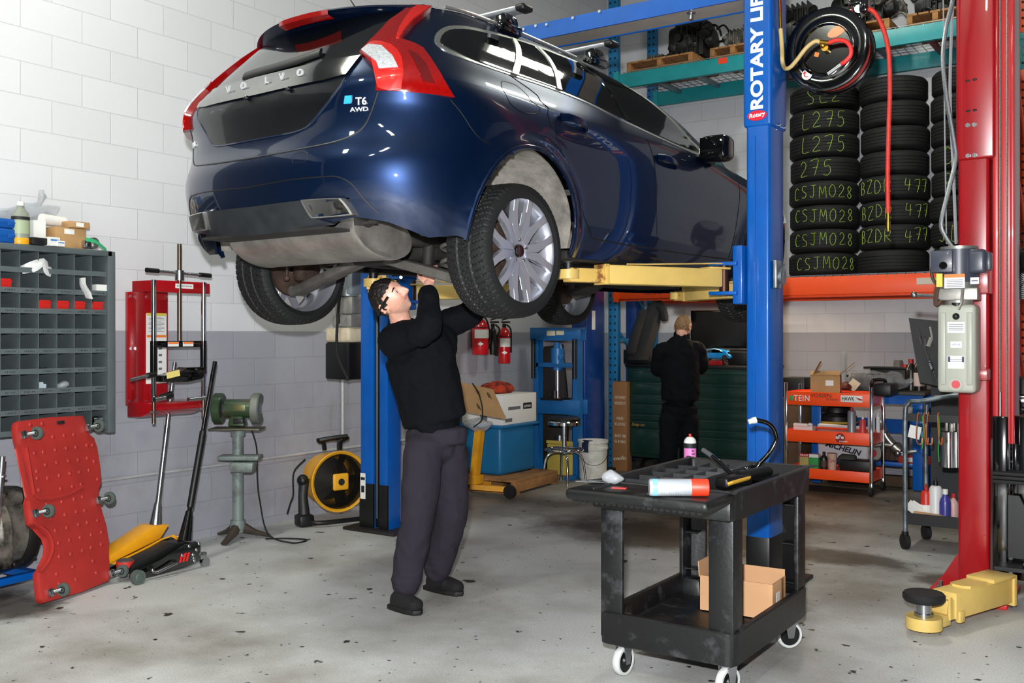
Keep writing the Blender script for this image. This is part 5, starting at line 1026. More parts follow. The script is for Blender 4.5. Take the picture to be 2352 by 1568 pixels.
# pallets and gearboxes on the top shelf
def pallet(name_l, x, y, z, w, d, h=.11, rz=0):
    t = thing('pallet', name_l, 'pallet', (x, y, z), rz, None); mb = MB()
    for k in range(5): mb.box((-w / 2 + w * (k + .5) / 5, 0, h - .01), (w / 5 - .012, d, .02), bev=.003)
    mb.build('deck_board', wood, t)
    for k in (-1, 0, 1): MB().box((k * (w / 2 - .03), 0, h / 2), (.05, d, h - .04), bev=.003).build('stringer', wood, t)
    for s in (-1, 1): MB().box((0, s * (d / 2 - .04), .01), (w, .07, .018)).build('bottom_board', wood, t)
    return t
def castings(name, lab, cat, c, size, seed, m, m2=None, n=16):
    """an engine or gearbox: a cast block with bosses, flanges, ribs, pipes"""
    t = thing(name, lab, cat, c); rnd = random.Random(seed); sx, sy, sz = size; mb = MB()
    mb.box((0, 0, sz * .45), (sx * .7, sy * .7, sz * .8), bev=min(size) * .12, taper=(.8, .85)).lathe([(0, -sx * .5), (sz * .42, -sx * .48), (sz * .45, -sx * .3), (sz * .32, 0), (sz * .22, sx * .45), (0, sx * .5)], 20, Matrix.Translation((0, 0, sz * .46)) @ Matrix.Rotation(R(90), 4, 'Y'))
    for k in range(6): mb.box((-sx * .3 + sx * .12 * k, 0, sz * .5), (.014, sy * .82, sz * .82), bev=.003)
    mb.jitter(min(size) * .04, seed, 6); b = mb.build('casting', m, t)
    for k in range(n):
        q = MB(); x, y, z = rnd.uniform(-.5, .5) * sx, rnd.choice((-.42, -.36, .3)) * sy, rnd.uniform(.1, .95) * sz; s = rnd.uniform(.12, .26) * sz
        if k % 3 == 0: q.cyl((x, y, z), (x + rnd.uniform(-.5, .5) * s, y - s * .6, z + rnd.uniform(-.3, .3) * s), s * .5, s * .42, 14); nm = 'boss'
        elif k % 3 == 1: q.box((x, y, z), (s, s * .7, s * .8), rot=(rnd.uniform(-.4, .4), rnd.uniform(-.6, .6), rnd.uniform(-.4, .4)), bev=s * .12); nm = 'bracket'
        else: q.tube(spline([(x, y, z), (x + s, y - s * .3, z + s * .3), (x + 1.6 * s, y - s * .2, z - .3 * s), (x + 1.7 * s, y + s * .2, z - s)], 4), s * .13, 7); nm = 'pipe'
        q.build(nm, m2 or m, t)
    return t
cast_grey = mat('grubby_grey_casting', '#77756e', .6, .5, col2='#2d2b28', lo=.45, hi=.6, vs=9, bump=.5, bs=30)
cast_black = mat('oily_black_casting2', '#1b1b1b', .45, .4, col2='#4b4a46', lo=.6, hi=.72, vs=8, bump=.4, bs=30)
DZ = 4.298
def onr(px, dy=.35): return V((ony(px, 120, RY0 + dy).x, RY0 + dy, DZ))
a, b = onr(1467, .3), onr(1618, .3)
pallet('wooden pallet carrying a black gearbox on the top shelf', (a.x + b.x) / 2, 10.0, DZ, b.x - a.x, .7)
c = onr(1598, .4); castings('gearbox', 'large black gearbox tied on a pallet on the top rack shelf', 'gearbox', (c.x, c.y, DZ + .11), (.50, .42, .46), 3, cast_black, cast_black)
c = onr(1512, .3); castings('valve_body', 'small grey metal part lying left of the black gearbox', 'car part', (c.x, c.y, DZ + .11), (.26, .2, .11), 5, cast_grey, mat('rust_brown_part', '#5e4030', .7, .3), 8)
a, b = onr(1655, .3), onr(1760, .3)
pallet('wooden pallet left of the blue lift lettering on the top shelf', (a.x + b.x) / 2, 10.0, DZ, b.x - a.x, .7)
c = onr(1708, .3); castings('transfer_case', 'grey cast metal unit on the pallet left of the lift lettering', 'car part', (c.x, c.y, DZ + .11), (.36, .3, .24), 8, cast_grey, cast_grey, 12)
c = onr(1836, .35); castings('engine', 'black engine seen between the blue post and the hose reel', 'engine', (c.x, c.y, DZ + .02), (.44, .4, .50), 11, cast_black, cast_black)
a, b = onr(1925, .3), onr(2062, .3)
pallet('wooden pallet under the engine behind the hose reel', (a.x + b.x) / 2, 10.0, DZ, b.x - a.x, .7)
c = onr(1990, .35); castings('engine', 'grey and black engine on a pallet above the hose reel', 'engine', (c.x, c.y, DZ + .11), (.62, .46, .42), 14, cast_black, cast_grey, 24)
a, b = onr(2098, .3), onr(2230, .3)
pallet('wooden pallet left of the red lift post on the top shelf', (a.x + b.x) / 2, 10.0, DZ, b.x - a.x, .7)
c = onr(2165, .35); castings('engine', 'black engine on a pallet beside the red lift post', 'engine', (c.x, c.y, DZ + .11), (.44, .4, .36), 17, cast_black, cast_black)
# tyres on the lower shelf
chalk_m = mat('green_tyre_chalk', '#a9c94c', .9); stack_m = mat('stacked_tyre_rubber', '#101111', .75, var=.2, vs=20)
def tyre_mesh(r, h, seed):
    mb = MB(); prof = [(r * .64, h * .16), (r * .66, h * .06), (r * .8, .0), (r * .93, h * .05)]; n = 5
    prof.append((r * .985, h * .14))
    for k in range(n):
        z = h * (.16 + .68 * (k + .5) / n); w = h * .68 / n * .5
        prof += [(r, z - w * .86), (r, z + w * .80)]
        if k < n - 1: prof += [(r - .009, z + w * .86), (r - .009, z + w * 1.08)]
    prof += [(r * .985, h * .86), (r * .93, h * .95), (r * .8, h), (r * .66, h * .94), (r * .64, h * .84), (r * .60, h * .5), (r * .64, h * .16)]
    return mb.lathe(prof, 72)
GLY = {'C': [[(.9,.85),(.6,1),(.25,.85),(.05,.45),(.3,.03),(.85,.08)]], 'S': [[(.9,.9),(.5,1),(.15,.8),(.4,.55),(.8,.35),(.7,.05),(.1,.03)]], 'J': [[(.2,.98),(.9,1)],[(.6,1),(.6,.3),(.45,.0),(.05,.12)]], 'M': [[(.05,0),(.15,1),(.5,.35),(.85,1),(1,0)]], '0': [[(.5,1),(.12,.7),(.15,.2),(.5,0),(.88,.3),(.85,.8),(.5,1)]],
 '2': [[(.1,.8),(.45,1),(.8,.8),(.7,.5),(.1,.03),(.95,.05)]], '8': [[(.5,.5),(.2,.75),(.5,1),(.8,.78),(.5,.5),(.15,.22),(.5,0),(.85,.22),(.5,.5)]], '7': [[(.05,.95),(.9,1),(.5,0)],[(.3,.5),(.85,.52)]], '5': [[(.9,1),(.3,.97),(.25,.6),(.7,.6),(.85,.25),(.5,0),(.1,.08)]], 'L': [[(.3,1),(.2,.05),(.95,.03)]], 'B': [[(.1,0),(.15,1),(.7,.9),(.6,.55),(.2,.52),(.8,.4),(.75,.08),(.1,0)]],
 'Z': [[(.1,.97),(.9,1),(.1,.03),(.95,.0)]], 'D': [[(.1,0),(.15,1),(.7,.85),(.9,.45),(.6,.05),(.1,0)]], 'R': [[(.1,0),(.15,1),(.8,.85),(.65,.5),(.2,.48),(.9,0)]], '4': [[(.25,1),(.1,.45),(.9,.48)],[(.7,.9),(.6,0)]]}
def chalk(t, txt, r, h, ang, size, wob=0):
    mb = MB(); x = -len(txt) * size * .39; rnd = random.Random(len(txt) * 7 + int(ang * 100) + int(t.location.z * 50))
    for ch in txt:
        w = size * .58; dy = rnd.uniform(-.012, .012)
        for st in GLY.get(ch, []):
            P = [V((x + u * w + rnd.uniform(-.003, .003), (v - .5) * size + dy, 0)) for u, v in st]; P = spline(P, 4 if len(P) > 2 else 3)
            mb.tube([V(((r + .001) * math.cos(ang + p.x / r), (r + .001) * math.sin(ang + p.x / r), h * .5 + p.y)) for p in P], .0025, 4)
        x += size * .78
    mb.build('chalk_writing', chalk_m, t)
sxs = [ony(1893, 400, 10.08).x, ony(2054, 400, 10.08).x, ony(2226, 400, 10.08).x]
zt_ = ony(2054, 168, 9.78).z; hp_ = (zt_ - 2.04) / 8
WR = [['CSJM028', 'CSJM028', 'CSJM028', 'CSJM028', '275', 'L275', 'L275', 'SL2'], ['', 'BZDR 477', 'BZDR 477', 'BZDR 477', '', '', '', ''], ['', 'JL', '', 'R', 'D', '', 'Z', '']]
ORD = ['bottom', 'second', 'third', 'fourth', 'fifth', 'sixth', 'seventh', 'top']
PLC = ['stack beside the blue lift post', 'middle stack behind the red hose', 'stack behind the red lift post']
protos = {}
for si_, sx_ in enumerate(sxs):
    for k in range(8):
        r = (.335, .325, .33)[si_] - (.012 if si_ == 1 and 3 < k else 0); lab = 'black tyre, %s from the bottom in the %s' % (ORD[k], PLC[si_])
        if k in (0, 7): lab = 'black tyre at the %s of the %s' % (ORD[k], PLC[si_])
        t = thing('tyre', lab, 'tyre', (sx_ + random.uniform(-.012, .012), 10.08 + random.uniform(-.012, .012), 2.036 + hp_ * k), 0, 'tyres stacked on the lower shelf')
        key = round(r, 3)
        if key not in protos: protos[key] = tyre_mesh(r, hp_ - .003, k).build('carcass', stack_m, t).data
        else: o = bpy.data.objects.new('carcass', protos[key]); COL.objects.link(o); o.parent = t
        if WR[si_][k]:
            ang = math.atan2(-10.08, -sx_) + (0.0 if si_ < 2 else -.5) - (.25 if (si_, k) == (0, 4) else 0) + (.12 if (si_, k) == (0, 0) else 0)
            chalk(t, WR[si_][k], r, hp_, ang, .118 if len(WR[si_][k]) > 4 else .15, .006)

# ---------------------------------------------------------------- second bay post, press, stool and stores at the back left
c2x0, c2x1 = ony(1312, 900, 9.02).x, ony(1345, 900, 9.02).x; c2y1 = onx(1389, 900, c2x1).y
t = thing('lift_post', 'dark blue lift post behind the steel stool and white bucket', 'lift post', ((c2x0 + c2x1) / 2, (9.02 + c2y1) / 2, 0)); w_, d_ = c2x1 - c2x0, c2y1 - 9.02
dkblue = mat('deep_blue_enamel', '#06387f', .3, coat=.4, var=.1)
MB().box((0, 0, 1.85), (w_, d_, 3.66), bev=.02, seg=3).build('column', dkblue, t); MB().box((.0, 0, .015), (w_ + .2, d_ + .2, .03), bev=.004).build('base_plate', black, t)
MB().box((w_ / 2 + .002, -d_ * .1, onx(1357, 735, c2x1).z), (.002, .07, .20)).build('label', white_paper, t)
t = thing('lift_post', 'blue column beyond the blue rack upright at the back wall', 'lift post', (ony(1458, 800, 10.45).x, 10.45, 0)); MB().box((0, 0, 1.9), (.14, .2, 3.8), bev=.015).build('column', dkblue, t); MB().box((0, 0, .012), (.3, .3, .024)).build('base_plate', black, t)
# shop press
pb = thing('shop_press', 'blue hydraulic shop press with bottle jack behind the stool', 'press', (0, 0, 0)); py_ = 8.76
press_blue = mat('press_blue_paint', '#125f9e', .45, coat=.2, var=.15); X0, X1 = ony(1236, 1000, py_).x, ony(1327, 1000, py_).x; pz = lambda y: ony(1285, y, py_).z
for x in (X0, X1):
    MB().prism([(-.03, -.05), (.03, -.05), (.03, -.04), (-.02, -.04), (-.02, .04), (.03, .04), (.03, .05), (-.03, .05)], pz(755), Matrix.Translation((x, py_, 0)) @ Matrix.Diagonal((1 if x == X0 else -1, 1, 1, 1))).build('upright', press_blue, pb)
    MB().box((x, py_, .02), (.07, .42, .04), bev=.004).build('foot', press_blue, pb)
    MB().cyl((x - .01 if x == X0 else x + .01, py_ - .08, pz(868)), (x - .01 if x == X0 else x + .01, py_ - .08, pz(778)), .022, n=14).build('spring', black, pb)
xm = (X0 + X1) / 2; Wp = X1 - X0
MB().box((xm, py_ - .055, pz(768)), (Wp + .12, .02, .125), bev=.003).box((xm, py_ + .055, pz(768)), (Wp + .12, .02, .125)).box((xm, py_, pz(754)), (Wp + .12, .13, .015)).build('top_beam', press_blue, pb)
MB().box((xm - .04, py_ - .067, pz(765)), (.10, .003, .05)).box((xm + .07, py_ - .067, pz(764)), (.09, .003, .045)).build('label', mat('cream_label', '#cfc7a8', .6), pb)
MB().cyl((xm, py_, pz(835)), (xm, py_, pz(800)), .07, n=24).cyl((xm, py_, pz(800)), (xm, py_, pz(786)), .05, .035, n=24).cyl((xm, py_, pz(850)), (xm, py_, pz(835)), .05).box((xm + .06, py_ - .04, pz(820)), (.05, .05, .05), bev=.01).build('bottle_jack', mat('jack_blue', '#1c6cae', .35, coat=.4), pb)
MB().box((xm, py_, pz(838)), (Wp, .10, .05), bev=.004).build('ram_plate', press_blue, pb); MB().cyl((xm, py_, pz(915)), (xm, py_, pz(846)), .03, n=18).build('ram', steel, pb)
for y in (-.075, .075): MB().box((xm, py_ + y, pz(933)), (Wp + .14, .02, .15), bev=.003).build('bed_beam', press_blue, pb)
MB().box((xm - .02, py_, pz(916)), (.26, .2, .02)).cyl((xm - .02, py_ - .02, pz(914)), (xm - .02, py_ - .02, pz(897)), .035, n=20).build('press_plate', dark_steel, pb)
sl = MB()
for k in range(12): sl.box((X0 - .0, py_ - .0515, pz(780 + 8 * k)), (.014, .004, .012))
sl.build('slot_holes', hole, pb)
t = thing('scrap_sheet', 'dark scorched sheet metal leaning on the wall behind the shop press', 'sheet metal', (-5.66, 8.99, 0)); MB().prism([(-.05, 0), (.30, 0), (.32, .7), (.25, 1.36), (.02, 1.33), (-.02, 1.05), (-.10, .95), (-.04, .75), (-.14, .7), (-.04, .62)], .03, Matrix.Rotation(R(90), 4, 'X'), bev=.004).build('sheet', mat('scorched_steel', '#2e2b29', .6, .4, var=.4, vs=5), t)
t = thing('parts_crate', 'yellow box of parts under the shop press', 'box', (xm - .03, py_ + .18, .0)); MB().box((0, 0, .16), (.30, .2, .32), bev=.01).box((0, -.09, .34), (.31, .03, .03)).build('tub', mat('faded_yellow_plastic', '#d0b955', .6, var=.15), t)
small('bearing_ring', 'steel bearing ring on the yellow box below the press', 'ring', MB().lathe([(.03, 0), (.055, 0), (.055, .05), (.03, .05), (.03, 0)], 24, Matrix.Translation((xm - .06, py_ + .14, .356))), steel, 'bearing rings')
# stool
sp_ = onz(1296, 1109); st_ = thing('stool', 'round chrome shop stool with black seat in front of the press', 'stool', (sp_.x, sp_.y, 0)); sY = -sp_.x * SN + sp_.y * CC; sz = lambda y: CAM_H - (y - 770) / FOCAL * sY
MB().lathe([(0, sz(957)), (.14, sz(957)), (.158, sz(961)), (.155, sz(966)), (0, sz(966))], 40).build('seat', black, st_); MB().lathe([(.158, sz(966)), (.164, sz(968)), (.162, sz(975)), (.03, sz(977)), (0, sz(977))], 40).build('seat_rim', chrome, st_)
MB().cyl((0, 0, sz(1030)), (0, 0, sz(976)), .022, n=18).cyl((0, 0, sz(1042)), (0, 0, sz(985)), .016, n=14).build('column', chrome, st_)
MB().lathe([(.185 + .013 * math.cos(a * PI / 5), sz(1032) + .013 * math.sin(a * PI / 5)) for a in range(11)], 44).cyl((-.185, 0, sz(1032)), (.185, 0, sz(1032)), .008).build('foot_ring', chrome, st_)
for k in range(4):
    a = R(40 + 90 * k); u_ = V((math.cos(a), math.sin(a), 0)); MB().tube(spline([u_ * .03 + V((0, 0, sz(1036))), u_ * .13 + V((0, 0, sz(1040))), u_ * .185 + V((0, 0, sz(1056))), u_ * .215 + V((0, 0, .02))], 4), .012, 10).cyl(u_ * .213 + V((0, 0, .0)), u_ * .213 + V((0, 0, .03)), .016).build('leg', chrome, st_)
# bucket
bp_ = onz(1362, 1101); bk = thing('bucket', 'dirty white plastic bucket beside the blue rack upright', 'bucket', (bp_.x, bp_.y, 0)); H_ = .40
bkm = mat('dirty_white_plastic', '#d3d2ca', .5, col2='#b5b0a4', lo=.45, hi=.7, vs=10)
MB().lathe([(0, .01), (.125, 0), (.130, .01), (.145, H_ * .78), (.152, H_ * .78), (.152, H_ * .83), (.146, H_ * .84), (.147, H_ * .93), (.153, H_ * .94), (.153, H_), (.142, H_), (.136, .02), (0, .02)], 40).build('pail', bkm, bk)
MB().tube(spline([(.15 * math.cos(R(a)), .15 * math.sin(R(a)) , H_ * .80 - .19 * math.sin(R((a + 236) % 360)) ) if False else (.153 * math.cos(R(a)), .153 * math.sin(R(a)), H_ * .80 - .16 * math.sin(R(a + 146))) for a in range(-146, 35, 15)], 2), .003, 5).build('wire_handle', dark_steel, bk)
small('blue_rag', 'dark blue rag hanging over the white bucket rim', 'rag', MB().tube([(bp_.x + .02, bp_.y - .10, H_ + .0), (bp_.x + .005, bp_.y - .152, H_ + .008), (bp_.x + .0, bp_.y - .162, H_ - .03), (bp_.x, bp_.y - .160, H_ - .11)], (.006, .05), 8, flat=(0, 0, 1)), mat('navy_rag', '#14203f', .9))
# storage bin, boxes, pallet and engine stand
pallet('worn wooden pallet beneath the blue storage bin', -5.42, 7.9, 0, .74, .84, .13, R(4))
t = thing('storage_bin', 'large blue plastic storage bin standing on a pallet', 'bin', (-5.53, 7.97, .132)); H_ = .46
MB().prism([(-.23, -.30), (.23, -.30), (.23, .30), (-.23, .30)], H_, bev=.04, seg=4).build('tub', mat('storage_bin_blue', '#146a9c', .4, var=.06), t); MB().box((0, 0, H_), (.52, .66, .03), bev=.012).build('rim', MATS['storage_bin_blue'], t)
t = thing('appliance_carton', 'white printed carton on top of the blue storage bin', 'box', (-5.52, 7.97, .132 + H_ + .016), R(2)); MB().box((0, 0, .14), (.46, .62, .28), bev=.003).build('carton', white_paper, t)
text('print', 'artwo', .05, white_paper, t, XP((.2315, .14, .16)), .0004); MB().box((.2305, .14, .16), (.001, .16, .06)).build('print_block', ink, t); MB().box((.2305, -.10, .15), (.001, .22, .03)).box((.2305, -.2, .04), (.001, .12, .035)).build('print_line', MATS['print_grey'], t)
MB().box((0, -.3105, .16), (.16, .001, .05)).box((.02, -.3105, .06), (.08, .001, .06)).build('print_line', MATS['print_grey'], t)
small('shop_rags', 'heap of orange and red rags on the white carton', 'rags', MB().ell((-5.56, 7.98, .935), (.14, .2, .06)).jitter(.05, 3, 9), mat('orange_red_cloth', '#b83a1c', .9, col2='#3a1410', vs=12))
q = [at(1058, 878, 8.95), at(1132, 894, 8.85), at(1163, 963, 8.75), at(1066, 946, 8.95)]; o_ = q[3].copy()
t = thing('cardboard_sheet', 'brown cardboard sheet tilted in front of the white carton', 'cardboard', o_); nrm = ((q[1] - q[0]).cross(q[3] - q[0])).normalized()
mb = MB(); mb.sheet([[q[0] - o_, q[1] - o_], [q[3] - o_, q[2] - o_]]); mb.sheet([[q[0] - o_ + nrm * .008, q[1] - o_ + nrm * .008], [q[3] - o_ + nrm * .008, q[2] - o_ + nrm * .008]]); mb.sheet([[p_ - o_ for p_ in q], [p_ - o_ + nrm * .008 for p_ in q]], closed=True); mb.build('sheet', cardboard, t)
Mq = frame((q[0] + q[2]) / 2 - o_ - nrm * (.0015 if nrm.dot(V((0, -1, 0))) < 0 else -.0095), q[1] - q[0], q[0] - q[3]); pr = MB()
for x, y in ((-.07, .07), (.04, .06), (-.04, -.06), (.07, -.05)): pr.box((x, y, 0), (.05, .016, .0008), rot=(0, 0, R(-55))).box((x + .02, y - .01, 0), (.05, .008, .0008), rot=(0, 0, R(-55)))
pr.move(Mq).build('print', mat('print_brown', '#5a4128', .8), t)
MB().tube(spline([p_ - o_ for p_ in (at(1085, 880, 8.8), at(1098, 900, 8.75), at(1105, 922, 8.7), at(1108, 940, 8.7), at(1106, 965, 8.7), at(1088, 980, 8.8))], 5), .006, 6).build('elastic_cord', rubber, t)
es_ = thing('engine_stand', 'yellow engine stand with wheels in front of the storage bin', 'engine stand', (-5.25, 7.40, 0)); ey = mat('stand_yellow', '#e5a01c', .5, var=.2, col2=None)
e0 = V((-5.25, 7.40, 0)); a_, b_ = at(1102, 985, 8.9) - e0, at(1090, 1100, 8.95) - e0
MB().tube([a_, b_], .048, 4).box(b_ + V((0, 0, .0)), (.12, .12, .08), bev=.006).build('mast', ey, es_)
c_, d2 = V((b_.x - .05, b_.y, .09)), at(1168, 1125, 8.9) - e0; d2.z = .075
MB().tube([c_, d2], (.035, .03), 4).tube([V((-.32, .05, .09)), V((.0, .02, .09))], (.03, .03), 4).build('base_leg', ey, es_)
MB().cyl(d2 + V((.035, -.05, -.015)), d2 + V((.035, -.01, -.015)), .058, n=26).build('wheel', rubber, es_); MB().ell(a_ + V((-.02, 0, .04)), (.14, .1, .05)).jitter(.03, 5, 12).build('plastic_wrap', clear, es_)
# jacket, carton, tool chest
jm_ = mat('dark_grey_jacket', '#191b1e', .9, var=.2, vs=12, bump=.3, bs=60); jp = at(1490, 690, 10.62)
t = thing('jacket', 'dark grey work jacket hanging from the rack by the tool chest', 'jacket', jp); w2 = lambda px, py, d=0: at(px, py, 10.62 + d) - jp
def sec(pxa, pxb, y, d, n=14, ph=0):
    a, b = w2(pxa, y), w2(pxb, y); c, h_ = (a + b) / 2, (b - a) / 2; f = V((-SN, CC, 0))
    return [c + h_ * math.cos(2 * PI * k / n) + f * d * math.sin(2 * PI * k / n) * (1 + .25 * math.sin(5 * 2 * PI * k / n + ph)) for k in range(n)]
mb = MB(); g = mb.sheet([sec(1500, 1520, 690, .03), sec(1488, 1523, 702, .07), sec(1470, 1520, 730, .09, ph=1), sec(1460, 1510, 765, .10, ph=2), sec(1450, 1500, 800, .10, ph=3), sec(1440, 1490, 826, .09, ph=3)], closed=True); mb.build('coat', jm_, t, sub=1)
mb = MB(); mb.tube(spline([w2(1512, 698, -.05), w2(1524, 715, -.06), w2(1526, 738, -.05)], 4), [.05] * 4 + [.045] * 4 + [.03], 10); mb.tube(spline([w2(1480, 710, -.06), w2(1462, 760, -.10), w2(1447, 815, -.08)], 4), [.05] * 4 + [.055] * 4 + [.045], 10); mb.build('sleeve', jm_, t, sub=1)
MB().tube([w2(1510, 690), w2(1510, 676), w2(1512, 648)], .006, 6).build('hook', steel, t)
q0_, q1_ = ony(1407, 1000, 9.50).x, ony(1440, 1000, 9.50).x; zb_, zt2 = 0, ony(1420, 876, 9.5).z
t = thing('flat_carton', 'tall brown carton with upside down print between rack and tool chest', 'box', ((q0_ + q1_) / 2, 9.56, 0)); MB().box((0, 0, zt2 / 2), (q1_ - q0_, .12, zt2), bev=.003).build('carton', mat('dark_brown_cardboard', '#8a5f38', .85, var=.08), t)
cw_ = mat('carton_white_print', '#d9cdbd', .7); cz3 = lambda y: ony(1422, y, 9.5).z
for y, s in ((912, 'GRAN AV'), (925, 'OCUENTRA'), (960, 'GRAN'), (973, 'TROUVE TA'), (1000, 'BIG ADVE'), (1013, 'OPEN UP YO')):
    text('lettering', s, .045, cw_, t, frame((.005, -.0615, cz3(y)), (-1, 0, 0), (0, 0, -1)), .0003, fit=min(.13, .02 * len(s)))
text('lettering', 'evenflo', .062, cw_, t, frame((.0, -.0615, cz3(1052)), (1, 0, .12), (0, 0, 1)), .0003, fit=.15)
# dark green tool chest
tx0, tx1, ty_ = ony(1440, 950, 9.58).x, ony(1752, 950, 9.58).x, 9.58; tzt = ony(1500, 838, 9.58).z; TW = tx1 - tx0
tg = mat('dark_green_enamel', '#0e3029', .35, coat=.3, var=.1); tc = thing('tool_chest', 'wide dark green tool chest behind the standing mechanic', 'tool chest', ((tx0 + tx1) / 2, ty_, 0))
MB().box((0, .30, .14 + (tzt - .14) / 2), (TW, .58, tzt - .16), bev=.008).build('cabinet', tg, tc); MB().box((0, .29, tzt - .01), (TW + .03, .62, .035), bev=.008).build('worktop', black, tc)
tz_ = lambda y: ony(1600, y, 9.58).z
for x0_, x1_, ys in ((-TW / 2 + .04, -.12, (848, 880, 910, 932, 956, 972, 990, 1050)), (-.08, TW / 2 - .05, (852, 880, 912, 938, 962, 985, 1002, 1042))):
    for ya, yb in zip(ys, ys[1:]):
        d_ = MB().box(((x0_ + x1_) / 2, -.004, (tz_(ya) + tz_(yb)) / 2), (x1_ - x0_, .022, tz_(ya) - tz_(yb) - .010), bev=.004).build('drawer', tg, tc)
        MB().box(((x0_ + x1_) / 2, -.018, tz_(ya) - .018), ((x1_ - x0_) * .98, .014, .012), bev=.004).build('drawer_pull', mat('dark_pull', '#2b4f45', .3, .5), d_)
text('badge', 'Snap-on', .05, mat('worn_gold_script', '#b98a3a', .5, .3), tc, YM((-TW / 2 + .14, -.018, tz_(982))), .001, shear=.3, fit=.15)
for x in (-TW / 2 + .12, TW / 2 - .12):
    for y in (.08, .50): c_ = MB().box((x, y, .11), (.08, .09, .05)).build('caster', black, tc); MB().cyl((x - .02, y, .062), (x + .02, y, .062), .062, n=24).build('caster_wheel', rubber, c_)
WT_ = tzt + .0085
c = ony(1472, 830, 9.8); t = thing('tool_case', 'black closed tool case on the left end of the green chest', 'case', (c.x, 9.8, WT_)); MB().box((.02, 0, .075), (.34, .26, .15), bev=.012).build('case', black, t); MB().box((.02, -.134, .085), (.10, .014, .02), bev=.004).build('handle', rubber, t)
a, b = ony(1588, 713, 10.05), ony(1735, 800, 10.05)
t = thing('television', 'black flat screen standing on the green tool chest', 'television', ((a.x + b.x) / 2, 10.05, WT_)); hh_ = a.z - b.z
MB().box((0, 0, b.z - WT_ + hh_ / 2), (b.x - a.x, .04, hh_), bev=.006).box((0, .0, .03), (.3, .16, .015), bev=.004).box((0, .02, .08), (.06, .03, .14)).build('housing', black_gloss, t); MB().box((0, -.021, b.z - WT_ + hh_ / 2 + .005), (b.x - a.x - .03, .003, hh_ - .04)).build('screen', mat('black_screen', '#040405', .12), t)
c = ony(1640, 828, 9.68); t = thing('model_car', 'sky blue model sports car on the tool chest', 'model car', (c.x + .03, 9.68, WT_ + .05)); t.scale = (1.15, 1.15, 1.15); mcb = mat('model_car_blue', '#1a8fd8', .2, coat=1)
P = [(-.165, .03), (-.16, .055), (-.10, .066), (-.055, .098), (.0, .106), (.05, .098), (.10, .066), (.155, .052), (.168, .03), (.15, .015), (-.15, .015)]
MB().prism(P, .13, Matrix.Translation((0, .065, 0)) @ Matrix.Rotation(R(90), 4, 'X'), bev=.014, seg=3).build('body', mcb, t)
MB().prism([(-.09, .068), (-.05, .094), (.0, .101), (.045, .094), (.088, .068)], .132, Matrix.Translation((0, .066, 0)) @ Matrix.Rotation(R(90), 4, 'X')).build('windows', car_glass, t)
for x in (-.10, .105):
    for y in (-.066, .066): w_ = MB().cyl((x, y - .012, .024), (x, y + .012, .024), .026, n=22).build('wheel', rubber, t); MB().cyl((x, y - .0135, .024), (x, y + .0135, .024), .017, n=16).build('rim', steel, w_)
small('display_base', 'red and clear display base under the blue model car', 'stand', MB().box((c.x - .0, 9.68, WT_ + .025), (.22, .12, .05), bev=.006), mat('red_clear_plastic', '#a81c22', .15, alpha=.85, coat=.5))
c = ony(1706, 828, 9.75); t = thing('storage_box', 'black open plastic box on the chest next to the blue post', 'box', (c.x, 9.75, WT_)); MB().box((0, 0, .07), (.22, .24, .14), bev=.01, taper=(1.08, 1.08)).box((0, -.09, .15), (.2, .03, .02)).build('box', black, t)
# ---------------------------------------------------------------- workbench, orange cart and trolley at the right
cart_or = mat('cart_orange_enamel', '#ff4e08', .4, coat=.3)
# blue workbench
bx0, bx1 = ony(1862, 900, 9.75).x, ony(2120, 900, 9.75).x; bzt = ony(1980, 897, 9.75).z
wb = thing('workbench', 'blue steel workbench with dark top against the back wall', 'workbench', ((bx0 + bx1) / 2, 10.05, 0)); BW = bx1 - bx0
MB().box((0, 0, bzt - .015), (BW + .04, .64, .03), bev=.004).build('worktop', mat('dark_worn_benchtop', '#33312e', .6, var=.25), wb)
MB().box((0, -.28, bzt - .075), (BW, .04, .085)).box((0, .28, bzt - .075), (BW, .04, .085)).box((0, .27, .55), (BW, .03, .14)).build('apron', blue_paint, wb)
for x in (-BW / 2 + .05, BW / 2 - .05):
    for y in (-.26, .26): MB().box((x, y, bzt / 2 - .02), (.09, .06, bzt - .06), bev=.004).build('leg', blue_paint, wb)
MB().box((0, 0, ony(2060, 1068, 9.75).z), (BW - .1, .5, .04), bev=.004).build('lower_shelf', blue_paint, wb)
WBZ = bzt + .0005; bp = lambda px, dy=0: ony(px, 890, 9.95 + dy)
castings('bumper_part', 'black plastic car part wrapped in clear film on the workbench', 'car part', (bp(2018).x, 9.93, WBZ + .005), (.52, .26, .17), 31, black, rubber, 6)
small('plastic_film', 'clear crinkled plastic film over the black part on the bench', 'film', MB().ell((bp(2018, -.14).x, 9.86, WBZ + .09), (.30, .14, .09), u=24, v=14).jitter(.06, 3, 9), mat('thin_clear_film', '#b9bdc2', .12, alpha=.28, bump=.8, bs=18))
small('parts_tray', 'flat black tray lying behind the film wrapped part', 'tray', MB().box((bp(2050).x, 10.18, WBZ + .21), (.62, .18, .02), bev=.004).box((bp(2050).x, 10.18, WBZ + .1), (.5, .15, .2), bev=.01), black)
small('cardboard_tag', 'cream cardboard tag leaning on the film wrapped part', 'tag', MB().box((bp(1957, -.3).x, 9.70, WBZ + .055), (.09, .004, .10), rot=(R(-15), R(35), 0)), mat('cream_card', '#d8cfb0', .8))
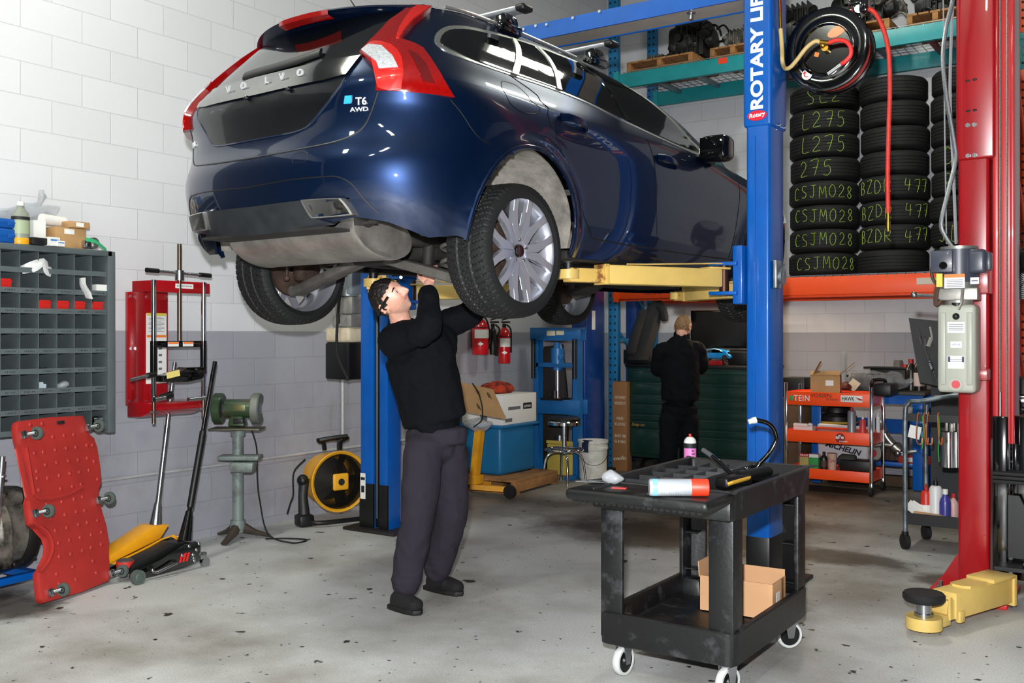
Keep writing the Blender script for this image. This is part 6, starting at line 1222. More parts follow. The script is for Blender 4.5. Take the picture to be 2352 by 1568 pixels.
def bottle(lab, x, y, z, h, r, m, cm, cat='bottle', grp=None, lab_m=None, neck=.4):
    t = thing('bottle', lab, cat, (x, y, z), 0, grp); MB().lathe([(0, 0), (r, 0), (r, h * .62), (r * .85, h * .72), (r * neck, h * .84), (r * neck, h * .88), (0, h * .88)], 22).build('body', m, t); MB().cyl((0, 0, h * .86), (0, 0, h), r * neck * 1.15, n=16).build('cap', cm, t)
    if lab_m: MB().lathe([(r + .001, h * .12), (r + .001, h * .5)], 22).build('label', lab_m, t)
    return t
dkp = mat('dark_bottle_plastic', '#1c1715', .3, coat=.4); redp = mat('red_plastic_cap', '#b01f22', .4)
bottle('dark bottle with a red cap on the workbench', bp(2083).x, 10.12, WBZ, .30, .055, dkp, redp); bottle('tall black bottle with red and white label by the tilted panel', bp(2103).x, 10.1, WBZ, .34, .05, dkp, black, lab_m=mat('red_white_label', '#d9c4be', .6))
small('jar', 'small dark jar with white lid on the bench', 'jar', MB().cyl((bp(2052).x, 10.15, WBZ + .22), (bp(2052).x, 10.15, WBZ + .27), .045).cyl((bp(2052).x, 10.15, WBZ + .27), (bp(2052).x, 10.15, WBZ + .285), .04), mat('grey_brown_jar', '#6b6560', .5)); small('red_disc', 'dark red lid lying next to the small jar', 'lid', MB().cyl((bp(2068).x, 10.14, WBZ + .22), (bp(2068).x, 10.14, WBZ + .245), .035), redp)
gl_m = mat('thin_clear_glass', '#b8c2c4', .05, alpha=.28, coat=.6)
t = thing('glass_tube', 'clear tall glass cylinder standing behind the open cardboard box', 'glass', (bp(1940).x, 9.86, WBZ)); MB().lathe([(.045, 0), (.042, .02), (.042, .36), (.048, .37), (.043, .37), (.038, .35), (.038, .02), (0, .02)], 26).build('cylinder', gl_m, t); MB().cyl((0, 0, 0), (0, 0, .02), .045).build('foot', gl_m, t)
small('pink_bag', 'crumpled pinkish plastic bag behind the open cardboard box', 'bag', MB().ell((bp(1905, -.2).x, 9.74, WBZ + .09), (.09, .05, .07)).jitter(.03, 8, 14), mat('pink_film', '#a87a72', .3, alpha=.75, bump=.4)); small('red_wire_heap', 'heap of dark red parts by the glass cylinder', 'parts', MB().ell((bp(1938, -.25).x, 9.72, WBZ + .035), (.08, .06, .05)).jitter(.03, 4, 20), mat('dark_red_heap', '#5a2a24', .6, .3, var=.5, vs=20))
# under and on the bench shelf
LZ = ony(2060, 1068, 9.75).z + .0205
t = thing('shop_vacuum', 'black shop vacuum with yellow stripe under the workbench', 'vacuum cleaner', (bp(1922).x, 9.95, LZ)); MB().lathe([(0, 0), (.16, 0), (.165, .2), (.18, .22), (.20, .34), (.19, .38), (0, .38)], 30).build('drum', black, t); MB().lathe([(.202, .34), (.19, .40), (.14, .44), (.13, .52), (.10, .55), (0, .55)], 30).build('motor_head', black, t); MB().lathe([(.2, .335), (.206, .345), (.2, .355)], 30).build('yellow_stripe', mat('stripe_yellow', '#c9a83c', .5), t)
t = thing('exhaust_pipe', 'bent silver exhaust pipe lying on the lower bench shelf', 'exhaust pipe', (0, 0, 0)); W_ = lambda px, py, y=9.78: ony(px, py, y)
MB().tube(spline([W_(2022, 965), W_(2030, 985), W_(2034, 1000), W_(2045, 1015), W_(2060, 1030), W_(2072, 1040)], 5), [.03] * 8 + [.04] * 10 + [.06] * 6 + [.035] * 2, 14).build('pipe', mat('satin_exhaust_steel', '#a7a49d', .3, .9), t); MB().cyl(W_(2072, 1038), W_(2074, 1045), .05).cyl(W_(2022, 966), W_(2022, 962), .045).build('flange', steel, t)
t = thing('turbocharger', 'silver turbo part with red plug on the lower bench shelf', 'car part', W_(2008, 1040, 9.75)); MB().lathe([(.03, -.03), (.075, -.03), (.09, 0), (.075, .03), (.03, .03)], 24, Matrix.Rotation(R(80), 4, 'X')).tube([(.0, 0, .07), (.08, 0, .09), (.16, .02, .08)], .03, 10).build('housing', alu, t); MB().cyl((0, -.05, 0), (0, .0, 0), .035).build('red_plug', redp, t)
castings('car_part', 'rusty brown car part on the lower bench shelf', 'car part', (bp(2040, -.1).x, 9.90, LZ), (.36, .24, .15), 41, iron, iron, 6)
t = thing('carton', 'long red carton with white print on the lower bench shelf', 'box', (bp(2098, -.2).x, 9.82, LZ)); MB().box((0, 0, .035), (.28, .09, .07), bev=.003).build('carton', mat('carton_red', '#b5231f', .6), t); MB().box((-.02, -.0455, .035), (.10, .001, .04)).build('print', white_paper, t)
small('polished_link', 'short black strut with steel ball joint on the lower bench shelf', 'car part', MB().cyl(W_(2062, 1040, 9.74), W_(2105, 1036, 9.76), .018).ell(W_(2062, 1040, 9.74), .035), steel)
small('wood_skid', 'worn timber skid on the floor beneath the bench', 'timber', MB().box(((bx0 + bx1) / 2, 9.95, .06), (BW - .25, .12, .10), bev=.005), mat('dark_old_timber', '#4c3b2b', .9, var=.3)); 
small('carton', 'stack side of brown cartons beside the blue post', 'box', MB().box((ony(1825, 950, 9.9).x, 9.98, .42), (.20, .4, .80), bev=.004), mat('deep_brown_carton', '#5d4430', .85, var=.1)); small('radio', 'black radio box standing on the brown cartons', 'radio', MB().box((ony(1826, 860, 9.9).x, 9.98, .925), (.22, .26, .205), bev=.01), black)  # cartons in a deeper brown than the other cardboard
# orange three tier cart
cy0 = 9.24; ox0, ox1 = ony(1805, 950, cy0).x, ony(2001, 950, cy0).x; OW, OD = ox1 - ox0, .42; oc = thing('tool_cart', 'orange three shelf tool cart with sponsor stickers', 'cart', ((ox0 + ox1) / 2, cy0 + OD / 2, 0)); oz = lambda y: ony(1900, y, cy0).z
TRZ = []
for ya, yb in ((901, 932), (990, 1018), (1078, 1102)):
    a, b = oz(ya), oz(yb); TRZ.append(a - .012)
    MB().box((0, 0, a - .015), (OW - .02, OD - .02, .006)).box((0, -OD / 2, (a + b) / 2), (OW - .02, .006, a - b), bev=.002).box((0, OD / 2, (a + b) / 2), (OW - .02, .006, a - b)).box((OW / 2 - .01, 0, (a + b) / 2), (.006, OD, a - b)).box((-OW / 2 + .01, 0, (a + b) / 2), (.006, OD, a - b)).build('shelf', cart_or, oc)
zt2 = oz(880)
for x in (-1, 1):
    for y in (-1, 1): MB().box((x * OW / 2, y * OD / 2, (zt2 + .10) / 2 - (.03 if y > 0 else 0)), (.03, .03, zt2 - .10), bev=.008).build('post', chrome, oc); c_ = MB().box((x * OW / 2, y * OD / 2, .09), (.03, .05, .05), bev=.006).build('caster', steel, oc); MB().cyl((x * OW / 2 - .014, y * OD / 2, .045), (x * OW / 2 + .014, y * OD / 2, .045), .045, n=24).build('caster_wheel', rubber, c_)
MB().tube(spline([(OW / 2, -OD / 2, zt2 - .02), (OW / 2 + .02, -OD / 2, zt2 + .04), (OW / 2 + .02, OD / 2, zt2 + .02), (OW / 2, OD / 2, zt2 - .05)], 5), .016, 10).build('push_handle', black, oc)
lzt = (oz(901) + oz(932)) / 2; fy = cy0 - OD / 2 + OD / 2 - .0; F_ = -OD / 2 - .004; lx = lambda px: ony(px, 915, cy0).x - (ox0 + ox1) / 2
text('lettering', 'TEIN', .078, sgn, oc, YM(((lx(1825) + lx(1859)) / 2, F_, lzt + .0)), .0005, .0002, space=1.1, fit=lx(1861) - lx(1825)); MB().box((lx(1818), F_, lzt), (.04, .002, .045), bev=.0009).build('green_mark', mat('sticker_green', '#3f9a5a', .5), oc)
text('lettering', 'VOSSEN', .05, ink, oc, YM((lx(1886), F_, lzt + .03)), .0005, fit=lx(1910) - lx(1862)); text('lettering', 'bilstein', .035, mat('sticker_brown', '#7a2c14', .5), oc, YM((lx(1911), F_, lzt + .0)), .0005, shear=.3, fit=.11)
hk = MB().box((lx(1956), F_, lzt + .01), (lx(1981) - lx(1931), .002, .06), bev=.0009).build('hawk_sticker', white_paper, oc); text('lettering', 'HAWK', .05, ink, hk, YM((lx(1948), F_ - .0012, lzt + .01)), .0005, .001, fit=lx(1963) - lx(1934)); MB().prism([(0, .014), (.06, -.002), (.06, -.014), (.03, -.010)], .001, Matrix.Translation((lx(1965), F_ - .0012, lzt + .012)) @ Matrix.Rotation(R(90), 4, 'X')).build('red_swoosh', redp, hk)
mz = (oz(990) + oz(1018)) / 2; af = MB().cyl((lx(1930), F_ + .001, mz), (lx(1930), F_ - .001, mz), .045, n=24).build('round_sticker', mat('sticker_dark_red', '#8e1c18', .5), oc); text('lettering', 'aFe', .05, sgn, af, YM((lx(1929), F_ - .0015, mz + .008)), .0005, .001, fit=.075); text('lettering', 'power', .025, sgn, af, YM((lx(1938), F_ - .0015, mz - .028)), .0005, fit=.075)
# on the cart
OX = lambda px, d=0: ony(px, 950, cy0 + .1 + d).x
def tray_z(i): return TRZ[i] + .0005
cbx = OX(1890); t = thing('cardboard_box', 'open brown cardboard box on top of the orange cart', 'box', (cbx, cy0 + .20, tray_z(0)), R(12))
mb = MB(); W2, D2, H2 = .26, .22, .17
mb.box((0, -D2 / 2, H2 / 2), (W2, .004, H2)).box((0, D2 / 2, H2 / 2), (W2, .004, H2)).box((-W2 / 2, 0, H2 / 2), (.004, D2, H2)).box((W2 / 2, 0, H2 / 2), (.004, D2, H2)).box((0, 0, .003), (W2, D2, .004)); mb.build('carton', cardboard, t)
MB().box((W2 / 2 + .06, 0, H2 + .06), (.16, D2, .004), rot=(0, R(-40), 0)).build('flap', cardboard, t); MB().box((-W2 / 2 + .05, 0, H2 + .06), (.14, D2, .004), rot=(0, R(-62), 0)).build('flap', cardboard, t); MB().box((0, -D2 / 2 + .03, H2 + .015), (W2, .08, .004), rot=(R(25), 0, 0)).build('flap', cardboard, t); MB().box((.04, -D2 / 2 - .003, H2 * .55), (.07, .001, .05)).build('label', white_paper, t)
def can(lab, x, y, z, h, r, m, capm, grp='spray cans on the cart'):
    t = thing('spray_can', lab, 'spray can', (x, y, z), 0, grp); MB().lathe([(0, 0), (r, 0), (r * 1.02, .004), (r, .008), (r, h * .74), (r * .8, h * .80), (r * .5, h * .82), (0, h * .82)], 22).build('can', m, t); MB().cyl((0, 0, h * .80), (0, 0, h * .92), r * .38).cyl((0, 0, h * .9), (0, 0, h), r * .16).build('nozzle', capm, t); return t
gc = mat('grey_can_paint', '#8d959c', .4, .4); wc = mat('white_can_paint', '#d9d9d9', .4)
can('tall grey spray can with red nozzle on the middle shelf', OX(1955), cy0 + .12, tray_z(1), .25, .038, gc, redp); can('short white and red can on the middle shelf', OX(1983), cy0 + .08, tray_z(1), .16, .028, mat('red_white_can', '#c84040', .4), white_plastic); can('tall white spray can behind the right chrome post', OX(2000, .1), cy0 + .22, tray_z(1), .23, .032, wc, redp); can('narrow white can rightmost on the middle shelf', OX(2013, .1), cy0 + .26, tray_z(1), .19, .02, wc, white_plastic)
small('white_parts', 'white plastic clips lying on the left of the middle shelf', 'clips', MB().box((OX(1840), cy0 + .1, tray_z(1) + .05), (.14, .06, .03), bev=.01).box((OX(1845), cy0 + .14, tray_z(1) + .02), (.18, .1, .04)).cyl((OX(1858), cy0 + .1, tray_z(1) + .06), (OX(1866), cy0 + .1, tray_z(1) + .05), .016), white_plastic)
zb2 = tray_z(2)
for px, m, w, h, lab, tx in ((1848, mat('carton_olive', '#a6a05a', .6), .085, .13, 'olive and red filter box on the bottom cart shelf', 'FRAM'), (1870, mat('carton_green', '#2f9a4c', .6), .085, .13, 'green and white box on the bottom cart shelf', None)):
    t = thing('filter_box', lab, 'box', (OX(px), cy0 + .12, zb2), 0); MB().box((0, 0, h / 2), (w, .07, h), bev=.002).build('carton', m, t); MB().box((0, -.0005, h - .012), (w + .001, .071, .03)).build('band', redp if tx else white_paper, t)
    if tx: text('lettering', tx, .03, sgn, t, YM((0, -.0365, h - .012)), .0005, fit=.07)
bottle('small dark brown bottle on the bottom cart shelf', OX(1891), cy0 + .12, zb2, .16, .03, dkp, black, lab_m=mat('brown_label', '#4f3a34', .6)); t = thing('paper_cup', 'brown and white coffee cup on the bottom cart shelf', 'cup', (OX(1910), cy0 + .12, zb2)); MB().lathe([(0, 0), (.035, 0), (.045, .15), (.048, .152), (.04, .152), (0, .145)], 24).build('cup', mat('beige_paper_cup', '#c9ab98', .6), t); text('lettering', 'Tim', .05, mat('cup_red', '#a82a26', .6), t, YM((0, -.043, .085)), .0005, shear=.3)
small('grey_sleeve', 'dark olive cloth sleeve on the bottom shelf', 'cloth', MB().box((OX(1940), cy0 + .2, zb2 + .075), (.16, .14, .15), bev=.05, seg=3).jitter(.02, 6, 9), mat('dark_olive_cloth', '#3d403a', .9)); small('socket_tray', 'black socket tray in the right of the bottom shelf', 'tray', MB().box((OX(1965), cy0 + .18, zb2 + .05), (.28, .2, .10), bev=.008), black)
small('plastic_bag', 'white tyre bag hanging behind the lower cart shelf', 'bag', (lambda m: m.jitter(.03, 2, 7))(MB().box((OX(1934, .35), cy0 + .49, .42), (.48, .05, .32), bev=.024, seg=4)), mat('white_bag_film', '#d9d9de', .35, bump=.4, bs=20)); bgt = bpy.data.objects['plastic_bag']; text('lettering', 'MICHELIN', .07, mat('bag_print', '#1b2036', .5), [o for o in bpy.data.objects if o.name.startswith('plastic_bag') and 'tyre bag' in o.get('label', '')][0], frame((OX(1938, .35), cy0 + .41, .37), (1, 0, -.22), (0, 0, 1)), .004, .002, shear=.2, fit=.34)
small('drill_case', 'black case hanging at the right end of the orange cart', 'case', MB().box((ox1 + .08, cy0 + .2, zt2 - .05), (.16, .30, .11), bev=.02), black)
# grey trolley with clamps
gy0 = 7.1; gx0 = ony(2079, 1000, gy0).x; gz = lambda y, px=2090: ony(px, y, gy0).z; gt = thing('trolley', 'grey tubular trolley hung with hooks beside the red lift post', 'trolley', (gx0, gy0, 0)); GW = .50
gtm = mat('worn_zinc_tube', '#8b979f', .4, .7, col2='#5d6468', lo=.4, hi=.6, vs=9)
MB().tube(spline([(0, 0, .10), (0, 0, gz(1100)), (0, 0, gz(955)), (.02, 0, gz(928)), (.08, 0, gz(921)), (GW, 0, gz(925)), (GW, 0, .2)], 5), .016, 10).build('front_frame', gtm, gt); MB().tube(spline([(.05, .42, .10), (.05, .42, gz(960)), (.09, .42, gz(925)), (.16, .42, gz(918)), (GW, .42, gz(918)), (GW, .42, .2)], 5), .016, 10).build('rear_frame', gtm, gt)
for x, y in ((0, 0), (.05, .42), (GW, 0), (GW, .42)): c_ = MB().cyl((x, y, .07), (x, y, .12), .022).build('caster', dark_steel, gt); MB().cyl((x - .013, y - .01, .052), (x + .013, y + .01, .052), .052, n=24).build('caster_wheel', rubber, c_)
TZ2 = gz(1204); MB().box((GW / 2, .21, TZ2 + .003), (GW, .42, .006)).box((GW / 2, -.0, TZ2 + .04), (GW, .012, .075)).box((GW / 2, .42, TZ2 + .04), (GW, .012, .075)).box((0.0, .21, TZ2 + .04), (.012, .42, .075)).build('lower_tray', black, gt); MB().box((GW / 2, .0, gz(958)), (GW, .02, .05)).build('hook_rail', black, gt)
gp_ = lambda px, py, y=7.02: ony(px, py, y)
hkc = mat('copper_hook_wire', '#b06a44', .35, .8); grn = mat('green_cord', '#2f9a3c', .6)
for i, px in enumerate((2108, 2122, 2131, 2154)):
    a = gp_(px, 955); b = gp_(px + (3 if i % 2 else -3), 1010); c_ = gp_(px + 8, 1020); d_ = gp_(px + 10, 1005)
    small('wire_hook', ['copper wire hook, leftmost on the grey trolley rail', 'copper wire hook next to the white card on the trolley rail', 'reddish wire hook in the middle of the trolley rail', 'double copper hook nearest the silver cylinders'][i], 'hook', MB().tube(spline([a + V((.01, 0, .02)), a, b, c_, d_], 5), .005, 6), hkc, 'hooks on the trolley rail')
for px in (2119, 2156): small('green_cord', 'green cord hanging on the grey trolley, ' + ('left one' if px < 2140 else 'right one by the silver cylinders'), 'cord', MB().tube(spline([gp_(px, 955), gp_(px + 2, 990), gp_(px - 1, 1030), gp_(px + 1, 1060 if px > 2140 else 1000)], 4), .004, 5), grn, 'green cords on the trolley')
small('parts_card', 'white printed card bag hanging on the grey trolley', 'card', MB().box(gp_(2101, 992, 7.06), (.075, .004, .085), rot=(0, R(12), 0)).box(gp_(2101, 985, 7.057), (.05, .001, .012), rot=(0, R(12), 0)), white_paper)
for px, lab in ((2180, 'left'), (2197, 'right')):
    a, b = gp_(px, 1072, 7.14), gp_(px, 978, 7.14); t = thing('silver_cylinder', 'polished silver cylinder tool hanging on the trolley, the %s of two' % lab, 'tool', (a.x, a.y, a.z), 0, 'silver cylinders on the trolley'); h_ = b.z - a.z
    MB().cyl((0, 0, 0), (0, 0, h_ * .82), .050 if px < 2190 else .042, n=26).cyl((0, 0, h_ * .82), (0, 0, h_ * .86), .053 if px < 2190 else .045).build('barrel', chrome, t); MB().box((-.015, 0, h_ + .01), (.02, .03, .09), bev=.005).box((.015, 0, h_ - .01), (.025, .03, .06), bev=.005).build('clamp', alu, t)
tb = lambda px, d=.12: V((ony(px, 1100, gy0 + d).x, gy0 + d, TZ2 + .0065))
p = tb(2127); t = can('red and white spray can in the black lower trolley tray', p.x, p.y, p.z, .26, .036, mat('can_red', '#c8301f', .4), redp, None); MB().lathe([(.0375, .06), (.0375, .12)], 20).build('label', white_paper, t)
p = tb(2149); can('tall white and black can in the lower trolley tray', p.x, p.y, p.z, .31, .042, wc, black, None); p = tb(2171, .08); bottle('purple blue bottle in the lower trolley tray', p.x, p.y, p.z, .24, .038, mat('violet_plastic', '#3c3a8c', .3, coat=.5), white_plastic); p = tb(2190, .12); bottle('white and red bottle half hidden by the red post', p.x, p.y, p.z, .21, .033, mat('white_red_bottle', '#c9a09a', .4), redp)
p = tb(2118, .05); small('parts_carton', 'flat printed blue grey carton in the front of the trolley tray', 'box', MB().box((p.x + .02, p.y, p.z + .03), (.22, .08, .055)), mat('blue_grey_print', '#5e6a80', .6, col2='#c3c7ce', lo=.5, hi=.52, vs=40)); small('wooden_strip', 'light wood strip lying on the blue grey carton', 'strip', MB().box((p.x + .05, p.y - .01, p.z + .066), (.2, .05, .014), rot=(0, R(3), 0)), mat('light_wood', '#b98f62', .7)); small('paper_sheets', 'folded white papers leaning in the trolley tray', 'papers', MB().box((p.x - .05, p.y + .03, p.z + .085), (.12, .012, .07), rot=(.2, R(35), 0)).box((p.x - .03, p.y + .05, p.z + .085), (.12, .01, .07), rot=(.2, R(30), 0)), white_paper)
# tilted black tool panel
q = [ony(2087, 730, 8.3), ony(2160, 737, 8.3), ony(2176, 890, 8.15), ony(2112, 878, 8.15)]; o_ = q[3].copy(); t = thing('tool_board', 'tilted black tool panel with small tools, left of the oil tank', 'tool panel', o_)
n_ = (q[1] - q[0]).cross(q[3] - q[0]).normalized(); n_ = n_ if n_.y > 0 else -n_
mb = MB(); A_ = [p_ - o_ for p_ in q]; B_ = [p_ + n_ * .05 for p_ in A_]; mb.face(A_).face(B_[::-1]).sheet([A_, B_], closed=True); mb.build('panel', mat('charcoal_panel', '#2a2b2d', .6, var=.1), t); pn_ = lambda px, py: ony(px, py, 8.16) - o_
MB().tube([pn_(2110, 758), pn_(2150, 866)], .006, 6).tube([pn_(2113, 772), pn_(2118, 790)], .012, 6).tube([pn_(2122, 772), pn_(2126, 795)], .008, 6).build('rods', steel, t); MB().tube([pn_(2136, 750), pn_(2141, 775)], .008, 6).tube([pn_(2139, 775), pn_(2132, 795)], .016, 6).build('spanner', mat('pale_steel', '#c9c5bb', .4, .5), t); MB().lathe([(.03, -.01), (.05, 0), (.03, .01)], 24, Matrix.Translation(pn_(2139, 842)) @ Matrix.Rotation(R(70), 4, 'Y')).build('ring', chrome, t)
MB().box((.22, .20, -.9 + .38), (.34, .06, 1.3)).build('stand', mat('charcoal_stand', '#222326', .6), t)
# chest and fan behind the red post
kx = ony(2322, 1000, 9.15).x; t = thing('tool_chest', 'black tool chest with long drawer pulls behind the red lift post', 'tool chest', (kx, 9.2, 0)); kz = lambda y: ony(2322, y, 9.0).z; KH = kz(868)
MB().box((0, .1, KH / 2 + .06), (.34, .5, KH - .12), bev=.01).build('cabinet', black, t)
for ya, yb in ((905, 950), (955, 1000), (1005, 1050), (1055, 1100), (1105, 1140)): d_ = MB().box((0, -.158, (kz(ya) + kz(yb)) / 2), (.31, .02, kz(ya) - kz(yb)), bev=.004).build('drawer', black_gloss, t); MB().box((0, -.172, kz(ya) - .02), (.31, .016, .018), bev=.004).build('drawer_pull', steel, d_)
for x in (-.12, .12): MB().cyl((x - .02, -.05, .06), (x + .02, -.05, .06), .06, n=20).build('caster_wheel', rubber, t)
fq = ony(2356, 603, 8.5); t = thing('pedestal_fan', 'large black wire guard fan at the right picture edge', 'fan', (fq.x, fq.y, 0)); Mf = frame((0, 0, fq.z), (CC, SN, 0), (0, 0, 1))
mb = MB()
for k in range(22): r = .03 + .0135 * k; mb.tube([Mf @ V((r * math.cos(2 * PI * j / 36), r * math.sin(2 * PI * j / 36), .10 - .09 * (k / 22) ** 3)) for j in range(36)], .0022, 4, closed=True)
for k in range(16): a = 2 * PI * k / 16; mb.tube([Mf @ V((r_ * math.cos(a), r_ * math.sin(a), .102 - .09 * ((r_ - .03) / .3) ** 3)) for r_ in (.03, .15, .25, .32)], .003, 4)
mb.build('wire_guard', mat('black_wire', '#1a1a1b', .4, .5), t); mb = MB()
for k in range(3): a = R(25 + 120 * k); d1, d2 = V((math.cos(a), math.sin(a), 0)), V((-math.sin(a), math.cos(a), 0)); mb.sheet([[Mf @ (d1 * r_ + d2 * s * (.05 + r_ * .3) + V((0, 0, .02 + s * .04))) for s in (-1, -.3, .3, 1)] for r_ in (.04, .12, .2, .28)])
mb.build('blades', mat('worn_alloy_blade', '#8b8d8c', .4, .7), t); MB().cyl((0, 0, fq.z), (.06, -.1, fq.z), .09, n=24).build('motor', black, t); MB().cyl((.02, .06, .04), (.02, .06, fq.z - .1), .025).lathe([(0, 0), (.26, 0), (.24, .04), (.04, .06), (0, .06)], 30, Matrix.Translation((.02, .06, 0))).build('stand', black, t)
# ---------------------------------------------------------------- black utility cart in the foreground
cart_m = mat('scuffed_black_cart_plastic', '#0d0e0f', .45, col2='#55565a', lo=.54, hi=.84, vs=8, bump=.12, bs=60)
UX0, UX1, UY0, UY1 = -2.08, -1.46, 3.73, 4.66; cart = thing('utility_cart', 'black two shelf plastic utility cart with tools in the foreground', 'cart', ((UX0 + UX1) / 2, (UY0 + UY1) / 2, 0))
ux, uy = (UX1 - UX0) / 2, (UY1 - UY0) / 2
def tray(mb, x0, x1, y0, y1, z0, z1, floor_z, t=.030, r=.05):
    def rr(i): 
        P = []
        for cx, cy, a0 in ((x1 - r, y1 - r, 0), (x0 + r, y1 - r, 90), (x0 + r, y0 + r, 180), (x1 - r, y0 + r, 270)):
            for k in range(5): a = R(a0 + k * 22.5); P.append((cx + (r - i) * math.cos(a), cy + (r - i) * math.sin(a)))
        return P
    loops = [[V((x, y, z)) for x, y in rr(i)] for i, z in ((.02, z0), (.004, z0 + .006), (0, z1 - .006), (.006, z1), (t - .004, z1), (t, z1 - .006), (t + .006, floor_z + .01), (t + .02, floor_z))]
    g = mb.sheet(loops, closed=True); mb.bm.faces.new(g[-1]); mb.bm.faces.new(g[0][::-1]); return mb
tray(MB(), -ux, ux, -uy, uy, .135, .275, .18).build('lower_tray', cart_m, cart)
tz0, tz1 = .715, .835
tm = tray(MB(), -ux - .0, ux + .01, -uy - .02, uy + .02, tz0, tz1, .738)
tm.build('upper_tray', cart_m, cart)
# handle end overhanging at the left, with grip scallops
hn = MB().box((-.0, -uy - .125, tz1 - .026), (2 * ux + .0, .29, .046), bev=.02, seg=3).box((0, -uy - .02, tz1 - .07), (2 * ux, .05, .09), bev=.015)
hn.build('handle_end', cart_m, cart); gs = MB()
for k in range(22): gs.cyl((-ux + .04 + .0257 * k, -uy - .255, tz1 - .047), (-ux + .04 + .0257 * k, -uy - .20, tz1 - .047), .012, n=10)
gs.box((0, -uy - .19, tz1 - .03), (2 * ux - .1, .14, .036), bev=.012).build('grip_edge', cart_m, cart)
# compartments
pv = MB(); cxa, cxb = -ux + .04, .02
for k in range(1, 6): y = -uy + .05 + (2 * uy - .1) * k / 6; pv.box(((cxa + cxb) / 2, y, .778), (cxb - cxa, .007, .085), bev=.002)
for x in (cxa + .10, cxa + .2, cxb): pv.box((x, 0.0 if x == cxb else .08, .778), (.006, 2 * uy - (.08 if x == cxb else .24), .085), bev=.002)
pv.box((-ux + .12, -uy - .13, tz1 + .0), (.006, .22, .012)).box((.05, -uy - .13, tz1 + .0), (.006, .22, .012)).build('divider', mat('lit_edge_grey', '#2c2d2f', .5, var=.3, vs=30), cart)  # lighter grey puts the light caught by the divider edges into the colour
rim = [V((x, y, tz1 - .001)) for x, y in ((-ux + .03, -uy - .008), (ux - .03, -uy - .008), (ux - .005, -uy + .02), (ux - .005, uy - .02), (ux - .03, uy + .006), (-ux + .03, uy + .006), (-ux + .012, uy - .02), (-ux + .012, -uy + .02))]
MB().tube(spline(rim, 2, True), (.004, .013), 6, closed=True, flat=(0, 0, 1)).build('lit_rim', MATS['lit_edge_grey'], cart)  # rim strip coloured lighter for the light its top edge catches
def leg_at(x, y, sx, sy):
    P = [(0, 0), (.105, 0), (.105, .022), (.03, .03), (.022, .105), (0, .105)]; P = [(a * sx, b * sy) for a, b in P]; P = P if sx * sy > 0 else P[::-1]
    m = MB().prism(P, tz0 - .16 + .01, Matrix.Translation((x, y, .165)), bev=.006, seg=2)
    for k in range(3): m.box((x + sx * .05, y + sy * .05, .30 + .18 * k), (.07, .07, .006))
    m.box((x + sx * .06, y + sy * .06, .215), (.125, .125, .09), bev=.02, taper=(.75, .75)); return m.build('leg', cart_m, cart)
for sx in (-1, 1):
    for sy in (-1, 1): leg_at(sx * (ux - .012), sy * (uy - .012), -sx, -sy)
tw = mat('light_grey_tyre', '#c3c6c4', .6)
for sx in (-1, 1):
    for sy in (-1, 1):
        x, y = sx * (ux - .075), sy * (uy - .085); a = R({(-1, -1): -8, (1, -1): -18, (1, 1): -46, (-1, 1): 10}[(sx, sy)]); o_ = V((x + .02 * math.cos(a), y - .02, .062)); Mw = Matrix.Translation(o_) @ Matrix.Rotation(a, 4, 'Z') @ Matrix.Rotation(R(90), 4, 'Y')
        fk = MB().box((x, y, .132), (.07, .07, .010)).cyl((x, y, .118), (x, y, .132), .028)
        for s in (-1, 1): fk.prism([(-.028, .064), (.028, .064), (.014, -.012), (-.014, -.012)], .004, Matrix.Translation(o_) @ Matrix.Rotation(a, 4, 'Z') @ Matrix.Translation((s * .024 - .002, 0, 0)) @ Matrix(((0, 0, 1, 0), (1, 0, 0, 0), (0, 1, 0, 0), (0, 0, 0, 1))))
        c_ = fk.build('caster', steel, cart)
        MB().lathe([(.048, -.016), (.058, -.016), (.062, -.010), (.062, .010), (.058, .016), (.048, .016), (.048, -.016)], 36, Mw).build('tyre', tw, c_); MB().lathe([(0, -.019), (.014, -.019), (.02, -.010), (.048, -.012), (.048, .012), (.02, .010), (.014, .019), (0, .019)], 30, Mw).build('wheel_core', black, c_)
# things on the cart
S_ = lambda px, py, z: onz(px, py, z)
CO = cart.location
def lying_can(lab, a, b, r):
    d = b - a; L_ = d.length; M = frame(a, V((0, 0, 1)).cross(d), V((0, 0, 1))); M = Matrix.Translation(a) @ d.to_track_quat('Z', 'Y').to_matrix().to_4x4(); t = thing('spray_can', lab, 'spray can', a); M = Matrix.Translation(-a) @ M
    MB().lathe([(0, 0), (r * .9, 0), (r, .006), (r, L_ * .70), (r * .98, L_ * .71)], 30, M).build('can', mat('pale_grey_can', '#aeb4bb', .35, .2), t); MB().lathe([(r * 1.002, .012), (r * 1.004, .03)], 30, M).build('blue_ring', mat('can_light_blue', '#7cc4e8', .4), t)
    MB().lathe([(r * .98, L_ * .70), (r * 1.01, L_ * .71), (r * 1.0, L_ * .99), (r * .9, L_), (r * .85, L_ * .985), (0, L_ * .985)], 30, M).build('cap', mat('bright_red_cap', '#ef3a1e', .45), t)
    pr = MB()
    for k in range(9): pr.lathe([(r * 1.003, L_ * (.20 + .04 * k)), (r * 1.003, L_ * (.205 + .04 * k))], 8, M @ Matrix.Rotation(R(200 + 11 * (k % 3)), 4, 'Z'), R(50 + 20 * (k % 2)))
    pr.build('printed_text', MATS['print_grey'], t); MB().lathe([(r * 1.003, L_ * .40), (r * 1.003, L_ * .60)], 10, M @ Matrix.Rotation(R(300), 4, 'Z'), R(60)).build('red_panel', mat('can_red_panel', '#d83a2a', .4), t); return t
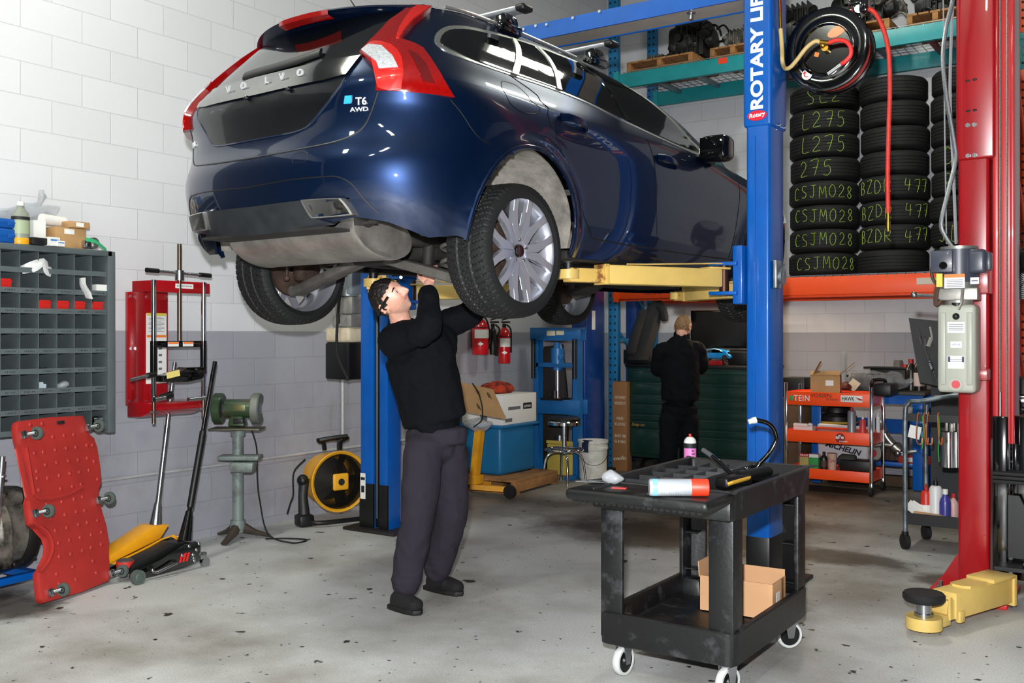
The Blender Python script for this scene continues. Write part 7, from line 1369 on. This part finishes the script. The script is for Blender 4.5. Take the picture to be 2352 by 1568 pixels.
a, b = S_(1491, 1116, .872), S_(1627, 1119, .868); d = (b - a).normalized(); lying_can('pale grey spray can with red cap lying on the cart edge', V((a.x, a.y, .8675)), V((b.x, b.y, .8675)), .033)
p = S_(1585, 1062, .79); t = thing('spray_can', 'pink spray can with white shoulder standing in the cart', 'spray can', (p.x, p.y, .741)); r = .032
MB().lathe([(0, 0), (r, 0), (r, .17), (0, .17)], 28).build('can', mat('pink_can', '#dd7fc0', .4), t); MB().lathe([(r + .0006, .143), (r + .0006, .172)], 28).build('black_band', ink, t); MB().lathe([(r, .17), (r, .18), (r * .8, .197), (r * .45, .207), (0, .207)], 28).build('shoulder', white_plastic, t); MB().cyl((0, 0, .205), (0, 0, .225), .007).build('nozzle', mat('red_nozzle', '#e2372c', .4), t)
pr = MB()
for k in range(5): pr.lathe([(r + .0005, .125 - .018 * k), (r + .0005, .131 - .018 * k)], 6, Matrix.Rotation(R(285 - 34), 4, 'Z') if False else Matrix.Rotation(R(310), 4, 'Z'), R(22 + 10 * (k % 2)))
pr.build('print', ink, t); t.scale = (1, 1, .88)
LZ_ = .758; lb_ = S_(1722, 1080, .80); t = thing('work_lamp', 'black bendable work lamp with white tip standing on the cart', 'lamp', (lb_.x, lb_.y, LZ_)); lp = lambda px, py, dd=0: at(px, py, (-lb_.x * SN + lb_.y * CC) + dd) - V((lb_.x, lb_.y, LZ_))
MB().lathe([(0, 0), (.042, 0), (.044, .03), (.04, .04), (0, .042)], 30, Matrix.Translation((0, 0, .02)) @ Matrix.Rotation(R(-25), 4, 'Y')).build('magnetic_base', black_gloss, t); MB().lathe([(0, -.012), (.04, -.012), (.041, 0), (0, 0)], 30, Matrix.Translation((-.006, 0, .02)) @ Matrix.Rotation(R(-25), 4, 'Y')).build('base_pad', white_plastic, t)
MB().tube(spline([lp(1735, 1086), lp(1742, 1068), lp(1765, 1043), lp(1780, 1018), lp(1783, 1002), lp(1776, 983), lp(1760, 970), lp(1735, 964)], 6), .0115, 12).build('bent_arm', black_gloss, t); MB().cyl(lp(1737, 964), lp(1728, 966), .016, n=16).cyl(lp(1728, 966), lp(1719, 969), .013, n=16).build('white_tip', white_plastic, t)
t = thing('ratchet_wrench', 'long black handled wrench lying across the cart tray', 'wrench', S_(1688, 1098, .80)); o_ = t.location.copy(); MB().tube([at(1690, 1098, 4.45) - o_, at(1655, 1062, 4.55) - o_, at(1636, 1047, 4.6) - o_], .0095, 10).build('shaft', black_gloss, t); MB().tube([at(1638, 1049, 4.6) - o_, at(1615, 1033, 4.66) - o_], .012, 10).build('worn_grip', mat('worn_grey_grip', '#55565a', .6), t)
a, b = S_(1660, 1120, .79), S_(1778, 1096, .80); t = thing('power_tool', 'black cordless tool with yellow edge lying on the cart', 'power tool', a); d = b - a; L_ = d.length; M = Matrix.Rotation(math.atan2(d.y, d.x), 4, 'Z')
MB().box((L_ * .28, .02, .018), (L_ * .5, .07, .05), bev=.014, seg=3).cyl((L_ * .40, .03, .03), (L_ * .98, .03, .035), .026, n=24).cyl((L_ * .98, .03, .035), (L_ * 1.04, .03, .035), .014).move(M).build('body', black, t); MB().tube([(L_ * .02, -.02, .016), (L_ * .05, -.03, .022), (L_ * .42, -.022, .03)], (.007, .012), 8).move(M).build('yellow_trim', mat('tool_yellow', '#d8a53a', .5), t); MB().tube(spline([(L_ * .8, .05, .02), (L_ * 1.1, .02, .015), (L_ * 1.3, .06, .01)], 5), .006, 6).move(M).build('cable', rubber, t)
p = S_(1405, 1102, .85); small('plastic_bag', 'small clear plastic bag crumpled on the cart handle end', 'bag', MB().ell((p.x, p.y, .862), (.045, .035, .026)).box((p.x - .09, p.y - .01, .836), (.12, .07, .004)).jitter(.012, 4, 25), clear); p = S_(1425, 1116, .84); small('red_wrapper', 'small red wrapper half under the clear bag on the cart', 'wrapper', MB().box((p.x, p.y - .01, .834), (.06, .03, .003), rot=(0, 0, .3)), mat('red_film', '#d8342a', .4))
q = at(1752, 1420, 4.32); t = thing('cardboard_box', 'open plain cardboard box sitting on the lower cart shelf', 'box', (-1.685, 4.40, .186), R(2)); bw, bd_, bh = .335, .19, .158; cbm = mat('light_cardboard', '#c89a70', .85, var=.06)
cm_ = MB()
for c, s in (((0, -bd_ / 2, bh / 2), (bw, .005, bh)), ((0, bd_ / 2, bh / 2 + .015), (bw, .005, bh + .03)), ((-bw / 2, 0, bh / 2), (.005, bd_, bh)), ((bw / 2, 0, bh / 2), (.005, bd_, bh)), ((0, 0, .003), (bw, bd_, .005))): cm_.box(c, s)
cm_.build('carton', cbm, t); MB().box((-bw / 2 - .005, -.02, bh + .03), (.07, bd_ * .9, .004), rot=(0, R(86), 0)).build('flap', cbm, t)
MB().box((bw / 2 + .0035, -.02, .075), (.001, .05, .07)).build('label', white_paper, t); MB().box((bw / 2 + .0035, .045, .08), (.001, .03, .155)).build('tape', mat('brown_tape', '#7c5638', .4), t)
small('oil_mark_disc', 'small grey washer lying on the lower cart shelf', 'washer', MB().cyl((-1.86, 3.99, .1805), (-1.86, 3.99, .184), .012), steel)
# ---------------------------------------------------------------- people
skin_m = mat('fair_skin', '#e0a78f', .5, var=.05, vs=25, bump=.05, bs=120); stub_m = mat('stubbled_skin', '#cd9d88', .6, var=.10, vs=160); lip_m = mat('lip_skin', '#bd756a', .5)
jack_m = mat('black_work_jacket', '#0a0c11', .9, var=.2, vs=9, bump=.5, bs=28, spec=.15); trou_m = mat('dark_purple_grey_trousers', '#2c2831', .9, var=.18, vs=5, bump=.5, bs=24, spec=.2); boot_m = mat('black_suede_boot', '#0c0c0d', .85, var=.3, vs=18, bump=.3, bs=60); sole_m = mat('boot_sole', '#101010', .6)
def bake(o, vox, it=6, fac=.5):
    r = o.modifiers.new('r', 'REMESH'); r.mode = 'VOXEL'; r.voxel_size = vox; s = o.modifiers.new('s', 'SMOOTH'); s.iterations = it; s.factor = fac
    dg = bpy.context.evaluated_depsgraph_get(); dg.update(); me = bpy.data.meshes.new_from_object(o.evaluated_get(dg)); mats = list(o.data.materials)
    o.modifiers.clear(); o.data = me
    me.materials.clear()
    for m in mats: me.materials.append(m)
    me.polygons.foreach_set('use_smooth', [True] * len(me.polygons)); return o
def wrinkle_cloth(o, amp, sc, seed=0):
    from mathutils import noise
    me = o.data; ns = [v.normal.copy() for v in me.vertices]
    for v, n in zip(me.vertices, ns):
        p = v.co; q = V((p.x * sc, p.y * sc, p.z * sc * .75 + p.x * sc * .5)) + V((seed, seed * 2, 0))
        v.co = p + n * amp * (1 - 2.2 * abs(noise.noise(q)) + .5 * noise.noise(q * 2.3))
    return o
def limb(mb, pts, k=5, n=14, flat=None):
    """tapering limb through (point, radius) pairs"""
    P = spline([p for p, r in pts], k); rs = [r if isinstance(r, tuple) else (r, r) for p, r in pts]; Q = []
    for i in range(len(pts) - 1):
        for j in range(k): t = j / k; Q.append(tuple(rs[i][q] + (rs[i + 1][q] - rs[i][q]) * t for q in (0, 1)))
    Q.append(rs[-1]); mb.tube(P, Q, n, flat=flat); mb.ell(pts[0][0], min(rs[0]) * .98, u=12, v=8).ell(pts[-1][0], min(rs[-1]) * .98, u=12, v=8); return mb
def head_point(d, grow=0.0):
    x, y, z = d; r = V((x * .076, y * .097, z * .116))
    low = max(0, -z - .05)
    r.x *= 1 - .42 * low ** 1.3; r.y *= 1 - .10 * low if y > 0 else 1 - .45 * low
    if y < 0: r.z *= 1 - .12 * max(0, -z) * -y; r.y *= 1.03
    D = V(d)
    for c, a, w in (((0, .93, -.12), .020, .16), ((0, .97, -.24), .024, .11), ((0, .95, .02), .010, .14), ((.30, .92, .22), .007, .16), ((-.30, .92, .22), .007, .16), ((.34, .93, .06), -.012, .13), ((-.34, .93, .06), -.012, .13), ((.52, .80, -.18), .006, .22), ((-.52, .80, -.18), .006, .22), ((0, .90, -.42), .006, .13), ((.12, .9, -.47), -.002, .06), ((-.12, .9, -.47), -.002, .06), ((0, .88, -.53), .005, .10), ((0, .80, -.62), -.005, .10), ((0, .70, -.82), .011, .20), ((.72, .2, -.62), .006, .3), ((-.72, .2, -.62), .006, .3), ((0, .85, .5), .004, .4)):
        k = (D - V(c).normalized()).length; r += D * a * math.exp(-(k / w) ** 2)
    return r + D * grow
def head_grid(grow=0.0, nu=72, nv=52):
    rows = []
    for j in range(1, nv):
        t = PI * j / nv; rows.append([head_point((math.sin(t) * math.cos(2 * PI * i / nu), math.sin(t) * math.sin(2 * PI * i / nu), math.cos(t)), grow) for i in range(nu)])
    return rows
def add_head(mb, M):
    g = mb.sheet([[M @ p for p in r] for r in head_grid()], closed=True); mb.bm.faces.new(g[0][::-1]); mb.bm.faces.new(g[-1])
    for s in (-1, 1):
        for q in range(9):
            a = R(-70 + 40 * q) if q < 8 else 0; c = V((s * .080, -.012 + .017 * math.cos(a) - .004, -.004 + .030 * math.sin(a)))
            if q < 8 and -.012 + .017 * math.cos(a) < .004: mb.ell(M @ c, (.0085, .0085, .0085), u=10, v=6)
        mb.ell(M @ V((s * .077, -.012, -.004)), (.006, .014, .026), rot=M.to_3x3().to_4x4(), u=12, v=8)
        mb.ell(M @ V((s * .015, .098, -.034)), .008, u=10, v=6).ell(M @ V((s * .031, .0795, .0145)), (.015, .0125, .0075), rot=M.to_3x3().to_4x4(), u=12, v=8).ell(M @ V((s * .031, .0775, -.004)), (.014, .0115, .006), rot=M.to_3x3().to_4x4(), u=12, v=8)
def paint_face(o, M):
    Mi = M.inverted(); me = o.data
    for k in (stub_m, lip_m): me.materials.append(k)
    for f in me.polygons:
        q = Mi @ f.center
        if abs(q.x) < .11 and abs(q.y) < .16 and -.14 < q.z < .13:
            if q.y > .02 and q.z < -.040 - .02 * (abs(q.x) / .07) or (-.015 < q.y <= .02 and -.10 < q.z < -.055 and abs(q.x) > .04): f.material_index = 1
            if q.y > .078 and abs(q.x) < .024 and -.058 < q.z < -.045: f.material_index = 2
def hair(root, M, m, line, grow=.007, amp=.006, seed=1):
    nu, nv = 96, 64; mb = MB(); g = head_grid(grow, nu, nv); vs = {}
    from mathutils import noise
    def v_(j, i, inner=False):
        k = (j, i % nu, inner)
        if k not in vs: p = g[j][i % nu].copy(); n_ = noise.noise_vector(p * 90 + V((seed, 0, 0))) * amp; vs[k] = mb.bm.verts.new(M @ (p * .93 if inner else p + n_)) 
        return vs[k]
    keep = [(j, i) for j in range(nv - 2) for i in range(nu) if line(g[j][i])]
    for j, i in keep: mb.bm.faces.new((v_(j, i), v_(j, i + 1), v_(j + 1, i + 1), v_(j + 1, i)))
    ks = set(keep); top = [v_(0, i) for i in range(nu) if (0, i % nu) in ks]
    if len(top) == nu: mb.bm.faces.new(top[::-1])
    bd = [e for e in mb.bm.edges if e.is_boundary]; r = bmesh.ops.extrude_edge_only(mb.bm, edges=bd)
    c = M @ V((0, 0, 0))
    for v in r['geom']:
        if isinstance(v, bmesh.types.BMVert): v.co = c + (v.co - c) * .90
    return mb.build('hair', m, root, smooth=60)
def hand(mb, wrist, d, palm_n, side, curl=.5, s=1.0):
    """palm, four unequal bent fingers and a thumb leaving the side of the palm"""
    d = d.normalized(); n = (palm_n - d * palm_n.dot(d)).normalized(); l = d.cross(n) * side
    mb.tube([wrist, wrist + d * .03 * s, wrist + d * .06 * s, wrist + d * .092 * s], [(.016 * s, .028 * s), (.015 * s, .037 * s), (.014 * s, .042 * s), (.012 * s, .040 * s)], 12, flat=n)
    for k, (off, L_) in enumerate(((.031, .070), (.011, .079), (-.010, .074), (-.030, .058))):
        p = wrist + d * .088 * s + l * off * s; a = 0; pts = [p - d * .012 * s]; rr = [.0092 * s]
        pts.append(p); rr.append(.0092 * s)
        for q, (fr, ca) in enumerate(((.45, .5), (.32, .8), (.23, .6))):
            a += ca * curl * (1 + .12 * k); p = p + (d * math.cos(a) + n * math.sin(a)) * L_ * fr * s; pts.append(p.copy()); rr.append((.0088 - .0009 * q) * s)
        mb.tube(pts, rr, 8).ell(pts[-1], rr[-1], u=8, v=6)
    p = wrist + d * .022 * s + l * .030 * s; t = (l * .75 + d * .6 + n * .25).normalized(); mb.tube([p - t * .012, p + t * .03 * s, p + t * .03 * s + (t + d * .6 + n * .3).normalized() * .028 * s, p + t * .03 * s + (t + d * .6 + n * .3).normalized() * .028 * s + (d + n * .4).normalized() * .022 * s], [.014 * s, .012 * s, .0105 * s, .008 * s], 8)
rV, fV, uV = V((CC, SN, 0)), V((-SN, CC, 0)), V((0, 0, 1))
def camdir(r, u, toward): return rV * r + uV * u - fV * toward
def boot(root, heel, toe, ank, name='boot'):
    d = (toe - heel); L_ = d.length; d.normalize(); sd = d.cross(uV); z = lambda h: uV * h
    mb = MB(); mb.tube([heel + d * .01 + z(.045), heel + d * L_ * .3 + z(.05), heel + d * L_ * .6 + z(.048), heel + d * L_ * .88 + z(.042), toe - d * .012 + z(.036)], [(.045, .036), (.05, .042), (.048, .048), (.040, .046), (.022, .028)], 14, flat=uV)
    mb.ell(toe - d * .045 + z(.045), (.045, .045, .038), u=14, v=8); limb(mb, [(heel + d * .05 + z(.05), (.052, .044)), (ank + z(-.02), (.052, .046)), (ank + z(.05), (.05, .048))], flat=d)
    o = bake(mb.build(name, boot_m, root), .008, 5)
    s2 = MB(); s2.prism([(-.01, -.034), (.06, -.040), (L_ * .65, -.049), (L_ * .92, -.036), (L_ + .006, 0), (L_ * .92, .036), (L_ * .65, .049), (.06, .040), (-.01, .034), (-.022, 0)], .026, frame(heel, d, sd * -1) if False else Matrix(((d.x, sd.x, 0, heel.x), (d.y, sd.y, 0, heel.y), (0, 0, 1, 0), (0, 0, 0, 1))), bev=.006); s2.build('sole', sole_m, o); return o
def make_person(label, base, J, hF, hU, head_c, wrinkle, hairm, hair_line, hgrow, stub=True):
    S_r = hF.cross(hU).normalized(); Mh = Matrix(((S_r.x, hF.x, hU.x, head_c.x), (S_r.y, hF.y, hU.y, head_c.y), (S_r.z, hF.z, hU.z, head_c.z), (0, 0, 0, 1)))
    b = MB(); add_head(b, Mh)
    limb(b, [(J['neck'], .062), (J['neck'] * .5 + (Mh @ V((0, -.02, -.07))) * .5, .056), (Mh @ V((0, -.022, -.06)), .055)])
    limb(b, [(J['neck'], (.07, .06)), (J['chest'], (.15, .09)), (J['waist'], (.13, .085)), (J['hip'], (.11, .07))], flat=J['across'])
    for s in 'rl':
        limb(b, [(J['chest'] * .4 + J['sh' + s] * .6, .06), (J['sh' + s], .052), (J['el' + s], .040), (J['wr' + s], .027)]); hand(b, J['wr' + s], J['hd' + s], J['hn' + s], 1 if s == 'r' else -1, J['curl'])
        limb(b, [(J['hip'] * .5 + J['th' + s] * .5, .08), (J['th' + s], .075), (J['kn' + s], .052), (J['an' + s], .040)])
        limb(b, [(J['an' + s], .040), (J['he' + s] + (J['to' + s] - J['he' + s]) * .3 + uV * .06, .035), (J['to' + s] * .8 + J['he' + s] * .2 + uV * .045, .028)])
    bo = bake(b.build('person', skin_m), .0048, 3); tag(bo, label, 'person'); t = bo; paint_face(bo, Mh) if stub else None
    for s in (-1, 1):
        e = MB().ell(Mh @ V((s * .031, .079, .006)), .0115, u=14, v=10).build('eye', mat('eye_white', '#b9aea6', .3), bo); MB().ell(Mh @ V((s * .031, .0885, .006)), (.0052, .0025, .0052), rot=Mh.to_3x3().to_4x4(), u=12, v=8).build('iris', mat('grey_blue_iris', '#3c4a52', .1), e)
        MB().tube([Mh @ V((s * .012, .094, .028)), Mh @ V((s * .03, .092, .032)), Mh @ V((s * .05, .080, .026))], [(.002, .004), (.003, .005), (.002, .003)], 6).build('eyebrow', hairm, bo)
    hair(bo, Mh, hairm, hair_line, hgrow)
    # clothes
    jk = MB(); A = J['across']
    limb(jk, [(J['neck'] - (J['neck'] - J['chest']).normalized() * .02, (.085, .075)), (J['chest'] * .55 + J['neck'] * .45, (.155, .11)), (J['chest'], (.195, .135)), (J['waist'], (.185, .135)), (J['hem'], (.178, .135))], flat=A, n=24)
    for s in 'rl':
        limb(jk, [(J['chest'] * .45 + J['sh' + s] * .55, .085), (J['sh' + s], .083), (J['sh' + s] * .5 + J['el' + s] * .5, .076), (J['el' + s], .066), (J['el' + s] * .45 + J['wr' + s] * .55, .056), (J['cu' + s], .050)])
    for c, rd in J.get('jadd', ()): jk.ell(c, rd)
    jo = jk.build('jacket', jack_m, bo); bake(jo, .010, 8); wrinkle_cloth(jo, .007, 11, 1)
    col = MB(); nd = ((Mh @ V((0, -.02, -.08))) - J['neck']).normalized(); cM = frame(J['neck'] + nd * .012, A, A.cross(nd)); col.lathe([(.082, -.03), (.078, .02), (.070, .03), (.070, -.02)], 26, Matrix(((cM[0][0], cM[0][1], nd.x, J['neck'].x), (cM[1][0], cM[1][1], nd.y, J['neck'].y), (cM[2][0], cM[2][1], nd.z, J['neck'].z), (0, 0, 0, 1)))).build('collar', jack_m, jo)
    tr = MB(); limb(tr, [(J['hem'] * .6 + J['hip'] * .4, (.165, .12)), (J['hip'], (.172, .125)), (J['hip'] * .6 + (J['thr'] + J['thl']) * .2, (.165, .12))], flat=A, n=22)
    for s in 'rl':
        limb(tr, [(J['hip'] * .45 + J['th' + s] * .55, .105), (J['th' + s], .108), (J['kn' + s] * .5 + J['th' + s] * .5, .100), (J['kn' + s], .088), (J['kn' + s] * .5 + J['an' + s] * .5, .084), (J['ho' + s], .074)])
        dq = (J['ho' + s] - J['kn' + s]).normalized()
        for q in range(3): tr.ell(J['ho' + s] - dq * (.02 + .035 * q) + V((.006 * (q % 2), -.004, 0)), (.080 - .003 * q, .080, .018))
    for c, rd in J.get('tadd', ()): tr.ell(c, rd)
    wrinkle_cloth(bake(tr.build('trousers', trou_m if wrinkle else jack_m, bo), .010, 6), .006, 10, 4)
    for s in 'rl': boot(bo, J['he' + s], J['to' + s], J['an' + s])
    return t, bo, Mh, jo
# the mechanic under the car
F3, U3 = camdir(.62, .55, .56).normalized(), camdir(-.75, .63, .2); U3 = (U3 - F3 * U3.dot(F3)).normalized()
fl0 = lambda px, py: onz(px, py, 0.0)
J = dict(neck=at(922, 750, 5.33), chest=at(962, 815, 5.37), waist=at(985, 905, 5.39), hem=at(1000, 968, 5.39), hip=at(1002, 1005, 5.39), across=camdir(.95, .12, .25).normalized(),
    shr=at(905, 782, 5.20), elr=at(984, 752, 4.99), wrr=at(985, 652, 5.13), cur=at(984, 677, 5.10), shl=at(1005, 758, 5.48), ell=at(1088, 714, 5.50), wrl=at(1106, 615, 5.46), cul=at(1104, 640, 5.465),
    hdr=camdir(.0, 1, -.25), hnr=camdir(.3, .1, -.9), hdl=camdir(-.1, 1, .1), hnl=camdir(-.9, .1, .2), curl=1.55,
    thr=at(972, 1045, 5.31), thl=at(1030, 1045, 5.45), knr=at(960, 1190, 5.25), knl=at(1036, 1185, 5.48), anr=at(928, 1348, 5.27), anl=at(1000, 1322, 5.58), hor=at(933, 1338, 5.26), hol=at(1004, 1306, 5.56),
    her=fl0(902, 1396), tor=fl0(966, 1413), hel=fl0(983, 1352), tol=fl0(1062, 1369),
    jadd=((at(925, 795, 5.27), (.09, .09, .09)), (at(1010, 790, 5.42), (.10, .10, .11))), tadd=((at(948, 1128, 5.23), (.06, .05, .07)),))
dark_hair = mat('dark_brown_hair', '#17110e', .5, var=.4, vs=60, bump=.5, bs=150)
pm, bo, Mh, jo = make_person('man in black jacket and grey trousers reaching up under the raised car', None, J, F3, U3, at(897, 687, 5.285), True, dark_hair,
    lambda p: p.z > .052 + .25 * max(0, p.y - .03) if p.y > .015 else (p.z > (.006 if p.y > -.012 else -.02) - .4 * (p.y + .03) * (p.y < -.03) - .03 * (p.y < -.05) - (.07 if p.y < -.06 else 0)), .009)
lampm = mat('white_led_tip', '#ffffff', .3, emit='#f4ecff', es=14)
gl_ = MB(); gl_.tube([Mh @ V(p) for p in spline([(.092, .080, .03), (.086, .03, .022), (.083, -.03, .012), (.070, -.08, -.005), (0, -.112, -.015), (-.070, -.08, -.005), (-.083, -.03, .012), (-.086, .03, .022), (-.092, .080, .03)], 4)], (.007, .0035), 8, flat=U3); hl_ = gl_.build('headlight_band', black, bo)
for s in (-1, 1): MB().ell(Mh @ V((s * .093, .086, .031)), .0075).build('led', lampm, hl_)
MB().box((0, 0, 0), (.06, .035, .003)).move(frame(at(992, 744, 5.225), camdir(.9, .35, .3), camdir(-.35, .9, .1))).build('name_patch', mat('pale_blue_patch', '#b9c2d2', .7), jo)
MB().tube([at(1003, 712, 4.985), at(998, 725, 4.955), at(991, 741, 4.945)], [(.004, .004), (.004, .010), (.004, .004)], 8, flat=-fV).build('sleeve_opening', skin_m, jo)
# the mechanic at the tool chest
D2 = 9.72; J = dict(neck=at(1566, 772, D2), chest=at(1560, 812, D2), waist=at(1562, 880, D2 - .02), hem=at(1562, 918, D2 - .02), hip=at(1560, 945, D2), across=camdir(1, 0, .1).normalized(),
    shr=at(1600, 803, D2 + .02), shl=at(1521, 806, D2 - .02), elr=at(1612, 842, D2 + .08), ell=at(1509, 848, D2 + .05), wrr=at(1586, 848, D2 + .30), wrl=at(1540, 848, D2 + .30), cur=at(1588, 848, D2 + .27), cul=at(1538, 848, D2 + .27),
    hdr=camdir(-.2, -.1, -1), hnr=camdir(0, -1, 0), hdl=camdir(.2, -.1, -1), hnl=camdir(0, -1, 0), curl=.8,
    thr=at(1580, 965, D2), thl=at(1540, 965, D2), knr=at(1582, 1030, D2), knl=at(1536, 1030, D2), anr=at(1582, 1092, D2 + .02), anl=at(1534, 1092, D2 + .02), hor=at(1582, 1088, D2), hol=at(1534, 1088, D2),
    her=fl0(1581, 1110), tor=fl0(1588, 1100), hel=fl0(1533, 1110), tol=fl0(1530, 1100))
for s in 'rl': J['to' + s] = J['he' + s] + ((J['to' + s] - J['he' + s]).normalized() * .28)
F4 = camdir(.45, -.35, -.80).normalized(); U4 = uV; U4 = (U4 - F4 * U4.dot(F4)).normalized()
make_person('man in black work clothes seen from behind, standing at the green tool chest', None, J, F4, U4, at(1569, 751, D2 + .02), False, mat('light_brown_short_hair', '#8a6a48', .6, var=.4, vs=60, bump=.5, bs=150),
    lambda p: p.z > (.045 if p.y > .02 else -.05 if p.y < -.02 else 0.0), .006)
